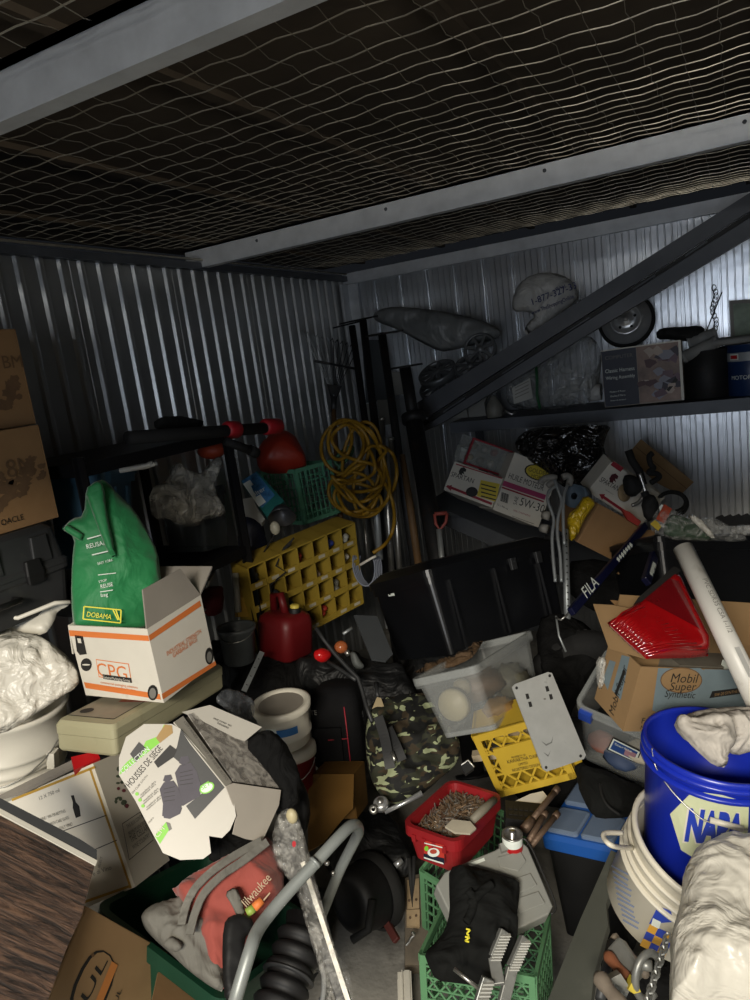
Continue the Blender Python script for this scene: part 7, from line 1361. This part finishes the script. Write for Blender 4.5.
for (x, y, sx, sy) in ((-w*.24, -d*.26, w*.44, d*.4), (w*.24, -d*.26, w*.44, d*.4), (-w*.24, d*.24, w*.44, d*.42), (w*.24, d*.24, w*.44, d*.42)):
    mb = MB(); mb.loft([(sx, sy, .01, h), (sx, sy, .01, h+.008), (sx-.012, sy-.012, .01, h+.012)], m_cl2, Mx.Translation((x, y, 0))); part('compartment_cover', mb, t, label='clear compartment cover')
t = thing('cap', 'black fabric cap resting on the blue toolbox lid', 'hat', W(610, 800, 2.05)); P = Plane((580, 785, 2.06), (645, 800, 2.08), (600, 815, 1.98))
mb = MB(); pillow(mb, [(574, 762), (588, 770), (610, 776), (648, 793), (646, 805), (640, 813), (620, 818), (600, 819), (588, 808), (580, 790), (577, 778)], P, .05, m_jk, amp=.014, sc=6, seed=33, D=.06); part('crown', mb, t, world=True)
mb = MB(); mb.tube(cat_([P.shift(.046).at(*p) for p in ((600, 784), (602, 795), (608, 806), (620, 815))], False), .004, m_blkm, 6); part('seam', mb, t, world=True)
# white bucket
m_wbk = mat('white_bucket', '#d6d0bf', .42, var=.05, vs=3, dirt='#b3aa93', ds=5, dt=.62, bump=.02, bs=30)
t, M, H, _ = pail('bucket', 'white bucket with blue and yellow checkers, the blue bucket sitting in it', (704, 845, 1.62), (663, 907, 1.73), .156, .140, m_wbk, ribs=()); 
mb = MB()
for z in (H*.62, H*.72, H*.83): mb.lathe([(.150, z-.004), (.161, z-.002), (.161, z+.003), (.15, z+.005)], m_wbk, 48)
mb.lathe([(.156, H-.012), (.164, H-.010), (.166, H+.004), (.160, H+.008), (.153, H+.002)], m_wbk, 48); part('rim_rings', mb, t)
Mi = M.inverted(); 
def ang(px, py, dd=1.5): v = Mi @ W(px, py, dd); return math.atan2(v.y, v.x)
def hit(px, py, rb=.140, rt=.156, pad=.0012):
    """point of the bucket wall seen at a picture point, in bucket space"""
    o = Mi @ EYE; dv = (Mi.to_3x3() @ ray(px, py)); lo, hi = .8, 2.2; tt = lo; best = None
    while tt < hi:
        p = o+dv*tt; r = rb+(rt-rb)*p.z/H
        if math.hypot(p.x, p.y) < r+pad and -.02 < p.z < H+.02:
            a_, b_ = tt-.004, tt
            for _ in range(14):
                m_ = (a_+b_)/2; p = o+dv*m_
                if math.hypot(p.x, p.y) < rb+(rt-rb)*p.z/H+pad: b_ = m_
                else: a_ = m_
            return o+dv*b_
        tt += .004
    return None
def cpoly(mb, pts, m, pad=.0012, n=5):
    """picture-space quad wrapped on the bucket wall"""
    (a, b, c, e_) = pts; vs = []; fs = []
    for i in range(n+1):
        for j in range(n+1):
            u, v = i/n, j/n; x = (a[0]*(1-u)+b[0]*u)*(1-v)+(e_[0]*(1-u)+c[0]*u)*v; y = (a[1]*(1-u)+b[1]*u)*(1-v)+(e_[1]*(1-u)+c[1]*u)*v
            p = hit(x, y, *CW, pad); 
            if p is None: return
            vs.append(p)
    for i in range(n):
        for j in range(n): k = i*(n+1)+j; fs.append((k, k+1, k+n+2, k+n+1))
    mb.add(vs, fs, m)
CW = (.140, .156); m_ckb = mat('checker_blue', '#2a45ad', .5); m_cky = mat('checker_yellow', '#d9a43e', .5)
mb = MB(); cpoly(mb, [(658, 906), (671, 911), (673, 922), (649, 924)], m_ckb)
g0 = (650, 924); ux = (8.2, 4.0); uy = (-3.4, 7.2)
for i in range(3):
    for j in range(3):
        o = (g0[0]+ux[0]*i+uy[0]*j, g0[1]+ux[1]*i+uy[1]*j); q4 = [o, (o[0]+ux[0], o[1]+ux[1]), (o[0]+ux[0]+uy[0], o[1]+ux[1]+uy[1]), (o[0]+uy[0], o[1]+uy[1])]
        cpoly(mb, q4, (m_cky if (i+j) % 2 == 0 else m_ckb), .0018, 2)
cpoly(mb, [(653, 918), (661, 922), (659, 929), (651, 925)], m_wink, .0024, 2)
part('checker_print', mb, t, label='blue and yellow checker print')
mb = MB(); m_txt = mat('pale_blue_text', '#7d8aa8', .6)
for k in range(11):
    x0 = 612+k*.9+(k > 7)*2; y0 = 865+k*5.4; 
    cpoly(mb, [(x0, y0), (x0+17-(k % 3)*1.5, y0+9), (x0+16.6-(k % 3)*1.5, y0+10.6), (x0-.4, y0+1.6)], m_txt, .0012, 4)
part('fine_print', mb, t, label='block of small blue print')
mb = MB(); P_ = [hit(632, 848, *CW, .01), V(Mi @ W(613, 846, 1.50)), V(Mi @ W(604, 838, 1.52)), V(Mi @ W(606, 833, 1.54)), V(Mi @ W(622, 833, 1.57))]; P_ = [p for p in P_ if p is not None]; mb.tube(cat_(P_, False), .0055, m_wbk, 8, sx=1); part('handle_lug', mb, t)
# blue bucket
m_blue = mat('bucket_blue', '#1a2fae', .3, var=.06, vs=3, spec=.6, dirt='#2336a0', ds=6, dt=.6)
t, M, H, _ = pail('bucket', 'blue plastic bucket with a parts-store logo, rags in it, nested in the white bucket', (717, 742, 1.60), (700, 900, 1.70), .150, .128, m_blue, ribs=(), wall=.003)
Mi = M.inverted(); CW = (.128, .150)
mb = MB()
for z in (H-.022, H-.046): mb.lathe([(.150, z-.004), (.160, z-.002), (.160, z+.006), (.15, z+.008)], m_blue, 48)
part('rim_rings', mb, t)
m_cream = mat('logo_cream', '#c5cba6', .45); m_nbl = mat('logo_blue', '#1f3aa8', .45)
def cfan(mb, pts, m, pad, n=10):
    cx = sum(p[0] for p in pts)/len(pts); cy = sum(p[1] for p in pts)/len(pts); k = len(pts)
    for i in range(k): a = pts[i]; b = pts[(i+1) % k]; cpoly(mb, [(cx, cy), a, b, (cx, cy)], m, pad, 5)
mb = MB(); hexo = [(670, 814), (693, 791), (722, 795), (749, 803), (748, 832), (735, 856), (700, 862), (681, 850)]; cfan(mb, hexo, m_cream, .0015)
def ctext(mb, s, x0, y0, x1, y1, hh, m, pad):
    vs, fs, w_ = textmesh(s, .06); mx_ = max(v.y for v in vs); out = []
    for v in vs:
        u = v.x/w_; p = hit(x0+(x1-x0)*u+(hh[0])*v.y/mx_, y0+(y1-y0)*u+(hh[1])*v.y/mx_, *CW, pad)
        if p is None: return
        out.append(p)
    mb.add(out, fs, m)
ctext(mb, 'NAPA', 682.5, 840, 743, 847, (5, -33.5), m_white, .003); ctext(mb, 'NAPA', 684.5, 839, 741.5, 845.5, (5, -31), m_nbl, .0045); part('logo', mb, t, label='cream hexagon logo with blue letters')
mb = MB(); pts = [(652, 748), (655, 765), (665, 782), (680, 800), (697, 815), (709, 822)]; q = []
for i, (x, y) in enumerate(pts): p = hit(x, y, *CW, .006); q.append(p) if p is not None else None
q.append(hit(748, 830, *CW, .012)) if hit(748, 830, *CW, .012) else None; mb.tube(cat_(q, False), .0018, m_steel, 6); part('wire_handle', mb, t)
mb = MB(); a = hit(710, 820, *CW, .014); b = hit(743, 829, *CW, .014); mb.tube([a, b], .0065, m_whitep, 12); part('hand_grip', mb, t, label='white hand grip')
# rags in the bucket
m_rag = wrinkly('white_rag', soft=True, col='#b7b1a8', rough=.85, scale=9, strength=.6, dist=.02, var=.08)
for q_, (ol, dd, lab) in enumerate((([(672, 722), (690, 712), (715, 708), (740, 706), (775, 708), (780, 735), (740, 742), (700, 745), (680, 735)], 1.60, 'crumpled white rag filling the back of the blue bucket'), ([(676, 717), (683, 713), (692, 719), (706, 712), (722, 714), (734, 730), (736, 742), (728, 752), (727, 768), (714, 766), (700, 754), (688, 742), (679, 730)], 1.50, 'white rag hanging over the front rim of the blue bucket'), ([(712, 718), (730, 710), (755, 712), (775, 730), (770, 748), (750, 752), (735, 756), (722, 748), (720, 735)], 1.55, 'crumpled white rag bunched at the right in the blue bucket'))):
    mb = MB(); pillow(mb, ol, Plane(W(715, 738, dd), n=-RF+V((0, 0, .6))), .045, m_rag, amp=.035, sc=16, seed=95+q_, step=2.2); solo('rag', lab, 'rag', mb, group='white rags in the blue bucket')
# white bag bottom right
mb = MB(); pillow(mb, [(683, 873), (697, 857), (712, 848), (730, 844), (750, 846), (790, 846), (800, 900), (800, 1020), (670, 1020), (669, 985), (671, 960), (669, 945), (674, 925), (680, 905), (682, 890)], Plane((680, 880, 1.38), (760, 880, 1.36), (700, 1000, 1.18)), .10, wrinkly('white_bag_bright', soft=True, col='#d2cec2', rough=.32, scale=14, strength=.6, dist=.015, alpha=.9, var=.06, spec=.6), amp=.032, sc=10, fold=True, seed=101, step=2.6); solo('plastic_bag', 'large white plastic bag in the bottom right corner in front of the buckets', 'bag', mb)
mb = MB(); mb.tube([W(740, 862, 1.5), W(748, 900, 1.45)], .012, m_ylab, 8); mb.box(tuple(W(752, 850, 1.72)), (.05, .05, .2), mat('yellow_jug', '#c9b63a', .5)); solo('yellow_jug', 'sliver of a yellow container behind the white bag at the right edge', 'container', mb)
# dark board and hand tools
P = Plane((560, 990, 1.55), (605, 940, 1.62), (615, 855, 1.82)); mb = MB(); P.slab(mb, [(611, 850), (621, 855), (616, 880), (606, 903), (608, 925), (602, 945), (594, 975), (588, 1030), (535, 1030), (550, 995), (580, 920)], mat('dark_green_grey', '#4a4c45', .6, var=.15, vs=5, dirt='#5c5d55', ds=5, dt=.6), .02); solo('dark_board', 'dark grey-green board slanting down to the bottom edge left of the white bucket', 'board', mb)
m_hd = mat('dirty_grip', '#7d7265', .7, var=.25, vs=12, bump=.15); m_hd2 = mat('brown_grip', '#8a553a', .6, var=.15)
def handle(lab, a, b, r, m, nm='hand_tool'):
    A_, B_ = W(*a), W(*b); mb = MB(); n_ = 8; mb.tube([A_.lerp(B_, i/n_) for i in range(n_+1)], [r*(.55 if i == 0 else .95+.12*math.sin(i*1.3)) for i in range(n_+1)], m, 12); return solo(nm, lab, 'tool', mb, group='hand tools at the bottom right')
handle('brown-gripped hand tool, its handle pointing up beneath the white bucket', (606, 953, 1.56), (632, 985, 1.48), .013, m_hd2); handle('dirty grey tool handle, lowest at the bottom edge', (597, 974, 1.45), (628, 1015, 1.36), .016, m_hd)
handle('short dark-tipped grey handle beside the white bucket', (611, 936, 1.62), (626, 950, 1.60), .013, m_hd); handle('small grey tool handle with rounded end next to the brown grip', (632, 958, 1.56), (646, 975, 1.5), .010, m_hd)
t = thing('hammer', 'grey steel hammer head among the tools under the white bucket', 'hammer', W(625, 975, 1.5)); mb = MB(); mb.bar(W(615, 945, 1.58), W(638, 978, 1.5), .045, .03, m_dst, RF); part('head', mb, t, world=True, bevel=.008); mb = MB(); mb.tube([W(612, 942, 1.6), W(600, 1000, 1.5)], .011, m_char, 10); part('handle', mb, t, world=True)
mb = MB(); P = Plane(W(633, 988, 1.44), n=-RF+V((0, 0, .4))); P.slab(mb, [(628, 990), (634, 978), (641, 992), (634, 994)], m_ylab, .03); P.slab(mb, [(612, 980), (622, 975), (632, 990), (625, 1005)], m_dst, .03, up=-.01); solo('chisel', 'grey tool with a yellow tip at the bottom edge', 'tool', mb)
mb = MB(); c = W(648, 976, 1.46); A = axis(c, -RF+RR*.5); mb.tube([A @ V((.036*math.cos(a), .036*1.3*math.sin(a), 0)) for a in [.6+4.6*i/18 for i in range(19)]], .008, m_dst, 10); mb.tube([W(640, 964, 1.46), W(652, 966, 1.45)], .011, m_dst, 10); solo('steel_hook', 'curved dark steel hook beside the chain under the white bucket', 'hook', mb)
mb = MB(); a, b = W(668, 935, 1.5), W(646, 1005, 1.36); ax = (b-a).normalized(); s1 = ax.cross(RF).normalized(); s2 = ax.cross(s1)
for i in range(11):
    c = a.lerp(b, (i+.5)/11); s_ = s1 if i % 2 else s2; mb.tube([c+ax*.013*math.cos(u)+s_*.007*math.sin(u) for u in [2*PI*j/10 for j in range(10)]], .0028, m_dst, 5, closed=True)
solo('steel_chain', 'grey steel chain hanging beside the white bag at the bottom', 'chain', mb)
mb = MB(); pillow(mb, [(600, 960), (620, 950), (650, 962), (672, 955), (672, 1010), (600, 1010)], Plane(W(640, 985, 1.80), n=-RF+V((0, 0, .8))), .09, m_bcloth, amp=.03, step=4, back=2); solo('canvas_pouch', 'dark canvas pouch under the hand tools at the bottom right', 'pouch', mb)

# pieces that belong to a part hang under it
UNDER = {'hand_grip': ('wire_handle', 'lower_leg'), 'latch': ('case_lid', 'lid', 'case_shell'), 'latch_handle': ('body',), 'printed_label': ('body', 'green_wrap'), 'logo': ('body',), 'lens_ribs': ('lens',), 'checker_print': ('body',), 'fine_print': ('body',),
 'printed_band': ('body',), 'lettering': ('body', 'bag_body'), 'yellow_mark': ('jacket_body',), 'printed_logo': ('bag_body',), 'printed_lettering': ('bag_body',), 'paper_slip': ('bag_body',), 'piping': ('bag_body',), 'bolt_hole': ('disc',), 'ribs': ('bar',),
 'screw_heads': ('wood_block',), 'packing_tape': ('body',), 'sticker': ('body',), 'rim_rings': ('body',), 'rubber_tip': ('lower_leg',), 'corner_rib': ('body',), 'grip_ribs': ('body',), 'compartment_cover': ('lid',), 'valve_cup': ('body',), 'moulded_ridges': ('case_shell',),
 'gasket': ('case_shell',), 'label': ('case_shell',), 'white_lettering': ('shaft',), 'joint_ring': ('tube',), 'rivet': ('tube',), 'clamp_ring': ('ribbed_sleeve',), 'yellow_label': ('motor_housing',), 'buckle': ('strap', 'end_panel'), 'moulded_panel': ('body',), 'red_dot': ('black_bar',)}
base = lambda n: n.rsplit('.', 1)[0] if n[-3:].isdigit() else n
for root in [o for o in C.objects if o.parent is None and o.type == 'EMPTY']:
    kids = [o for o in C.objects if o.parent == root]
    for k in kids:
        if sum(1 for q_ in kids if q_.parent == root) < 3: break
        for want in UNDER.get(base(k.name), ()):
            host = next((h for h in kids if base(h.name) == want and h.parent == root), None)
            if host and host is not k: k.parent = host; break
